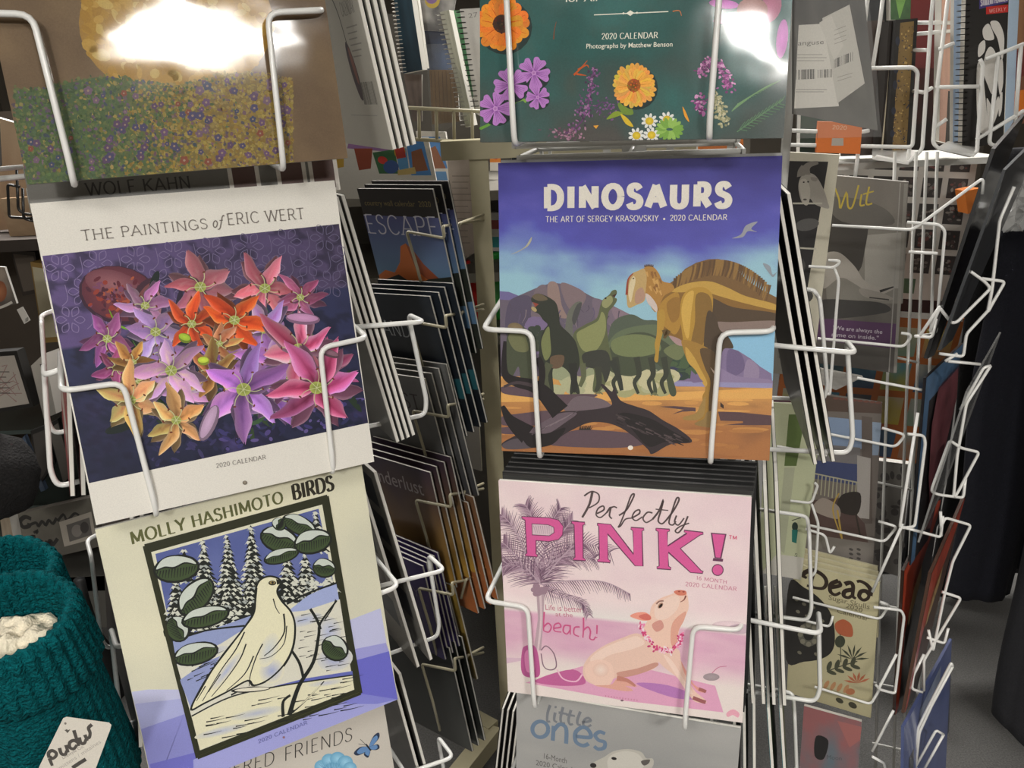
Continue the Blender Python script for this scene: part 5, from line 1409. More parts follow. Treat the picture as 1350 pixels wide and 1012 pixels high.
# ------------------------------------------------------------------ beige calendar fixture between the racks
br = empty('calendar_stand', at(655, 985, 1.70)); br.location.z = 0
tag(br, 'cream metal calendar stand with wire pockets between the two white racks', 'display stand')
bpy.context.view_layer.update()
def rel(p): return br.matrix_world.inverted() @ Vector(p)
RY = Matrix.Rotation(math.radians(-36), 4, 'Z')
px0 = rel(at(640, 600, 1.70))
b = MB(); b.box((px0.x + .02, 0, .72), (.036, .036, 1.36), Matrix.Rotation(0, 4, 'Z')); b.build('post', CREAM, br)
top = rel(at(620, 200, 1.70))
b = MB(); b.box((px0.x + .2, .0, top.z + .005), (.5, .06, .035)); b.build('top_beam', CREAM, br)
A0, A1 = rel(at(500, 905, 1.95)), rel(at(652, 985, 1.68))
A0.z = A1.z = .035
def bar(p, q, w, h, nm, m=CREAM, parent=None):
    d = (q - p); L_ = d.length; b = MB()
    Mx = Matrix.Translation((p + q) / 2) @ d.to_track_quat('X', 'Z').to_matrix().to_4x4()
    b.box((0, 0, 0), (L_, w, h), Mx); return b.build(nm, m, parent or br)
bar(A0, A1, .035, .05, 'base_rail')
B1 = A1 + Vector((-.06, -.12, 0)); bar(A1, A1 + Vector((-.11, -.19, 0)), .04, .045, 'foot')
CREAMWIRE = mat('cream_wire', (184, 176, 148), .4, coat=.2)
for k, dy in enumerate((0, 118, 236, 354, 470, 570)):
    f = 1 - k * .0
    yy = lambda y: y + dy
    wires([[(637, yy(290), -.26), (584 + k * 3, yy(298)), (586 + k * 3, yy(314)), (536 + k * 4, yy(305)), (551 + k * 4, yy(356)), (560 + k * 4, yy(392), -.03)],
           [(637, yy(283), -.26), (606 + k * 2, yy(294), -.08), (600 + k * 2, yy(318), -.08)]], br, (1.40, 1.35, 1.33, 1.30, 1.25, 1.25)[k], -36, .0026, 'pocket_hook', CREAMWIRE, .006, anchor=(584, yy(298)))
for y in (145, 186):
    wires([[(470, y - 6), (640, y + 2)]], br, 1.82, 0, .004, 'basket_rail', CREAMWIRE)
for x in (552, 575, 598, 622): wires([[(x, 144), (x + 1, 186)]], br, 1.82, 0, .0035, 'basket_bar', CREAMWIRE, anchor=(550, 144))

def mini(label, pose, w, h, paint, n, group, step=(.004, .003, -.014), back=(60, 60, 62), jit=.4, gain=1.0):
    p, a, l, r = pose
    return stack(label, foot(p, a, l, r, h), w, h, simple_art(w, h, paint, gain), n, step, group, .0022, back, name='slim_calendar', jit=jit)
def escape(A):
    A.unit = .2
    A.grid([(0, 1), (1, 1), (1, .0), (0, .0)], lambda u, v: mixc((72, 72, 118), (110, 150, 176), v * 1.9 - .2), 4, 16)
    A.poly([(0, 1), (1, 1), (1, .84), (0, .84)], (34, 32, 32)); A.sans('country wall calendar  2020', (.06, .90), (.94, .90), .05, (110, 98, 60))
    A.poly([(0, .46), (.12, .50), (.25, .49), (.36, .56), (.42, .66), (.50, .68), (.58, .64), (.68, .56), (.84, .48), (1, .47), (1, .3), (0, .3)], (196, 110, 58)); A.poly([(.5, .68), (.58, .64), (.68, .56), (.84, .48), (.7, .46), (.56, .52)], (150, 80, 52))
    A.poly([(0, .42), (.3, .48), (.5, .42), (.7, .47), (1, .50), (1, 0), (0, 0)], (46, 50, 44)); A.poly([(0, .2), (1, .3), (1, .16), (0, .1)], (90, 120, 150))
    A.text('ESCAPE', (.0, .73), (.97, .73), .17, (186, 186, 196), .06, .1, .1)
mini('slim calendar titled over an orange mountain on the cream stand', ((-.165, 1.5, 1.200), -43.3, -9, 2.2), .2, .30, escape, 3, 'mountain calendars on the cream stand', gain=1.5)
def island(A):
    A.unit = .2; grad((38, 44, 52), (24, 28, 34), nscale=5)(A); A.text('ISLAND', (.0, .70), (.62, .70), .14, (150, 154, 158), .06, .1, .1); A.poly([(0, .3), (1, .4), (1, .25), (0, .2)], (40, 88, 96))
mini('dark navy slim calendar below the mountain one on the cream stand', ((-.176, 1.45, 1.048), -43, -9, 5), .2, .26, island, 4, 'navy calendars on the cream stand', back=(60, 66, 74), gain=1.5)
def ust(A):
    A.unit = .2; grad((104, 104, 102), (60, 60, 62), nscale=4)(A); A.text('UST', (.52, .76), (.86, .76), .14, (52, 46, 46), .08, .14, .08)
mini('grey slim calendar in the third pocket row of the cream stand', ((-.199, 1.42, .918), -39.4, -9, 4), .2, .26, ust, 4, 'grey calendars on the cream stand', back=(78, 78, 78), gain=1.7)
def must(A):
    A.unit = .2; grad((58, 46, 62), (166, 128, 56), nscale=2, amt=.4)(A); A.sans('Wanderlust', (.02, .78), (.86, .78), .15, (150, 140, 140))
mini('purple to gold slim calendar in the fourth row of the cream stand', ((-.205, 1.39, .775), -40.6, -8, 2.5), .2, .24, must, 4, 'purple and gold calendars on the cream stand', back=(60, 52, 56), gain=1.7)
def desert(A):
    grad((112, 84, 62), (170, 100, 56), nscale=7)(A)
    for i in range(12): x = rnd.uniform(0, .78); A.poly([(x, .2 + .5 * rnd.random()), (x + .1, .7), (x + .2, .3)], rnd.choice([(150, 84, 46), (96, 64, 48), (190, 130, 76)]))
mini('orange desert slim calendar in the fifth row of the cream stand', ((-.165, 1.425, .69), -46, -8, 4), .2, .22, desert, 4, 'desert calendars on the cream stand', back=(110, 84, 62), gain=1.7)
def purp(A):
    A.unit = .2; grad((70, 56, 104), (52, 44, 82), nscale=3)(A); A.text('TY', (.55, .62), (.85, .62), .13, (110, 100, 130), .06, .1)
mini('purple slim calendar in front of the desert ones on the cream stand', ((-.213, 1.345, .635), -44, -7, 3), .17, .20, purp, 5, 'purple calendars on the cream stand', back=(64, 52, 96), gain=1.9, step=(.002, .003, -.0075))
mini('yellow slim calendar in the sixth row of the cream stand', ((-.195, 1.38, .545), -40, -9, 2), .18, .22, lambda A: (grad((166, 138, 64), (116, 100, 62), nscale=4)(A), A.stroke([(.3, .6), (.6, .55), (.9, .62)], .04, (140, 70, 50))), 3, 'yellow calendars on the cream stand', back=(120, 112, 84), gain=1.7)
mini('black slim calendar in the lowest row of the cream stand', ((-.195, 1.36, .44), -40, -6, 4), .2, .24, grad((34, 36, 34), (46, 48, 44), nscale=4), 3, 'black calendars on the cream stand', back=(52, 56, 52))
mini('small white card standing behind the grey slim calendars, by the cream post', (at(618, 585, 1.72), -40, 0, 0), .07, .11, grad((150, 146, 138), (130, 126, 118)), 1, None)

# ------------------------------------------------------------------ cards, notebooks and bottles behind, left of the cream post
def picgrid(A):
    A.poly(A.quad, (214, 210, 202))
    A.use(400, 0, .2222)
    for q, c in (([(270, 830), (520, 850), (510, 900), (260, 880)], (150, 110, 160)), ([(120, 930), (180, 930), (160, 1000), (110, 990)], (196, 60, 40)), ([(190, 930), (240, 930), (240, 990), (190, 1000)], (200, 160, 60)), ([(300, 880), (410, 880), (400, 1000), (330, 1010)], (150, 70, 46)),
                 ([(410, 905), (540, 885), (570, 1030), (450, 1030)], (60, 110, 70)), ([(540, 870), (610, 880), (630, 1030), (575, 1030)], (90, 150, 200)), ([(610, 850), (710, 830), (760, 1040), (640, 1040)], (80, 140, 206)), ([(640, 900), (700, 880), (740, 1010), (650, 1020)], (150, 96, 66))):
        A.poly(q, c)
    A.ell(572, 900, 34, 40, 0, (206, 160, 50)); A.stroke([(545, 900), (600, 890)], 18, (186, 60, 50)); A.ell(470, 950, 30, 22, 20, (206, 60, 50)); A.ell(520, 990, 46, 40, 0, (60, 90, 150)); A.poly([(560, 1010), (660, 990), (670, 1030), (560, 1040)], (200, 176, 110)); A.use(0, 0, 1)
panel('picture_calendar', 'white bordered calendar of small bright travel pictures behind the left rack', 'calendar', [(430, 186), (564, 181), (580, 262), (440, 262)], 1.92, -10, .006, picgrid, group='travel picture calendars')
def picgrid2(A):
    A.poly(A.quad, (212, 208, 200)); A.poly([(556, 180), (580, 180), (590, 222), (566, 222)], (80, 140, 206)); A.poly([(562, 198), (574, 192), (588, 222), (566, 222)], (150, 96, 66)); A.poly([(572, 226), (588, 226), (592, 246), (576, 246)], (90, 140, 190)); A.poly([(576, 250), (590, 250), (594, 262), (580, 262)], (180, 90, 60))
panel('picture_calendar', 'white bordered travel calendar with a red rock spire, partly behind the first one', 'calendar', [(548, 173), (587, 174), (606, 290), (570, 290)], 1.98, -10, .012, picgrid2, group='travel picture calendars')
panel('info_card', 'pinkish grey calendar back with lines of small print, left of the cream post', 'calendar', [(590, 212), (628, 208), (630, 330), (600, 350)], 1.95, -20, .004, lambda A: (fill(A, (158, 146, 136), (140, 128, 120)), lines(A, 596, 232, 622, 8, 12, (112, 100, 94), 1), barcode(A, 606, 338, 626, 334, 12)))
def bottle(label, px, py, col, Y, hp):
    p = at(px, py, Y); r = empty('bottle', p); tag(r, label, 'bottle', 'bright bottles behind the cream post')
    k = hp; b = MB(); b.lathe([(.0, 0), (.032, 0), (.035, .01), (.035, .10 * k), (.016, .125 * k), (.016, .13 * k)], 20); b.build('body', mat('bottle_%d_%d_%d' % col, col, .3, coat=.5), r)
    b = MB(); b.lathe([(.018, .13 * k), (.018, .155 * k), (.017, .157 * k)], 18); b.build('cap', mat('bottlecap_%d_%d_%d' % col, tuple(int(c * .9) for c in col), .4), r)
bottle('bright red bottle left of the cream post', 616, 425, (206, 36, 30), 2.1, 1.0)
bottle('bright green bottle between the cream post and the dinosaur calendar', 655, 420, (40, 170, 60), 2.15, 1.1)
panel('packet', 'orange and white packet just above the dinosaur calendar corner', 'packet', [(646, 204), (660, 204), (660, 225), (646, 225)], 2.2, 0, .03, lambda A: (A.poly(A.quad, (222, 218, 210)), A.poly([(646, 204), (660, 204), (660, 214), (646, 214)], (220, 130, 40)), A.ell(654, 207, 3, 3, 0, (190, 50, 40))))
panel('packet', 'white packet with red and teal bands behind the dinosaur calendar', 'packet', [(646, 280), (660, 280), (660, 335), (648, 335)], 2.2, 0, .03, lambda A: (A.poly(A.quad, (210, 206, 200)), A.poly([(646, 290), (660, 290), (660, 302), (646, 302)], (150, 44, 44)), A.poly([(646, 312), (660, 312), (660, 326), (646, 326)], (44, 150, 150))))

def notebook(label, quad, Y, yaw, t, paint, body, coilside=0, coil=(60, 58, 54), n=20, name='spiral_notebook', bodyc=(214, 210, 200)):
    r = panel(name, label, 'notebook', quad, Y, yaw, t, paint, bodyc, group=None)
    bpy.context.view_layer.update()
    M = cal_matrix(at(sum(q[0] for q in quad) / 4, sum(q[1] for q in quad) / 4, Y), yaw, 0); nn = M.to_3x3() @ Vector((0, 0, 1)); a = M.to_3x3() @ Vector((1, 0, 0)); o = M.translation
    p, q = (quad[0], quad[3]) if coilside == 0 else (quad[1], quad[2])
    P0, P1 = on_plane(*p, o, nn), on_plane(*q, o, nn)
    ax = (P1 - P0).normalized(); b = MB(); inv = r.matrix_world.inverted()
    rad = t * .5 + .004
    for i in range(n):
        c = P0 + (P1 - P0) * ((i + .5) / n) - nn * t * .5
        e1 = a * (1 if coilside == 0 else -1)
        b.tube([inv @ (c + (e1 * (math.cos(g) * rad) + nn * math.sin(g) * rad)) for g in [k * 2 * math.pi / 10 for k in range(10)]], .0009, 5, True)
    cv = [c_ for c_ in r.children if c_.name.startswith('body')][0]
    b.build('wire_coil', mat('coil_%d' % coil[0], coil, .35, metal=.4), cv)
    return r
notebook('teal covered spiral notebook with a pale coil, behind the left rack top', [(517, -20), (540, -20), (557, 92), (532, 97)], 1.95, -35, .016, lambda A: fill(A, (40, 70, 84), (28, 50, 62)), None, 0, (196, 190, 180), 22)
notebook('white edged spiral notebook right of the teal notebook', [(536, -20), (548, -20), (563, 90), (554, 92)], 1.98, -20, .012, lambda A: fill(A, (200, 196, 186), (176, 172, 160)), None, 0, (150, 146, 138), 22)
panel('magazine', 'glossy black and white cover with a purple and yellow ring, top of the picture', 'magazine', [(540, -30), (606, -30), (594, 42), (556, 40)], 2.05, 0, .006, lambda A: (fill(A, (214, 210, 204), (90, 88, 86), 3, 1.2), A.ell(570, 0, 10, 11, 0, (206, 176, 50)), A.ell(569, -3, 8, 8, 0, (140, 100, 160))))
panel('wooden_book', 'brown wood grained book in the wire basket behind the middle rack', 'book', [(566, 92), (602, 92), (606, 160), (570, 164)], 2.02, 0, .03, lambda A: (fill(A, (128, 96, 56), (104, 78, 46), 3), [A.stroke([(568 + i * 5, 94), (571 + i * 5, 160)], 1, (92, 66, 38)) for i in range(7)]))
panel('blue_book', 'dark blue book behind the green notebook', 'book', [(552, 40), (592, 40), (596, 92), (562, 92)], 2.06, 0, .02, lambda A: fill(A, (34, 40, 60), (70, 92, 130), 2))
panel('grey_book', 'grey brown book standing behind the left rack beside the basket', 'book', [(532, 98), (556, 98), (556, 160), (545, 160)], 2.0, 0, .02, lambda A: fill(A, (120, 104, 96), (90, 78, 72)))
notebook('cream spiral notebook with green edges, left of the black coil notebook', [(580, 16), (592, 13), (624, 165), (614, 168)], 1.9, -25, .02, lambda A: fill(A, (206, 204, 186), (176, 178, 156)), None, 0, (150, 150, 130), 24)
notebook('green spiral notebook between the cream one and the black coil notebook', [(592, 13), (606, 14), (632, 120), (622, 130)], 1.93, -25, .01, lambda A: fill(A, (96, 150, 106), (80, 130, 92)), None, 0, (110, 140, 110), 20)
notebook('white spiral notebook with a black coil beside the garden calendar', [(606, 12), (640, 10), (646, 160), (628, 150)], 1.88, -10, .012, lambda A: (fill(A, (224, 220, 212), (196, 192, 184)), A.sans('27', (618, 24), (630, 22), 6, (150, 146, 140))), None, 0, (34, 32, 30), 20)
r = panel('acrylic_holder', 'clear acrylic panel in front of the wooden book', 'display holder', [(560, 58), (585, 58), (632, 140), (570, 185)], 1.86, 0, .003, lambda A: None, (230, 230, 230))
for ch in list(r.children):
    if ch.name.startswith('body'): ch.data.materials[0] = film_mat('acrylic', (.97, .97, .97), .5, .05, .08)
    else: bpy.data.objects.remove(ch)

# ------------------------------------------------------------------ just above the dinosaur calendar
def europe(A):
    fill(A, (36, 48, 76), (28, 38, 60), 2); A.sans("Rick S", (710, 191), (752, 188), 10, (190, 190, 186), 0, .3); A.sans('EUROPE', (706, 213), (772, 209), 13, (206, 120, 60), .012)
panel('travel_guide', 'dark blue travel guide with an orange title above the dinosaur calendar', 'book', [(690, 150), (784, 148), (784, 245), (690, 245)], 1.75, -5, .02, europe)
panel('dark_booklet', 'dark blue booklet spine left of the travel guide', 'book', [(674, 165), (687, 165), (688, 240), (675, 240)], 1.76, 0, .02, lambda A: fill(A, (40, 48, 66), (30, 36, 50)))
panel('brown_book', 'brown tooled book standing right of the travel guide', 'book', [(802, 165), (838, 165), (838, 240), (802, 240)], 1.9, 0, .02, lambda A: fill(A, (110, 88, 76), (80, 64, 56), 9))
panel('packet', 'white packet with a red corner behind the middle rack gap', 'packet', [(838, 170), (878, 170), (878, 240), (838, 240)], 2.0, 0, .02, lambda A: (A.poly(A.quad, (214, 210, 202)), A.poly([(838, 178), (846, 178), (846, 196), (838, 196)], (200, 60, 50))))
panel('orange_planner', 'orange planner behind the right end of the dinosaur calendar top', 'planner', [(920, 170), (980, 170), (980, 200), (920, 200)], 1.6, 0, .012, lambda A: A.poly(A.quad, (214, 116, 36)))
for i in range(5):
    x = 772 + i * 5
    panel('paper_folder', ['leftmost', 'second', 'third', 'fourth', 'rightmost'][i] + ' white folder edge fanned beside the travel guide', 'folder', [(x, 202 - i), (x + 4, 201 - i), (x + 5, 240), (x + 1, 240)], 1.82, 0, .012, flat((206, 202, 194)), group='fanned white folders')
# shelf behind the racks that carries the bottles and packets
ss = empty('stock_shelf', (at(640, 425, 2.12).x + .1, 2.0, 0)); tag(ss, 'grey steel shelving behind the cream stand and the middle rack', 'shelf')
GS = mat('grey_steel', (110, 106, 98), .5, noise_scale=10, noise_amt=.08)
for p_ in (at(616, 425, 2.1), at(838, 240, 2.0), at(646, 335, 2.2)):
    b = MB(); b.box((0, .22, p_.z - .012), (1.3, .5, .022)); b.build('shelf_board', GS, ss)
b = MB(); b.box((0, .48, .85), (1.3, .02, 1.7)); b.build('back_panel', mat('shelf_back_grey', (96, 92, 86), .8, noise_scale=6, noise_amt=.12), ss)
for x in (-.63, .63):
    b = MB(); b.box((x, .47, .85), (.04, .04, 1.7)); b.build('upright', GS, ss)
# ------------------------------------------------------------------ book rack on the right, behind the middle rack
bk = empty('wire_book_rack', at(1110, 1012, 1.45)); bk.location.z = 0
tag(bk, 'white wire book rack on the right holding the swimmer card and sugar skull calendars', 'rack')
bpy.context.view_layer.update()
wires([[(1040, -20), (1047, 60), (1030, 270), (1026, 320)]], bk, 1.12, 0, .006, 'corner_post', GREYWIRE)
# top shelf basket
wires([[(1040, 172), (1130, 175), (1146, 172)], [(1040, 191), (1203, 194), (1210, 95), (1204, 89), (1147, 90)], [(1150, 92), (1160, 30), (1166, -20)], [(1130, 160), (1131, 205), (1127, 235)], [(1155, 206), (1196, 215), (1216, 197), (1228, 20), (1232, -20)],
       [(1196, 215), (1199, 195)], [(1138, 48), (1146, -20)]], bk, 1.62, -8, .0036, 'basket_wire')
wires([[(1204, 120, -.08), (1218, 122, -.03), (1228, 116)], [(1207, 45, -.1), (1262, 40, -.1)], [(1204, 30, -.1), (1258, 30, -.1)], [(1204, 66, -.08), (1226, 66, -.06)], [(1252, -20), (1236, 110), (1230, 188), (1236, 195), (1280, 205), (1288, 200), (1296, 85), (1292, 78)],
       [(1233, 115), (1290, 114)], [(1287, 184), (1350, 146)], [(1300, 78), (1350, 58)], [(1316, 74), (1304, 190), (1330, 196)], [(1238, 65), (1258, 57)], [(1234, 167), (1248, 157)], [(1346, 60), (1338, 170)]], bk, 1.62, -8, .0036, 'basket_wire', anchor=(1240, 110))
b = MB()
P = [bk.matrix_world.inverted() @ at(*q) for q in ((1150, 207, 1.62), (1198, 214, 1.60), (1214, 198, 1.70), (1150, 196, 1.72))]
b.hexa([p - Vector((0, 0, .004)) for p in P] + P); b.build('shelf_plate', WIRE, bk)
b = MB()
P = [bk.matrix_world.inverted() @ at(*q) for q in ((1236, 194, 1.60), (1284, 204, 1.58), (1292, 192, 1.68), (1250, 186, 1.68))]
b.hexa([p - Vector((0, 0, .004)) for p in P] + P); b.build('shelf_plate', WIRE, bk)

panel('leather_book', 'large brown tooled book behind the bagged calendar', 'book', [(1116, 30), (1166, 26), (1160, 204), (1108, 206)], 1.76, -10, .04, lambda A: fill(A, (72, 58, 50), (58, 46, 40), 14, .9, 26))
def goldbook(A):
    A.poly(A.quad, (36, 34, 32)); A.poly([(1187, 30), (1205, 28), (1195, 198), (1176, 200)], (126, 102, 60))
    A.cyc(40)
    for i in range(170):
        v = rnd.random(); x0 = 1187 - 11 * v; A.ell(x0 + rnd.random() * 18, 30 + 168 * v, rnd.uniform(.6, 1.5), rnd.uniform(.6, 1.6), 0, rnd.choice([(96, 76, 44), (186, 156, 92), (60, 60, 72), (120, 96, 56)]), n=6)
    A.cyc(0)
    for y, r in ((54, 6), (92, 5), (112, 6), (146, 5), (176, 5)): A.ell(1185 - (y - 30) * .06, y, 3, r, 0, (44, 48, 62))
panel('gilt_journal', 'black journal with a gold lace cover on the top shelf', 'book', [(1181, 26), (1210, 24), (1200, 202), (1168, 204)], 1.70, 5, .03, goldbook, (40, 38, 36))
panel('black_journal', 'thin black journal left of the gold lace journal', 'book', [(1172, 28), (1180, 27), (1168, 204), (1160, 204)], 1.71, 5, .03, lambda A: (A.poly(A.quad, (44, 38, 34)), A.poly([(1172, 90), (1174, 90), (1163, 204), (1161, 204)], (206, 196, 170))), (44, 40, 36))
panel('green_book', 'green book with a leaf cover above the gold lace journal', 'book', [(1174, -30), (1202, -30), (1200, 26), (1174, 26)], 1.82, 0, .02, lambda A: (fill(A, (64, 112, 50), (44, 84, 40), 6), [A.stroke([(1186, 24), (1178 + i * 3, -20)], 1.2, (110, 160, 70)) for i in range(8)]))
panel('dark_book', 'dark slate book standing behind the brown tooled book', 'book', [(1146, -30), (1172, -30), (1168, 30), (1140, 30)], 1.84, 0, .02, lambda A: fill(A, (48, 52, 54), (40, 42, 44), 5))
panel('dark_green_book', 'dark green book under the bagged calendar', 'book', [(1056, 140), (1110, 138), (1106, 205), (1054, 205)], 1.74, 0, .02, lambda A: fill(A, (30, 66, 50), (24, 50, 40), 4))
panel('red_poster', 'dark red board behind the top shelf wires', 'board', [(1200, -40), (1270, -40), (1256, 190), (1196, 190)], 2.3, 0, .02, lambda A: (fill(A, (140, 60, 58), (84, 40, 38), 2, .3), A.poly([(1246, 76), (1252, 76), (1251, 88), (1245, 88)], (220, 120, 40))))
panel('dark_red_shelf', 'black and dark red stock behind the lower wires of the top shelf', 'stock', [(1196, 90), (1262, 90), (1256, 200), (1190, 200)], 2.25, 0, .02, lambda A: (fill(A, (90, 46, 42), (44, 40, 38), 4), A.poly([(1234, 98), (1256, 96), (1252, 190), (1228, 190)], (150, 140, 128))))
def planner2020(A):
    A.poly(A.quad, (218, 112, 32)); A.text('2020', (1097, 170), (1116, 171), 5, (236, 190, 150), .1, .16); A.poly([(1097, 182), (1112, 182), (1112, 192), (1096, 192)], (176, 168, 156))
panel('orange_planner', 'orange 2020 planner standing on the top shelf under the clear bag', 'planner', [(1079, 160), (1137, 162), (1134, 203), (1076, 201)], 1.60, -10, .014, planner2020, (200, 100, 30))
def student(A):
    A.poly(A.quad, (40, 38, 36)); A.poly([(1291, -40), (1329, -40), (1329, 3), (1291, 12)], (74, 66, 130)); A.text('STUDENT PLANNER', (1293, 8), (1328, 1), 7, (214, 206, 214), .12, .18, 0); A.poly([(1300, 9), (1329, 6), (1329, 16), (1300, 19)], (206, 50, 44))
    A.text('WEEKLY', (1304, 17), (1326, 14), 4, (230, 180, 170), .1, .14, 0)
    A.use(1000, 0, .25926)
    WV = (226, 222, 214)
    for q in ([(1180, 110), (1220, 112), (1248, 180), (1246, 270), (1236, 300), (1216, 200), (1190, 150)], [(1140, 150), (1168, 120), (1190, 160), (1196, 200), (1150, 200)], [(1120, 230), (1150, 205), (1150, 260), (1118, 290)], [(1150, 290), (1172, 240), (1196, 250), (1212, 300), (1210, 400), (1190, 480), (1164, 430), (1146, 370)],
              [(1112, 330), (1136, 330), (1150, 460), (1160, 560), (1170, 670), (1120, 660), (1108, 480)], [(1160, 500), (1190, 540), (1220, 490), (1220, 560), (1190, 640), (1170, 640)], [(1216, 350), (1240, 300), (1244, 420), (1226, 480)], [(1224, 500), (1240, 470), (1236, 560), (1222, 590)]):
        A.poly(q, WV, True)
    A.use(0, 0, 1)
notebook('black student planner with a bold white pattern and black coil, top right', [(1274, -30), (1331, -30), (1323, 186), (1268, 198)], 1.66, 8, .012, student, None, 0, (40, 38, 36), 30, name='spiral_planner')
panel('pale_blue_notebook', 'pale blue edged notebook left of the student planner', 'notebook', [(1258, -30), (1274, -30), (1268, 195), (1256, 192)], 1.68, 8, .01, lambda A: fill(A, (150, 170, 196), (130, 150, 176)))
panel('pink_notebook', 'pale pink notebook left of the blue edged notebook', 'notebook', [(1242, -30), (1260, -30), (1256, 190), (1238, 186)], 1.72, 8, .02, lambda A: (fill(A, (200, 160, 140), (176, 140, 126)), A.poly([(1250, 120), (1257, 120), (1256, 190), (1246, 190)], (40, 36, 34))))
panel('light_blue_book', 'light blue book edge right of the student planner', 'book', [(1331, -30), (1345, -30), (1336, 160), (1324, 180)], 1.70, 8, .02, flat((170, 190, 210)))
panel('mixed_book', 'brown and orange book at the top right edge', 'book', [(1340, -30), (1380, -30), (1370, 160), (1332, 165)], 1.78, 8, .02, lambda A: (fill(A, (150, 110, 76), (120, 80, 60), 4), A.poly([(1336, 120), (1352, 118), (1350, 150), (1334, 156)], (220, 120, 40)), A.poly([(1338, 66), (1352, 64), (1350, 100), (1338, 104)], (110, 50, 46))))

# front pockets of the book rack
def goat(A):
    A.poly(A.quad, (204, 198, 178)); fillq = [(1036, 212), (1092, 213), (1058, 420), (1028, 414)]
    A.poly(fillq, (40, 38, 38))
    A.use(1000, 0, .2593); A.poly([(225, 890), (262, 880), (296, 900), (330, 960), (350, 1020), (356, 1060), (290, 1040), (262, 1010), (250, 1040), (222, 1030), (204, 970), (206, 920)], (164, 158, 148), True); A.poly([(206, 930), (240, 910), (262, 960), (254, 1036), (226, 1030)], (186, 180, 168), True); A.stroke([(236, 888), (240, 858), (262, 836), (304, 826)], 15, (130, 124, 116), 4); A.stroke([(216, 896), (214, 870), (226, 842)], 11, (130, 124, 116), 4); A.poly([(266, 900), (300, 906), (292, 922), (270, 916)], (140, 134, 126), True); A.ell(230, 926, 5, 4, 0, (40, 36, 34)); A.ell(252, 924, 5, 4, 0, (40, 36, 34)); A.ell(236, 1014, 10, 5, 0, (90, 84, 80)); A.use(0, 0, 1)
    A.stroke([(1044, 268), (1084, 268)], 2.4, (190, 186, 170), smooth=False); A.stroke([(1040, 326), (1076, 328)], 2.4, (190, 186, 170), smooth=False)
    A.ell(1064, 296, 16, 8, -10, (90, 88, 86)); A.ell(1058, 390, 14, 10, 0, (70, 68, 66)); A.ell(1050, 350, 12, 12, 0, (70, 68, 66))
    A.poly([(1024, 426), (1060, 430), (1054, 494), (1016, 492)], (130, 126, 118)); A.text('LOT', (1031, 447), (1052, 449), 8, (64, 62, 60), .08, .14, .1); barcode(A, 1026, 462, 1052, 464, 10)
panel('goat_calendar', 'calendar back with a goat photo and a wide cream edge, right of the dinosaur calendar', 'calendar', [(1034, 200), (1107, 204), (1070, 500), (1016, 490)], 1.36, -20, .008, goat, (206, 200, 180))
def wit(A):
    fill(A, (120, 114, 106), (84, 80, 76), 3, .8)
    A.poly([(1085, 300), (1145, 285), (1182, 290), (1196, 300), (1190, 400), (1090, 400)], (126, 122, 114)); A.poly([(1140, 310), (1190, 306), (1186, 380), (1140, 380)], (156, 152, 144))
    A.poly([(1080, 290), (1104, 280), (1142, 286), (1140, 330), (1128, 360), (1082, 350)], (58, 54, 50), True); A.poly([(1090, 262), (1130, 262), (1168, 276), (1176, 296), (1110, 292)], (96, 92, 86), True)
    A.poly([(1082, 340), (1104, 332), (1126, 350), (1140, 370), (1160, 378), (1180, 376), (1176, 382), (1152, 390), (1130, 376), (1108, 366), (1084, 380)], (160, 154, 146), True); A.poly([(1134, 380), (1162, 386), (1178, 394), (1160, 396), (1138, 390)], (144, 138, 130), True); A.stroke([(1160, 384), (1178, 378)], 4, (40, 38, 36), 2); A.stroke([(1146, 392), (1172, 395)], 2, (60, 58, 54))
    A.poly([(1080, 396), (1130, 396), (1165, 400), (1168, 412), (1080, 420)], (60, 58, 56), True)
    A.poly([(1076, 419), (1186, 427), (1183, 460), (1074, 448)], (84, 54, 88)); A.sans('"We are always the', (1098, 434), (1163, 440), 6, (190, 180, 190), .01); A.sans('same on inside."', (1096, 443), (1158, 448), 6, (190, 180, 190), .01)
    Y_ = (186, 164, 62); A.stroke([(1100, 246), (1106, 262), (1108, 274), (1116, 254), (1118, 272), (1124, 272), (1132, 244)], 2.2, Y_); A.stroke([(1136, 256), (1134, 270), (1140, 270)], 2.2, Y_); A.stroke([(1146, 246), (1142, 268), (1150, 268)], 2.2, Y_); A.stroke([(1138, 256), (1152, 252)], 1.8, Y_)
    A.stroke([(1187, 241), (1172, 490)], 1.4, (150, 146, 140), smooth=False); A.poly([(1192, 242), (1197, 242), (1182, 491), (1178, 491)], (140, 136, 128))
panel('wit_calendar', 'black and white calendar with legs by water and a yellow script title', 'calendar', [(1085, 230), (1198, 240), (1182, 492), (1075, 478)], 1.42, -22, .012, wit, (150, 146, 138))
def greenback(A):
    A.poly(A.quad, (186, 190, 156)); A.poly([(1040, 546), (1062, 546), (1050, 614), (1034, 614)], (92, 110, 60)); A.poly([(1034, 616), (1048, 616), (1034, 730), (1024, 720)], (170, 172, 146)); A.poly([(1024, 730), (1060, 735), (1056, 764), (1004, 755)], (200, 196, 186))
    A.ell(1048, 694, 4, 6, 0, (40, 56, 50)); A.poly([(1044, 698), (1052, 698), (1050, 716), (1044, 714)], (40, 110, 100)); A.stroke([(1044, 686), (1056, 682)], 1.2, (50, 50, 44)); A.text('S', (1047, 733), (1051, 734), 5, (70, 68, 64), .1, .14); A.stroke([(1010, 527), (1064, 528)], 5, (84, 40, 62), smooth=False)
panel('botanical_calendar', 'pale green edged calendar back beside the porch calendar', 'calendar', [(1010, 530), (1086, 536), (1056, 765), (1000, 750)], 1.33, -20, .008, greenback, (196, 198, 170))
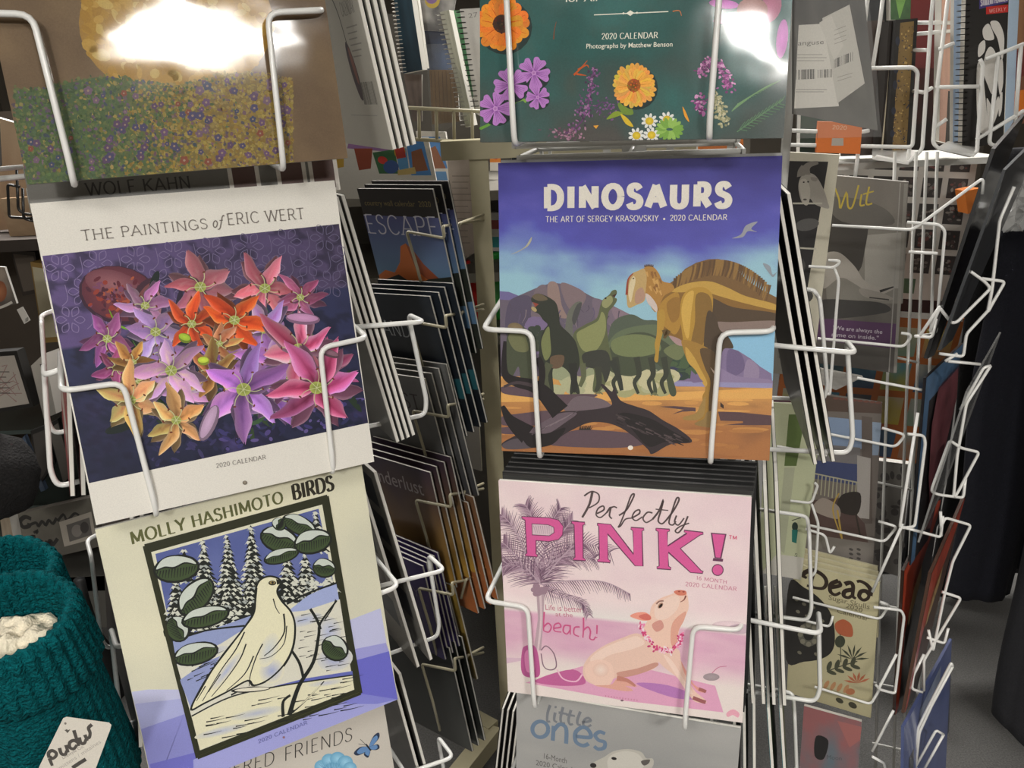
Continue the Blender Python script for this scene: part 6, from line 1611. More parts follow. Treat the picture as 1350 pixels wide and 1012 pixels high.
def porch(A):
    A.poly(A.quad, (112, 104, 98)); A.poly([(1048, 516), (1163, 531), (1162, 545), (1048, 540)], (84, 68, 60))
    for i in range(8): A.ell(1102 + i * 8, 525 + i * .8, 4, 1.6, 0, (110, 70, 60))
    A.poly([(1078, 548), (1140, 554), (1136, 592), (1076, 586)], (130, 148, 176)); A.poly([(1150, 556), (1162, 557), (1158, 600), (1150, 600)], (140, 156, 176)); A.poly([(1136, 548), (1150, 550), (1150, 690), (1136, 690)], (96, 86, 80))
    A.poly([(1072, 606), (1134, 612), (1132, 640), (1070, 630)], (66, 74, 110)); A.poly([(1070, 584), (1134, 590), (1134, 612), (1070, 606)], (120, 116, 116)); A.poly([(1130, 600), (1148, 604), (1146, 684), (1130, 682)], (164, 158, 152))
    A.stroke([(1074, 624), (1132, 636)], 2, (170, 166, 140), smooth=False)
    for i in range(12): A.stroke([(1074 + i * 5, 625 + i * 1.0), (1072 + i * 5, 650 + i * 1.2)], 1.6, (160, 156, 132), smooth=False)
    A.poly([(1060, 660), (1110, 656), (1140, 690), (1148, 735), (1050, 725)], (84, 66, 62)); A.poly([(1110, 652), (1134, 650), (1130, 678), (1104, 672)], (50, 44, 40), True); A.poly([(1084, 656), (1106, 668), (1104, 684), (1072, 672)], (150, 138, 128), True); A.stroke([(1104, 672), (1110, 710)], 2.4, (176, 146, 70)); A.stroke([(1128, 676), (1134, 706)], 2.4, (56, 48, 42)); A.stroke([(1106, 650), (1098, 672), (1110, 710)], 2, (176, 146, 70))
    A.poly([(1040, 700), (1152, 716), (1151, 745), (1040, 728)], (124, 118, 112))
    for i in range(3):
        for j in range(2): A.ell(1122 + j * 10, 724 + i * 6, 3, 1.6, 20, (70, 66, 64))
panel('porch_calendar', 'calendar with a wooden chair on a seaside porch', 'calendar', [(1048, 514), (1163, 531), (1151, 746), (1038, 726)], 1.36, -25, .006, porch, (120, 116, 110))
def dead(A):
    fill(A, (196, 188, 152), (176, 168, 134), 3, .4)
    A.poly([(1040, 770), (1060, 774), (1084, 792), (1098, 816), (1100, 850), (1088, 866), (1060, 872), (1036, 868)], (44, 42, 40), True)
    A.ell(1066, 836, 14, 16, 0, (96, 94, 84)); A.ell(1066, 836, 7, 8, 0, (44, 42, 40))
    for k in range(8): A.ell(1066 + 11 * math.cos(k * .785), 836 + 13 * math.sin(k * .785), 3.4, 3.4, 0, (130, 126, 110))
    for x, y in ((1050, 790), (1060, 796), (1072, 800), (1052, 806), (1064, 812), (1084, 818), (1054, 860), (1076, 862)): A.ell(x, y, 3, 2, 30, (120, 116, 100))
    K = (52, 40, 34)
    A.use(970, 700, .3082)
    for q in ([(296, 176), (330, 166), (374, 190), (388, 220), (372, 244), (330, 240), (304, 232)], [(330, 178), (322, 220), (330, 244)], [(300, 172), (288, 190), (304, 200)], [(440, 212), (408, 226), (404, 256), (424, 272), (448, 262)], [(404, 240), (446, 232), (440, 212)], [(466, 226), (490, 220), (502, 236), (500, 276), (514, 288)], [(500, 250), (468, 256), (462, 276), (482, 284), (500, 272)], [(572, 270), (556, 256), (536, 258), (528, 278), (544, 294), (564, 288), (572, 268)], [(574, 276), (576, 250), (560, 228), (534, 214), (518, 216)]):
        A.stroke(q, 7, K, 4)
    A.sans('Sugar Skulls', (396, 292), (572, 334), 26, (120, 112, 88), .01); A.sans('2020', (470, 326), (540, 348), 24, (120, 112, 88), .01); A.sans('Calendar', (432, 348), (568, 384), 24, (120, 112, 88), .01)
    A.poly([(424, 398), (440, 382), (466, 378), (496, 402), (498, 450), (450, 444), (428, 424)], (176, 96, 66), True); A.ell(446, 472, 22, 26, 10, (62, 66, 52)); A.stroke([(446, 440), (450, 560)], 4, (70, 70, 56))
    for k in range(7):
        a = math.radians(200 + k * 26); A.poly([(500, 548), (500 + 40 * math.cos(a - .12), 548 + 40 * math.sin(a - .12)), (500 + 72 * math.cos(a), 548 + 66 * math.sin(a)), (500 + 40 * math.cos(a + .12), 548 + 40 * math.sin(a + .12))], (62, 64, 50))
    A.stroke([(390, 600), (440, 580), (520, 556)], 5, (70, 70, 56))
    for k in range(4): A.ell(400 + k * 34, 576 - k * 6, 10, 22, 20, (70, 72, 56)); A.ell(410 + k * 34, 604 - k * 8, 22, 8, 20, (70, 72, 56))
    for k in range(6): a = math.radians(195 + k * 28); A.poly([(520, 650), (520 + 36 * math.cos(a - .16), 650 + 30 * math.sin(a - .16)), (520 + 60 * math.cos(a), 650 + 50 * math.sin(a)), (520 + 36 * math.cos(a + .16), 650 + 30 * math.sin(a + .16))], (176, 100, 70))
    for k in range(5): A.ell(360 + k * 28, 650 + k * 6, 9, 20, 30, (176, 130, 92)); 
    A.ell(490, 686, 20, 14, 0, (170, 110, 76)); A.ell(444, 724, 18, 10, 30, (64, 62, 50)); A.ell(500, 744, 20, 12, 30, (64, 62, 50)); A.use(0, 0, 1)
for i in range(3, 0, -1):
    d = i * 7
    panel('skull_calendar', ['', 'second', 'third', 'rearmost'][i] + ' cream calendar of the stack behind the sugar skull calendar', 'calendar', [(1050, 742 - d), (1160 - i, 768 - d), (1158, 840), (1046, 830)], 1.30 + .012 * i, -30, .005, flat((196, 188, 154)), (196, 190, 160), group='stack behind the sugar skull calendar')
panel('skull_calendar', 'cream sugar skull calendar with red flowers, frontmost of its stack', 'calendar', [(1047, 743), (1160, 768), (1148, 946), (1037, 912)], 1.30, -30, .006, dead, (196, 190, 160))
panel('floral_calendar', 'pink and blue calendar at the bottom beside the green calendars', 'calendar', [(1060, 930), (1136, 951), (1128, 1060), (1052, 1040)], 1.27, -26, .006, lambda A: (fill(A, (150, 96, 96), (100, 116, 124), 3, 1.2), A.poly([(1076, 970), (1092, 976), (1086, 1000), (1074, 996)], (36, 34, 34), True), A.poly([(1104, 950), (1136, 958), (1134, 975), (1120, 985)], (164, 104, 100)), A.sans('Moon', (1090, 1000), (1110, 1002), 7, (80, 84, 88), 0, .2)))
panel('white_bag', 'crumpled white paper flap behind the black edge-on calendars', 'paper', [(1052, 494), (1080, 486), (1138, 497), (1102, 514)], 1.46, -10, .01, lambda A: fill(A, (206, 202, 194), (170, 166, 160), 6))

HK = [[(1097, 297), (1203, 303), (1297, 234), (1295, 256)], [(1196, 293), (1238, 296), (1246, 304), (1234, 440), (1206, 443)], [(1066, 351), (1100, 353), (1109, 344), (1092, 343)], [(1100, 354), (1106, 368), (1094, 520), (1088, 518)],
      [(1078, 446), (1192, 457), (1203, 441), (1188, 439)], [(1198, 332), (1236, 334)], [(1130, 498), (1216, 514)], [(1093, 572), (1181, 589), (1194, 573), (1163, 564)], [(1042, 660), (1070, 663), (1078, 640), (1074, 636)],
      [(1070, 664), (1079, 690), (1075, 755), (1066, 762)], [(1066, 692), (1166, 714), (1183, 694), (1158, 687)], [(1045, 787), (1160, 816), (1173, 797), (1160, 793)], [(1074, 905), (1148, 928), (1160, 908), (1154, 902)], [(1024, 588, .02), (1090, 600, .02)],
      [(1062, 697), (1088, 705), (1094, 730), (1100, 720)], [(1062, 818), (1094, 826), (1098, 812)]]
wires(HK, bk, 1.27, -20, .0023, anchor=(1150, 600))
for x0, x1 in ((1222, 1196), (1208, 1184), (1180, 1160), (1236, 1214)):
    wires([[(x0, 200), (x1, 800), (x1 - 6, 1020)]], bk, 1.5, 0, .0028, 'upright', GREYWIRE)
for y in (470, 640, 800, 905, 985):
    wires([[(1150, y - 6), (1212, y + 8)]], bk, 1.5, 0, .0024, 'cross_wire', GREYWIRE)

# ------------------------------------------------------------------ side pockets of the book rack, seen obliquely at the right
HS = [[(1212, 443), (1240, 402), (1226, 436)], [(1206, 443), (1229, 445), (1234, 420)], [(1240, 407), (1255, 426), (1262, 424), (1306, 380), (1298, 371), (1280, 358)],
      [(1337, 246), (1318, 290), (1308, 380), (1302, 412), (1306, 404), (1325, 371), (1294, 367)], [(1238, 466), (1270, 470), (1274, 440), (1302, 410)], [(1250, 476), (1292, 480)], [(1246, 476, .0), (1262, 466)],
      [(1306, 482), (1274, 532), (1262, 600), (1257, 656), (1262, 650), (1291, 596), (1266, 590), (1252, 580), (1230, 640), (1228, 648), (1238, 652), (1270, 656), (1273, 630)], [(1306, 482), (1297, 484), (1266, 540)],
      [(1197, 572), (1218, 574), (1220, 584), (1206, 694), (1186, 696), (1210, 544)], [(1188, 694), (1240, 708), (1243, 680)], [(1240, 696), (1246, 682), (1280, 692), (1256, 740), (1246, 780), (1230, 858), (1224, 830)], [(1241, 706), (1240, 674)],
      [(1242, 780), (1267, 788), (1218, 870), (1218, 910)], [(1222, 840), (1245, 848), (1250, 828)], [(1190, 690), (1150, 780)], [(1152, 800), (1188, 804), (1192, 812), (1180, 914), (1158, 908), (1182, 862)], [(1218, 862), (1204, 890), (1202, 908), (1216, 912)],
      [(1256, 878), (1254, 873), (1222, 935), (1210, 960), (1202, 1020)], [(1256, 878), (1228, 930), (1212, 965), (1206, 1020)], [(1178, 936), (1150, 990)], [(1244, 968), (1234, 962), (1206, 1012)], [(1244, 968), (1218, 1014)], [(1150, 997), (1166, 1006), (1168, 1020)]]
wires(HS, bk, 1.22, 4, .0024, anchor=(1230, 650), rr=.006)
def slab3(name, label, cat, quad, Ys, t, col, group=None, rough=.4, coat=.5, face=None):
    """A stiff folder seen almost edge on: four corners (TL, TR, BR, BL), each at its own depth."""
    P = [at(q[0], q[1], y) for q, y in zip(quad, Ys)]
    n = (P[1] - P[0]).cross(P[3] - P[0]).normalized()
    r = empty(name, (P[2] + P[3]) / 2); tag(r, label, cat, group)
    o = r.location.copy(); P = [p - o for p in P]
    b = MB(); k = n * t
    b.hexa([P[3] + k, P[2] + k, P[2], P[3], P[0] + k, P[1] + k, P[1], P[0]]); b.build('body', mat('slab_%d_%d_%d' % col, col, rough, coat=coat, noise_scale=30, noise_amt=.12), r)
    if face:
        A = Art(9, 9, None, z0=0, gain=1.0); e1 = (P[1] - P[0]); e2 = (P[3] - P[0])
        sgn = -1 if n.dot(EYE - o) < 0 else 1
        for poly, c in face:
            q = [P[0] + e1 * u + e2 * v - n * (.0006 if True else 0) for u, v in poly]
            m = bpy.data.meshes.new('cover_print'); m.from_pydata([tuple(x) for x in q], [], [tuple(range(len(q)))])
            m.materials.append(mat('face_%d_%d_%d' % c, c, .45, coat=.4, noise_scale=25, noise_amt=.35)); link_mesh('cover_print', m, r)
    return r
slab3('bagged_calendar', 'black bagged calendar leaning edge on in the upper right side pocket, inner one', 'calendar', [(1312, 196), (1352, 150), (1232, 468), (1222, 473)], [1.24, 1.46, 1.40, 1.22], .005, (28, 27, 26), 'black bagged calendars')
slab3('bagged_calendar', 'grey black bagged calendar leaning edge on in the upper right side pocket, outer one', 'calendar', [(1326, 224), (1380, 170), (1256, 448), (1240, 462)], [1.20, 1.44, 1.38, 1.19], .004, (58, 60, 62), 'black bagged calendars')
slab3('feather_calendar', 'calendar with a pink feather on black and a blue edge in the right side pocket', 'calendar', [(1221, 498), (1270, 452), (1238, 690), (1200, 745)], [1.24, 1.44, 1.42, 1.24], .004, (34, 32, 34), None,
      face=[([(0, 0), (1, 0), (.9, .12), (.12, .14), (.1, 1), (0, 1)], (76, 108, 140)), ([(.35, .12), (.9, .1), (.95, .3), (.7, .55), (.45, .85), (.3, .6), (.25, .3)], (150, 84, 92)), ([(.45, .5), (.7, .5), (.5, .95), (.32, .9)], (84, 56, 58))])
r = slab3('clear_sleeve', 'clear plastic sleeve leaning edge on in front of the feather calendar', 'sleeve', [(1276, 516), (1320, 438), (1246, 640), (1212, 715)], [1.21, 1.4, 1.38, 1.20], .003, (70, 72, 72), None)
for ch in r.children: ch.data.materials[0] = film_mat('sleeve', (.8, .8, .8), .6, .1, .35)
RED = [([(0, 0), (1, 0), (.9, .12), (.3, .3), (.12, .5), (.08, 1), (0, 1)], (172, 66, 42)), ([(.2, .25), (.5, .2), (.5, .35), (.2, .5)], (190, 156, 104))]
slab3('red_calendar', 'red and gold edged dark calendar in the lower right side pocket, inner one', 'calendar', [(1192, 752), (1242, 648), (1200, 925), (1180, 942)], [1.22, 1.42, 1.38, 1.22], .005, (52, 34, 28), 'red and gold calendars', face=RED)
slab3('red_calendar', 'red and gold edged dark calendar in the lower right side pocket, outer one', 'calendar', [(1228, 756), (1272, 655), (1206, 920), (1192, 940)], [1.19, 1.38, 1.34, 1.20], .005, (86, 60, 48), 'red and gold calendars', face=RED)
slab3('blue_calendar', 'blue calendar with pale lettering in the lowest right side pocket', 'calendar', [(1192, 958), (1255, 842), (1246, 1030), (1190, 1090)], [1.17, 1.38, 1.36, 1.17], .005, (84, 96, 140), None, face=[([(.3, .12), (.75, .06), (.72, .24), (.3, .32)], (128, 138, 160)), ([(.1, .4), (1, .3), (1, 1), (.1, 1)], (74, 76, 84))])
b = empty('plastic_bag', at(1332, 270, 1.5)); tag(b, 'crumpled clear plastic hanger bag by the dark trousers', 'bag')
for i in range(4):
    vs = []; m = MB(); N = 6
    for j in range(N + 1):
        for k in range(N + 1):
            p = Vector(((k / N - .5) * .07, rnd.uniform(-.014, .014), (j / N - .5) * .09)); vs.append(Matrix.Rotation(i * .8, 4, 'Z') @ p + Vector((i * .008, i * .006, 0)))
    m.add(vs, [(j * (N + 1) + k, j * (N + 1) + k + 1, (j + 1) * (N + 1) + k + 1, (j + 1) * (N + 1) + k) for j in range(N) for k in range(N)])
    m.build('crease', film_mat('crumpled_film', (.9, .9, .9), .8, .12, .4), b)

# ------------------------------------------------------------------ white picture grid and orange rack far behind on the right
def whitegrid(A):
    A.poly(A.quad, (196, 192, 184))
    for j in range(5):
        for i in range(6):
            u, v = .02 + i * .163, .965 - j * .165
            q = [(u, v), (u + .125, v), (u + .125, v - .125), (u, v - .125)]
            A.uv(); A.poly(q, (60, 56, 54))
            for k in range(14): A.ell(u + rnd.uniform(.02, .105), v - rnd.uniform(.02, .105), rnd.uniform(.006, .016), rnd.uniform(.006, .014), 0, rnd.choice([(96, 90, 86), (120, 112, 106), (84, 70, 68), (140, 134, 126), (110, 70, 66)]), n=7)
    A.poly([(.6, .14), (.72, .14), (.72, .04), (.6, .04)], (80, 110, 84)); A.poly([(.1, .12), (.5, .12), (.5, .03), (.1, .03)], (206, 202, 194)); A.use(0, 0, 1)
panel('picture_grid', 'white framed grid of small dark pictures behind the book rack', 'display', [(1090, 188), (1292, 193), (1260, 398), (1066, 386)], 2.35, -22, .03, whitegrid, (200, 196, 188))
panel('dark_ledge', 'dark red ledge under the white picture grid', 'ledge', [(1150, 392), (1262, 398), (1258, 424), (1150, 420)], 2.33, -22, .05, flat((52, 34, 36)), (52, 34, 36))
def orangegrid(A):
    A.poly(A.quad, (170, 96, 46)); A.poly([(1100, 404), (1270, 416), (1269, 424), (1100, 412)], (206, 200, 192)); A.uv()
    for j in range(4):
        for i in range(5):
            u, v = .03 + i * .195, .92 - j * .235; c0 = rnd.choice([(80, 130, 150), (190, 170, 90), (70, 96, 120), (150, 150, 140), (176, 160, 130), (60, 70, 84)]); c1 = rnd.choice([(180, 160, 60), (120, 140, 120), (60, 80, 110), (160, 110, 80)])
            A.grid([(u, v), (u + .155, v), (u + .155, v - .19), (u, v - .19)], lambda a, b_: mixc(c0, c1, b_ + fbm(a + i, b_ + j, 3, 2, 3)), 6, 6)
    A.use(0, 0, 1)
panel('postcard_rack', 'orange framed rack of small scenic cards behind the porch calendar', 'rack', [(1040, 405), (1272, 420), (1222, 612), (1016, 592)], 2.2, -16, .03, orangegrid, (170, 96, 46))
panel('grey_print', 'pale grey patterned print below the orange rack', 'print', [(1150, 606), (1200, 612), (1186, 760), (1140, 745)], 1.9, -16, .02, lambda A: (fill(A, (132, 128, 122), (112, 108, 104), 6), [A.ell(rnd.uniform(1152, 1190), rnd.uniform(620, 740), rnd.uniform(3, 7), rnd.uniform(2, 5), rnd.uniform(0, 90), (84, 80, 78), n=9) for i in range(34)]))
panel('orange_toy', 'orange rounded box right of the white picture grid', 'box', [(1272, 252), (1292, 248), (1294, 275), (1276, 282)], 2.2, 0, .05, flat((206, 116, 44)), (206, 116, 44))

# ------------------------------------------------------------------ dark clothes hanging at the right
def trousers(label, x0, x1, ytop, ybot, Y, col, seed, yaw=0, pointed=False, depth=.035):
    """A folded pair of dark trousers hanging down: a closed, softly pleated drape with a waistband."""
    T, B = at(x0, ytop, Y), at(x1, ybot, Y)
    T.x = at(x0, ybot, Y).x
    wd = B.x - T.x; ht = T.z - B.z
    r = empty('dark_trousers', (T.x, Y, B.z)); tag(r, label, 'trousers', 'dark trousers on the clothes rail')
    N, K = 36, 30
    for side in (-1, 1):       # two legs, side by side, pressed into soft pleats and joined at the waist
        vs = []; b = MB()
        for j in range(K + 1):
            v = j / K
            for i in range(N):
                a = 2 * math.pi * i / N
                fold = 1 + .16 * math.sin(5 * a + seed + side + v * 1.5) * (.3 + v * .7) + .07 * math.sin(11 * a + seed * 2 + v * 4)
                hw = wd * (.29 - .02 * v)
                x = wd / 2 + side * wd * (.21 + .02 * v) + hw * math.cos(a) * (.93 + .07 * fold)
                y = depth * math.sin(a) * fold * (.8 + .3 * v) + side * .008
                z = ht * (1 - v) + v * v * .03 * (1 + side)
                if pointed and v > .7: z += (v - .7) / .3 * (side * math.cos(a) + 1) * .05
                vs.append((x + .006 * math.sin(v * 9 + seed), y, z))
        b.add(vs, [(j * N + i, (j + 1) * N + i, (j + 1) * N + (i + 1) % N, j * N + (i + 1) % N) for j in range(K) for i in range(N)] + [tuple(range(N)), tuple(K * N + i for i in range(N - 1, -1, -1))], 0, True)
        b.build('trouser_leg', mat('cloth_%d' % col[2], col, .95, noise_scale=300, noise_amt=.2, bump=.3, bump_scale=500), r)
    m = MB(); m.tube([(wd / 2 + wd * .44 * math.cos(q * .3927), depth * .85 * math.sin(q * .3927), ht - .02) for q in range(16)], .012, 6, True); m.build('waistband', mat('cloth_band_%d' % col[2], tuple(int(c * .9) for c in col), .95), r)
    m = MB(); m.tube([(wd / 2 - .1, 0, ht + .02), (wd / 2, 0, ht + .05), (wd / 2 + .1, 0, ht + .02)], .006, 8); m.tube(fillet([(wd / 2, 0, ht + .05), (wd / 2, 0, RAIL_Z - B.z + .012), (wd / 2 + .03, 0, RAIL_Z - B.z + .012), (wd / 2 + .03, 0, RAIL_Z - B.z - .01)], .012), .0025, 6); m.build('hanger', mat('black_plastic', (30, 30, 30), .4), r)
    return r
RAIL_Z = 1.62
trousers('navy black trousers nearest the right edge of the book rack', 1246, 1400, 300, 772, 1.62, (26, 27, 36), 1.0)
trousers('black trousers hanging behind the navy pair', 1226, 1380, 250, 770, 1.86, (20, 20, 22), 2.2)
trousers('dark trousers with a pointed hem at the lower right corner', 1300, 1420, 240, 985, 1.42, (30, 30, 33), 3.1, pointed=True)
trousers('black trousers deepest on the rail at the right', 1236, 1400, 200, 740, 2.2, (24, 24, 28), 4.0)
rl = empty('clothes_rail', (1.22, 1.75, 0)); tag(rl, 'clothes rail carrying the dark trousers at the right', 'rail')
b = MB(); b.tube([(0, -.62, RAIL_Z), (0, .62, RAIL_Z)], .012, 12); b.build('rail', mat('dark_metal', (50, 50, 52), .35, metal=.6), rl)
for y in (-.62, .62):
    b = MB(); b.tube([(0, y, .03), (0, y, RAIL_Z)], .012, 10); b.build('upright', MATS['dark_metal'], rl)
    b = MB(); b.box((0, y, .015), (.4, .04, .03)); b.build('foot', MATS['dark_metal'], rl)
b = MB(); b.box(tuple(bk.matrix_world.inverted() @ (at(1160, 207, 1.78) - Vector((0, -.02, .008)))), (.42, .2, .012)); b.build('shelf_board', GREYWIRE, bk)
# ------------------------------------------------------------------ shelves and boots at the left
SY = 2.25
sh = empty('display_shelf', at(60, 790, SY)); sh.location.z = 0
tag(sh, 'dark shelf unit with framed prints behind the left rack', 'shelf')
bpy.context.view_layer.update()
DKW = mat('dark_shelf_wood', (58, 50, 44), .6, noise_scale=12, noise_amt=.15)
for y, nm, th in ((322, 'shelf_board', .03), (568, 'shelf_board', .012), (668, 'shelf_board', .012), (772, 'bottom_board', .05)):
    z = at(60, y, SY).z
    b = MB(); b.box((-.1, .22, z), (1.1, .44, th)); b.build(nm, DKW if th > .02 else mat('glass_shelf', (60, 70, 66), .1, coat=1.0), sh)
b = MB(); b.box((-.1, .45, .75), (1.1, .02, 1.5)); b.build('back_panel', mat('shelf_back', (84, 74, 64), .8, noise_scale=8, noise_amt=.1), sh)
b = MB(); b.box((-.1, .2, .09), (1.1, .40, .18)); b.build('plinth', mat('plinth_grey', (96, 94, 88), .7, noise_scale=8, noise_amt=.1), sh)
b = MB(); b.box((.455, .2, .75), (.02, .40, 1.5)); b.build('side_panel', DKW, sh)
def frame_thing(name, label, quad, Y, yaw, framec, picc, bw=5, t=.02, paint=None, cat='picture frame', lean=0):
    def p(A):
        A.poly(A.quad, framec)
        cx = sum(q[0] for q in quad) / 4; cy = sum(q[1] for q in quad) / 4
        inner = []
        for q in quad:
            d = math.hypot(cx - q[0], cy - q[1]); k = bw * 1.4 / d
            inner.append((q[0] + (cx - q[0]) * k, q[1] + (cy - q[1]) * k))
        A.poly(inner, picc)
        if paint: paint(A)
    return panel(name, label, cat, quad, Y, yaw, t, p, framec, cover='picture', bodyname='frame', lean=lean)
frame_thing('tan_board', 'tan framed board on the top shelf behind the lily calendar', [(0, 262), (60, 258), (130, 306), (14, 314)], 2.32, 0, (150, 124, 96), (176, 150, 118), 6, .02, lambda A: fill(A, (178, 152, 122), (156, 130, 102), 8), 'board')
panel('pale_board', 'pale peach board beside the top left rack pocket', 'board', [(-20, 150), (30, 165), (40, 300), (-20, 305)], 2.4, 0, .02, lambda A: fill(A, (196, 170, 140), (170, 140, 112), 3, .6))
pk = empty('black_wire_rack', at(60, 290, 1.75)); tag(pk, 'small black wire rack of cards left of the lily calendar', 'rack')
bpy.context.view_layer.update()
wires([[(26, 246), (10, 243), (12, 286), (44, 288), (44, 246)], [(22, 222), (24, 276), (32, 282), (46, 283)], [(30, 248), (31, 288), (50, 293)], [(86, 246), (104, 244), (104, 262)]], pk, 1.75, 0, .0028, 'wire_pocket', BLACKWIRE, .006)
for i in range(6):
    x = 34 + i * 13
    panel('bagged_card', ['leftmost', 'second', 'third', 'fourth', 'fifth', 'rightmost'][i] + ' bagged card in the small black wire rack', 'card', [(x, 248 - (i % 2) * 2), (x + 12, 245), (x + 30, 275), (x + 6, 280)], 1.74 - i * .008, -20, .003,
          (lambda A, i=i: (fill(A, (206, 202, 192), (160, 154, 144), 4), A.poly([(A.quad[0][0] + 2, A.quad[0][1] + 4), (A.quad[0][0] + 8, A.quad[0][1] + 3), (A.quad[0][0] + 12, A.quad[0][1] + 18), (A.quad[0][0] + 5, A.quad[0][1] + 19)], [(70, 90, 130), (186, 150, 60), (120, 100, 84), (150, 140, 120), (96, 110, 90), (140, 120, 110)][i]))), group='bagged cards in the black wire rack')
frame_thing('framed_print', 'ornate gold frame behind the lily calendar edge', [(40, 345), (64, 348), (82, 450), (56, 452)], 2.28, -25, (150, 120, 64), (196, 188, 160), 5, .03)
frame_thing('framed_print', 'dark frame standing left of the ornate gold frame', [(14, 330), (46, 332), (54, 385), (30, 390)], 2.36, 0, (52, 44, 38), (96, 86, 76), 4, .02)
panel('bagged_print', 'clear bagged print with white wording at the left edge', 'print', [(-30, 350), (6, 352), (22, 400), (-30, 416)], 2.0, -10, .006, lambda A: (fill(A, (160, 146, 132), (90, 84, 78), 3), A.ell(0, 384, 9, 14, 0, (140, 84, 58), (180, 120, 84)), A.stroke([(-10, 408), (4, 404), (16, 398)], 3, (204, 200, 190))), material=PRINT)
panel('price_tag', 'white barcode price tag hanging from the bagged print', 'tag', [(22, 408), (30, 404), (40, 422), (32, 427)], 1.98, 0, .001, lambda A: (A.poly(A.quad, (206, 202, 194)), barcode(A, 33, 420, 38, 417, 5)))
frame_thing('marble_sign', 'black framed marbled sign with dark lettering at the left', [(-30, 466), (22, 462), (44, 536), (-30, 548)], 2.12, -8, (30, 28, 26), (176, 168, 158), 5, .03, lambda A: ([A.stroke([(rnd.uniform(-20, 20), rnd.uniform(480, 530)), (rnd.uniform(-10, 30), rnd.uniform(480, 530))], 1, (150, 120, 116)) for i in range(16)], lines(A, -10, 490, 14, 7, 5, (96, 90, 86), 1.2)), 'sign')
panel('white_carton', 'tall white carton on the glass shelf beside the left rack', 'box', [(41, 482), (58, 466), (74, 545), (58, 552)], 2.1, -20, .08, lambda A: (fill(A, (190, 184, 174), (150, 146, 138), 2, .3), A.stroke([(54, 480), (62, 508)], 3, (50, 46, 44))), (190, 184, 176))
for lb, q, c, pc in (('black standing frame angled right on the lower glass shelf', [(62, 560), (76, 552), (98, 630), (84, 642)], (26, 25, 24), (110, 106, 100)), ('blue grey frame edge leaning on the lower glass shelf', [(26, 582), (32, 574), (60, 646), (54, 648)], (70, 84, 104), (80, 92, 110)), ('black frame leaning left behind the blue grey frame', [(40, 568), (62, 560), (72, 610), (52, 640)], (32, 30, 28), (70, 66, 62))):
    frame_thing('framed_print', lb, q, 2.15, 0, c, pc, 4, .015)
def love(A):
    fill(A, (112, 108, 98), (92, 88, 80), 5)
    K = (44, 42, 40)
    A.use(0, 440, .3165)
    A.stroke([(92, 884), (120, 876), (140, 846), (128, 850), (112, 884), (100, 896), (150, 884)], 6, K, 3); A.stroke([(156, 868), (148, 876), (156, 884), (166, 874), (158, 866), (180, 866)], 4, K); A.stroke([(178, 866), (186, 882), (196, 862)], 4, K); A.stroke([(200, 874), (214, 866), (208, 860), (202, 874), (218, 880), (240, 852)], 4, K)
    A.stroke([(130, 770), (104, 762), (84, 780), (96, 804), (120, 800), (122, 788)], 5, K); A.stroke([(122, 796), (150, 786), (160, 800), (176, 780), (190, 796), (204, 776), (220, 790), (236, 766)], 3.4, K); A.stroke([(240, 780), (264, 752), (280, 776), (310, 748), (330, 756)], 3, K); A.stroke([(140, 828), (156, 820), (150, 832)], 3, K)
    A.poly([(246, 784), (380, 740), (400, 850), (268, 886)], (176, 168, 156)); A.poly([(276, 796), (372, 764), (384, 836), (290, 866)], (104, 100, 96)); A.ell(320, 820, 22, 26, 0, (140, 134, 128)); A.ell(352, 806, 18, 24, 0, (70, 66, 64)); A.use(0, 0, 1)
panel('plaque', 'grey wooden plaque with script lettering and a small photo on the lower shelf', 'sign', [(14, 680), (122, 655), (132, 720), (24, 745)], 2.05, -10, .025, love, (110, 104, 96))
panel('pale_plank', 'pale wooden strip standing left of the grey plaque', 'strip', [(-2, 670), (10, 668), (22, 732), (8, 736)], 2.04, -10, .03, lambda A: fill(A, (160, 146, 126), (140, 126, 108), 4))
def blob(name, label, cat, c, r, col, seed, squash=(1, 1, 1), m=None):
    root = empty(name, c); tag(root, label, cat); b = MB(); vs = []; N, K = 20, 12
    for j in range(K + 1):
        t = math.pi * j / K
        for i in range(N):
            a = 2 * math.pi * i / N
            d = Vector((math.sin(t) * math.cos(a), math.sin(t) * math.sin(a), math.cos(t)))
            k = r * (1 + .14 * noise.noise(d * 2.2 + Vector((seed, 0, 0))))
            vs.append((d.x * k * squash[0], d.y * k * squash[1], d.z * k * squash[2]))
    b.add(vs, [(j * N + i, (j + 1) * N + i, (j + 1) * N + (i + 1) % N, j * N + (i + 1) % N) for j in range(K) for i in range(N)], 0, True)
    b.build('body', m or mat('wool_%d_%d' % (col[0], col[1]), col, .95, noise_scale=80, noise_amt=.3, bump=.6, bump_scale=160), root); return root
k_ = blob('knit_hat', 'black woolly hat with a red pompom at the left edge', 'hat', at(-4, 628, 1.75), .085, (24, 22, 22), 3, (1, 1, 1.15))
m = MB(); m.lathe([(.004, .09), (.022, .1), (.03, .12), (.022, .142), (.004, .15)], 16); m.build('pompom', mat('red_wool', (196, 30, 34), .9, bump=.5, bump_scale=120), k_)
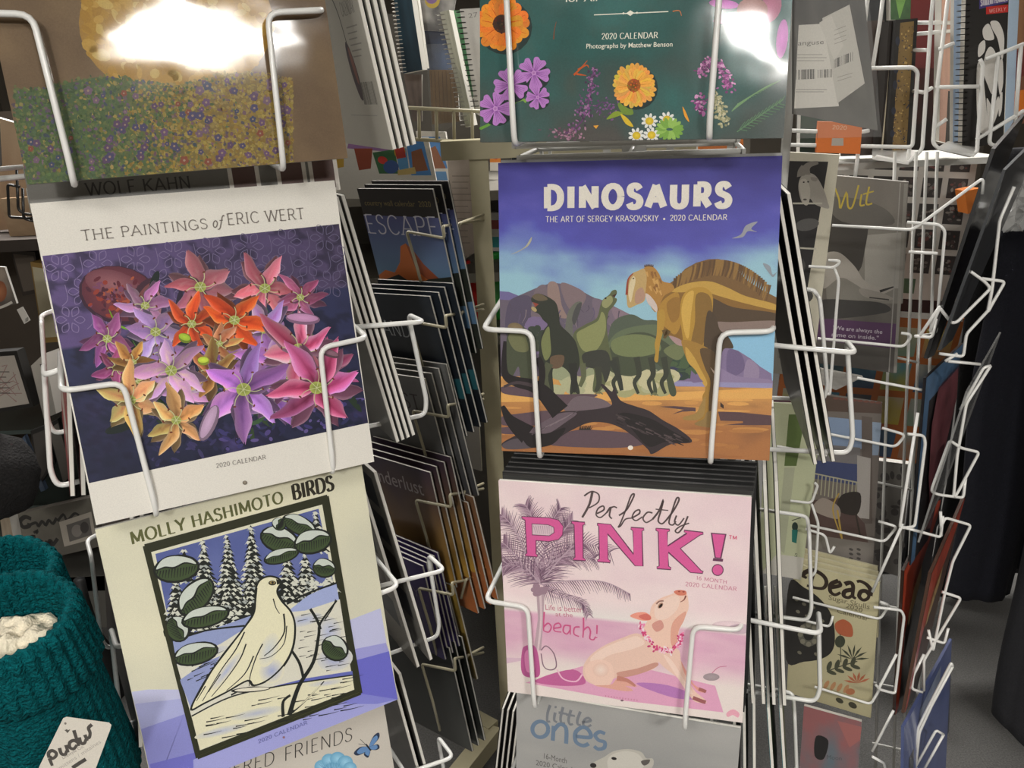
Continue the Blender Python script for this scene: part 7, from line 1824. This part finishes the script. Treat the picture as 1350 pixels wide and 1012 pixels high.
# black floor-standing post of a low display
ps = empty('display_post', at(138, 905, 1.93)); ps.location.z = 0; tag(ps, 'black tapered post standing on the carpet behind the bird calendar', 'post')
b = MB(); b.lathe([(.05, 0), (.052, .04), (.045, .12), (.02, .2), (.014, .3), (.014, .36)], 18); b.build('shaft', mat('black_post', (20, 20, 20), .6, noise_scale=60, noise_amt=.3), ps)
0 and panel('blue_booklet', 'small blue booklet low between the bird calendar and the carpet', 'booklet', [(126, 784), (140, 778), (146, 812), (132, 806)], 1.35, -20, .004, flat((96, 126, 190)))
wires([[(122, 696), (112, 700), (118, 770), (140, 870)]], None, 1.3, 0, .0025, 'rack_wire', WIRE) if False else None

# teal chenille boots with fleece lining and their tag
def chen(rib):
    m = mat('teal_chenille', (8, 92, 97), .95, noise_scale=170, noise_amt=.45, bump=1.0, bump_scale=240, spec=.1, detail=5); return m
def boot(label, c, r, cuff_h, hgt, tilt, fill_it=True, ribs=34):
    """A knitted boot standing open: leg, thick folded-over ribbed cuff, cream fleece inside."""
    root = empty('slipper_boot', c); root.rotation_euler = (math.radians(tilt[0]), math.radians(tilt[1]), math.radians(tilt[2])); tag(root, label, 'boot', 'teal slipper boots')
    N = ribs * 6
    def ring(prof, nm, m, dz=.0, ribamp=.0042):
        vs = []; K = len(prof)
        for j, (rr, z, ra) in enumerate(prof):
            for i in range(N):
                a = 2 * math.pi * i / N
                k = rr + ra * ribamp * abs(math.sin(a * ribs / 2)) + .0011 * noise.noise(Vector((math.cos(a) * rr * 150, math.sin(a) * rr * 150, z * 150))) + .004 * noise.noise(Vector((math.cos(a) * 1.5, math.sin(a) * 1.5, z * 6 + 3)))
                vs.append((k * math.cos(a), k * math.sin(a) * .9, z + .003 * noise.noise(Vector((math.cos(a) * 2, math.sin(a) * 2, 5)))))
        b = MB(); b.add(vs, [(j * N + i, j * N + (i + 1) % N, (j + 1) * N + (i + 1) % N, (j + 1) * N + i) for j in range(K - 1) for i in range(N)], 0, True)
        b.build(nm, m, root)
    pr = []
    for t in range(17):        # the folded cuff: outside up, over the rim, down the inside
        a = math.pi * t / 16
        pr.append((r + .010 * math.cos(a), .016 * math.sin(a), 1))
    out = [(r + .010, -cuff_h, 1), (r + .016, -cuff_h + .008, 1), (r + .015, -cuff_h * .6, 1), (r + .012, -cuff_h * .3, 1)]
    inn = [(r - .010, -.02, 1), (r - .010, -.05, .6), (r - .010, -.09, .3)]
    ring([(r + .002, -cuff_h + .004, .5)] + out + pr + inn, 'cuff', chen(1))
    leg = [(r + .006 + .012 * t, -cuff_h * .8 - t * hgt, 1) for t in [k / 14 for k in range(15)]]
    ring(leg, 'leg', chen(1), ribamp=.0018)
    if fill_it:
        b = MB(); vs = []; M_ = 26
        for j in range(M_ + 1):
            for i in range(48):
                q = (r - .013) * j / M_; a = 2 * math.pi * i / 48
                x, y = q * math.cos(a), q * math.sin(a) * .9
                z = -.036 + .016 * (1 - (j / M_) ** 2) + .010 * noise.noise(Vector((x * 55, y * 55, 2))) + .006 * noise.noise(Vector((x * 130, y * 130, 5)))
                vs.append((x, y, z))
        b.add(vs, [(j * 48 + i, j * 48 + (i + 1) % 48, (j + 1) * 48 + (i + 1) % 48, (j + 1) * 48 + i) for j in range(M_) for i in range(48)], 0, True)
        b.build('fleece_lining', mat('cream_fleece', (246, 234, 208), .95, noise_scale=120, noise_amt=.08, bump=.5, bump_scale=170), root)
    # sole and foot below
    b = MB(); b.lathe([(.01, -cuff_h * .8 - hgt - .02), (r + .012, -cuff_h * .8 - hgt - .018), (r + .018, -cuff_h * .8 - hgt)], 32); b.build('sole', mat('grey_sole', (70, 68, 64), .9), root)
    return root
boot('teal chenille slipper boot with a cream fleece lining, the front one', at(8, 822, .80), .066, .07, .22, (14, 4, 0))
boot('empty looking teal chenille slipper boot standing behind the other', at(-6, 762, .96), .066, .06, .26, (12, 8, 0), False)
bpy.context.view_layer.update()
def pudus(A):
    A.use(0, 690, .318)
    A.poly([(262, 806), (276, 800), (452, 824), (462, 834), (458, 850), (380, 1060), (140, 1060), (166, 1000)], (206, 200, 188))
    A.ell(271, 828, 5, 5, 0, (120, 112, 104)); K = (74, 70, 66)
    A.use(60, 760, .249)
    for q in ([(20, 960), (36, 1000)], [(20, 958), (16, 934), (34, 920), (56, 932), (54, 950), (36, 962), (24, 950)], [(74, 906), (84, 936), (104, 940), (112, 920)], [(108, 890), (120, 930)], [(172, 876), (150, 866), (128, 878), (130, 904), (150, 910), (166, 890)], [(150, 812), (176, 896)],
              [(178, 850), (188, 880), (206, 880), (214, 860)], [(208, 836), (222, 868)], [(246, 782), (228, 800), (236, 826), (232, 850), (222, 852)]):
        A.stroke(q, 5, K, 4)
    A.poly([(100, 812), (114, 806), (118, 812), (132, 806), (126, 816), (116, 828), (108, 818)], (90, 86, 80)); A.use(0, 690, .318)
    A.sans('Lifestyle Co.', (262, 976), (350, 926), 13, (130, 124, 116)); A.sans('mittens / mitaines', (250, 1020), (420, 908), 18, (160, 154, 146)); A.stroke([(300, 1012), (330, 992), (356, 976)], 16, (70, 66, 62)); A.use(0, 0, 1)
tg = panel('swing_tag', 'white cardboard swing tag with black lettering on the front teal boot', 'tag', [(84, 944), (147, 953), (118, 1030), (40, 1030)], .70, 0, .0012, pudus, (206, 200, 188), lean=12)
for ch in list(tg.children):
    if ch.name.startswith('body'): bpy.data.objects.remove(ch)
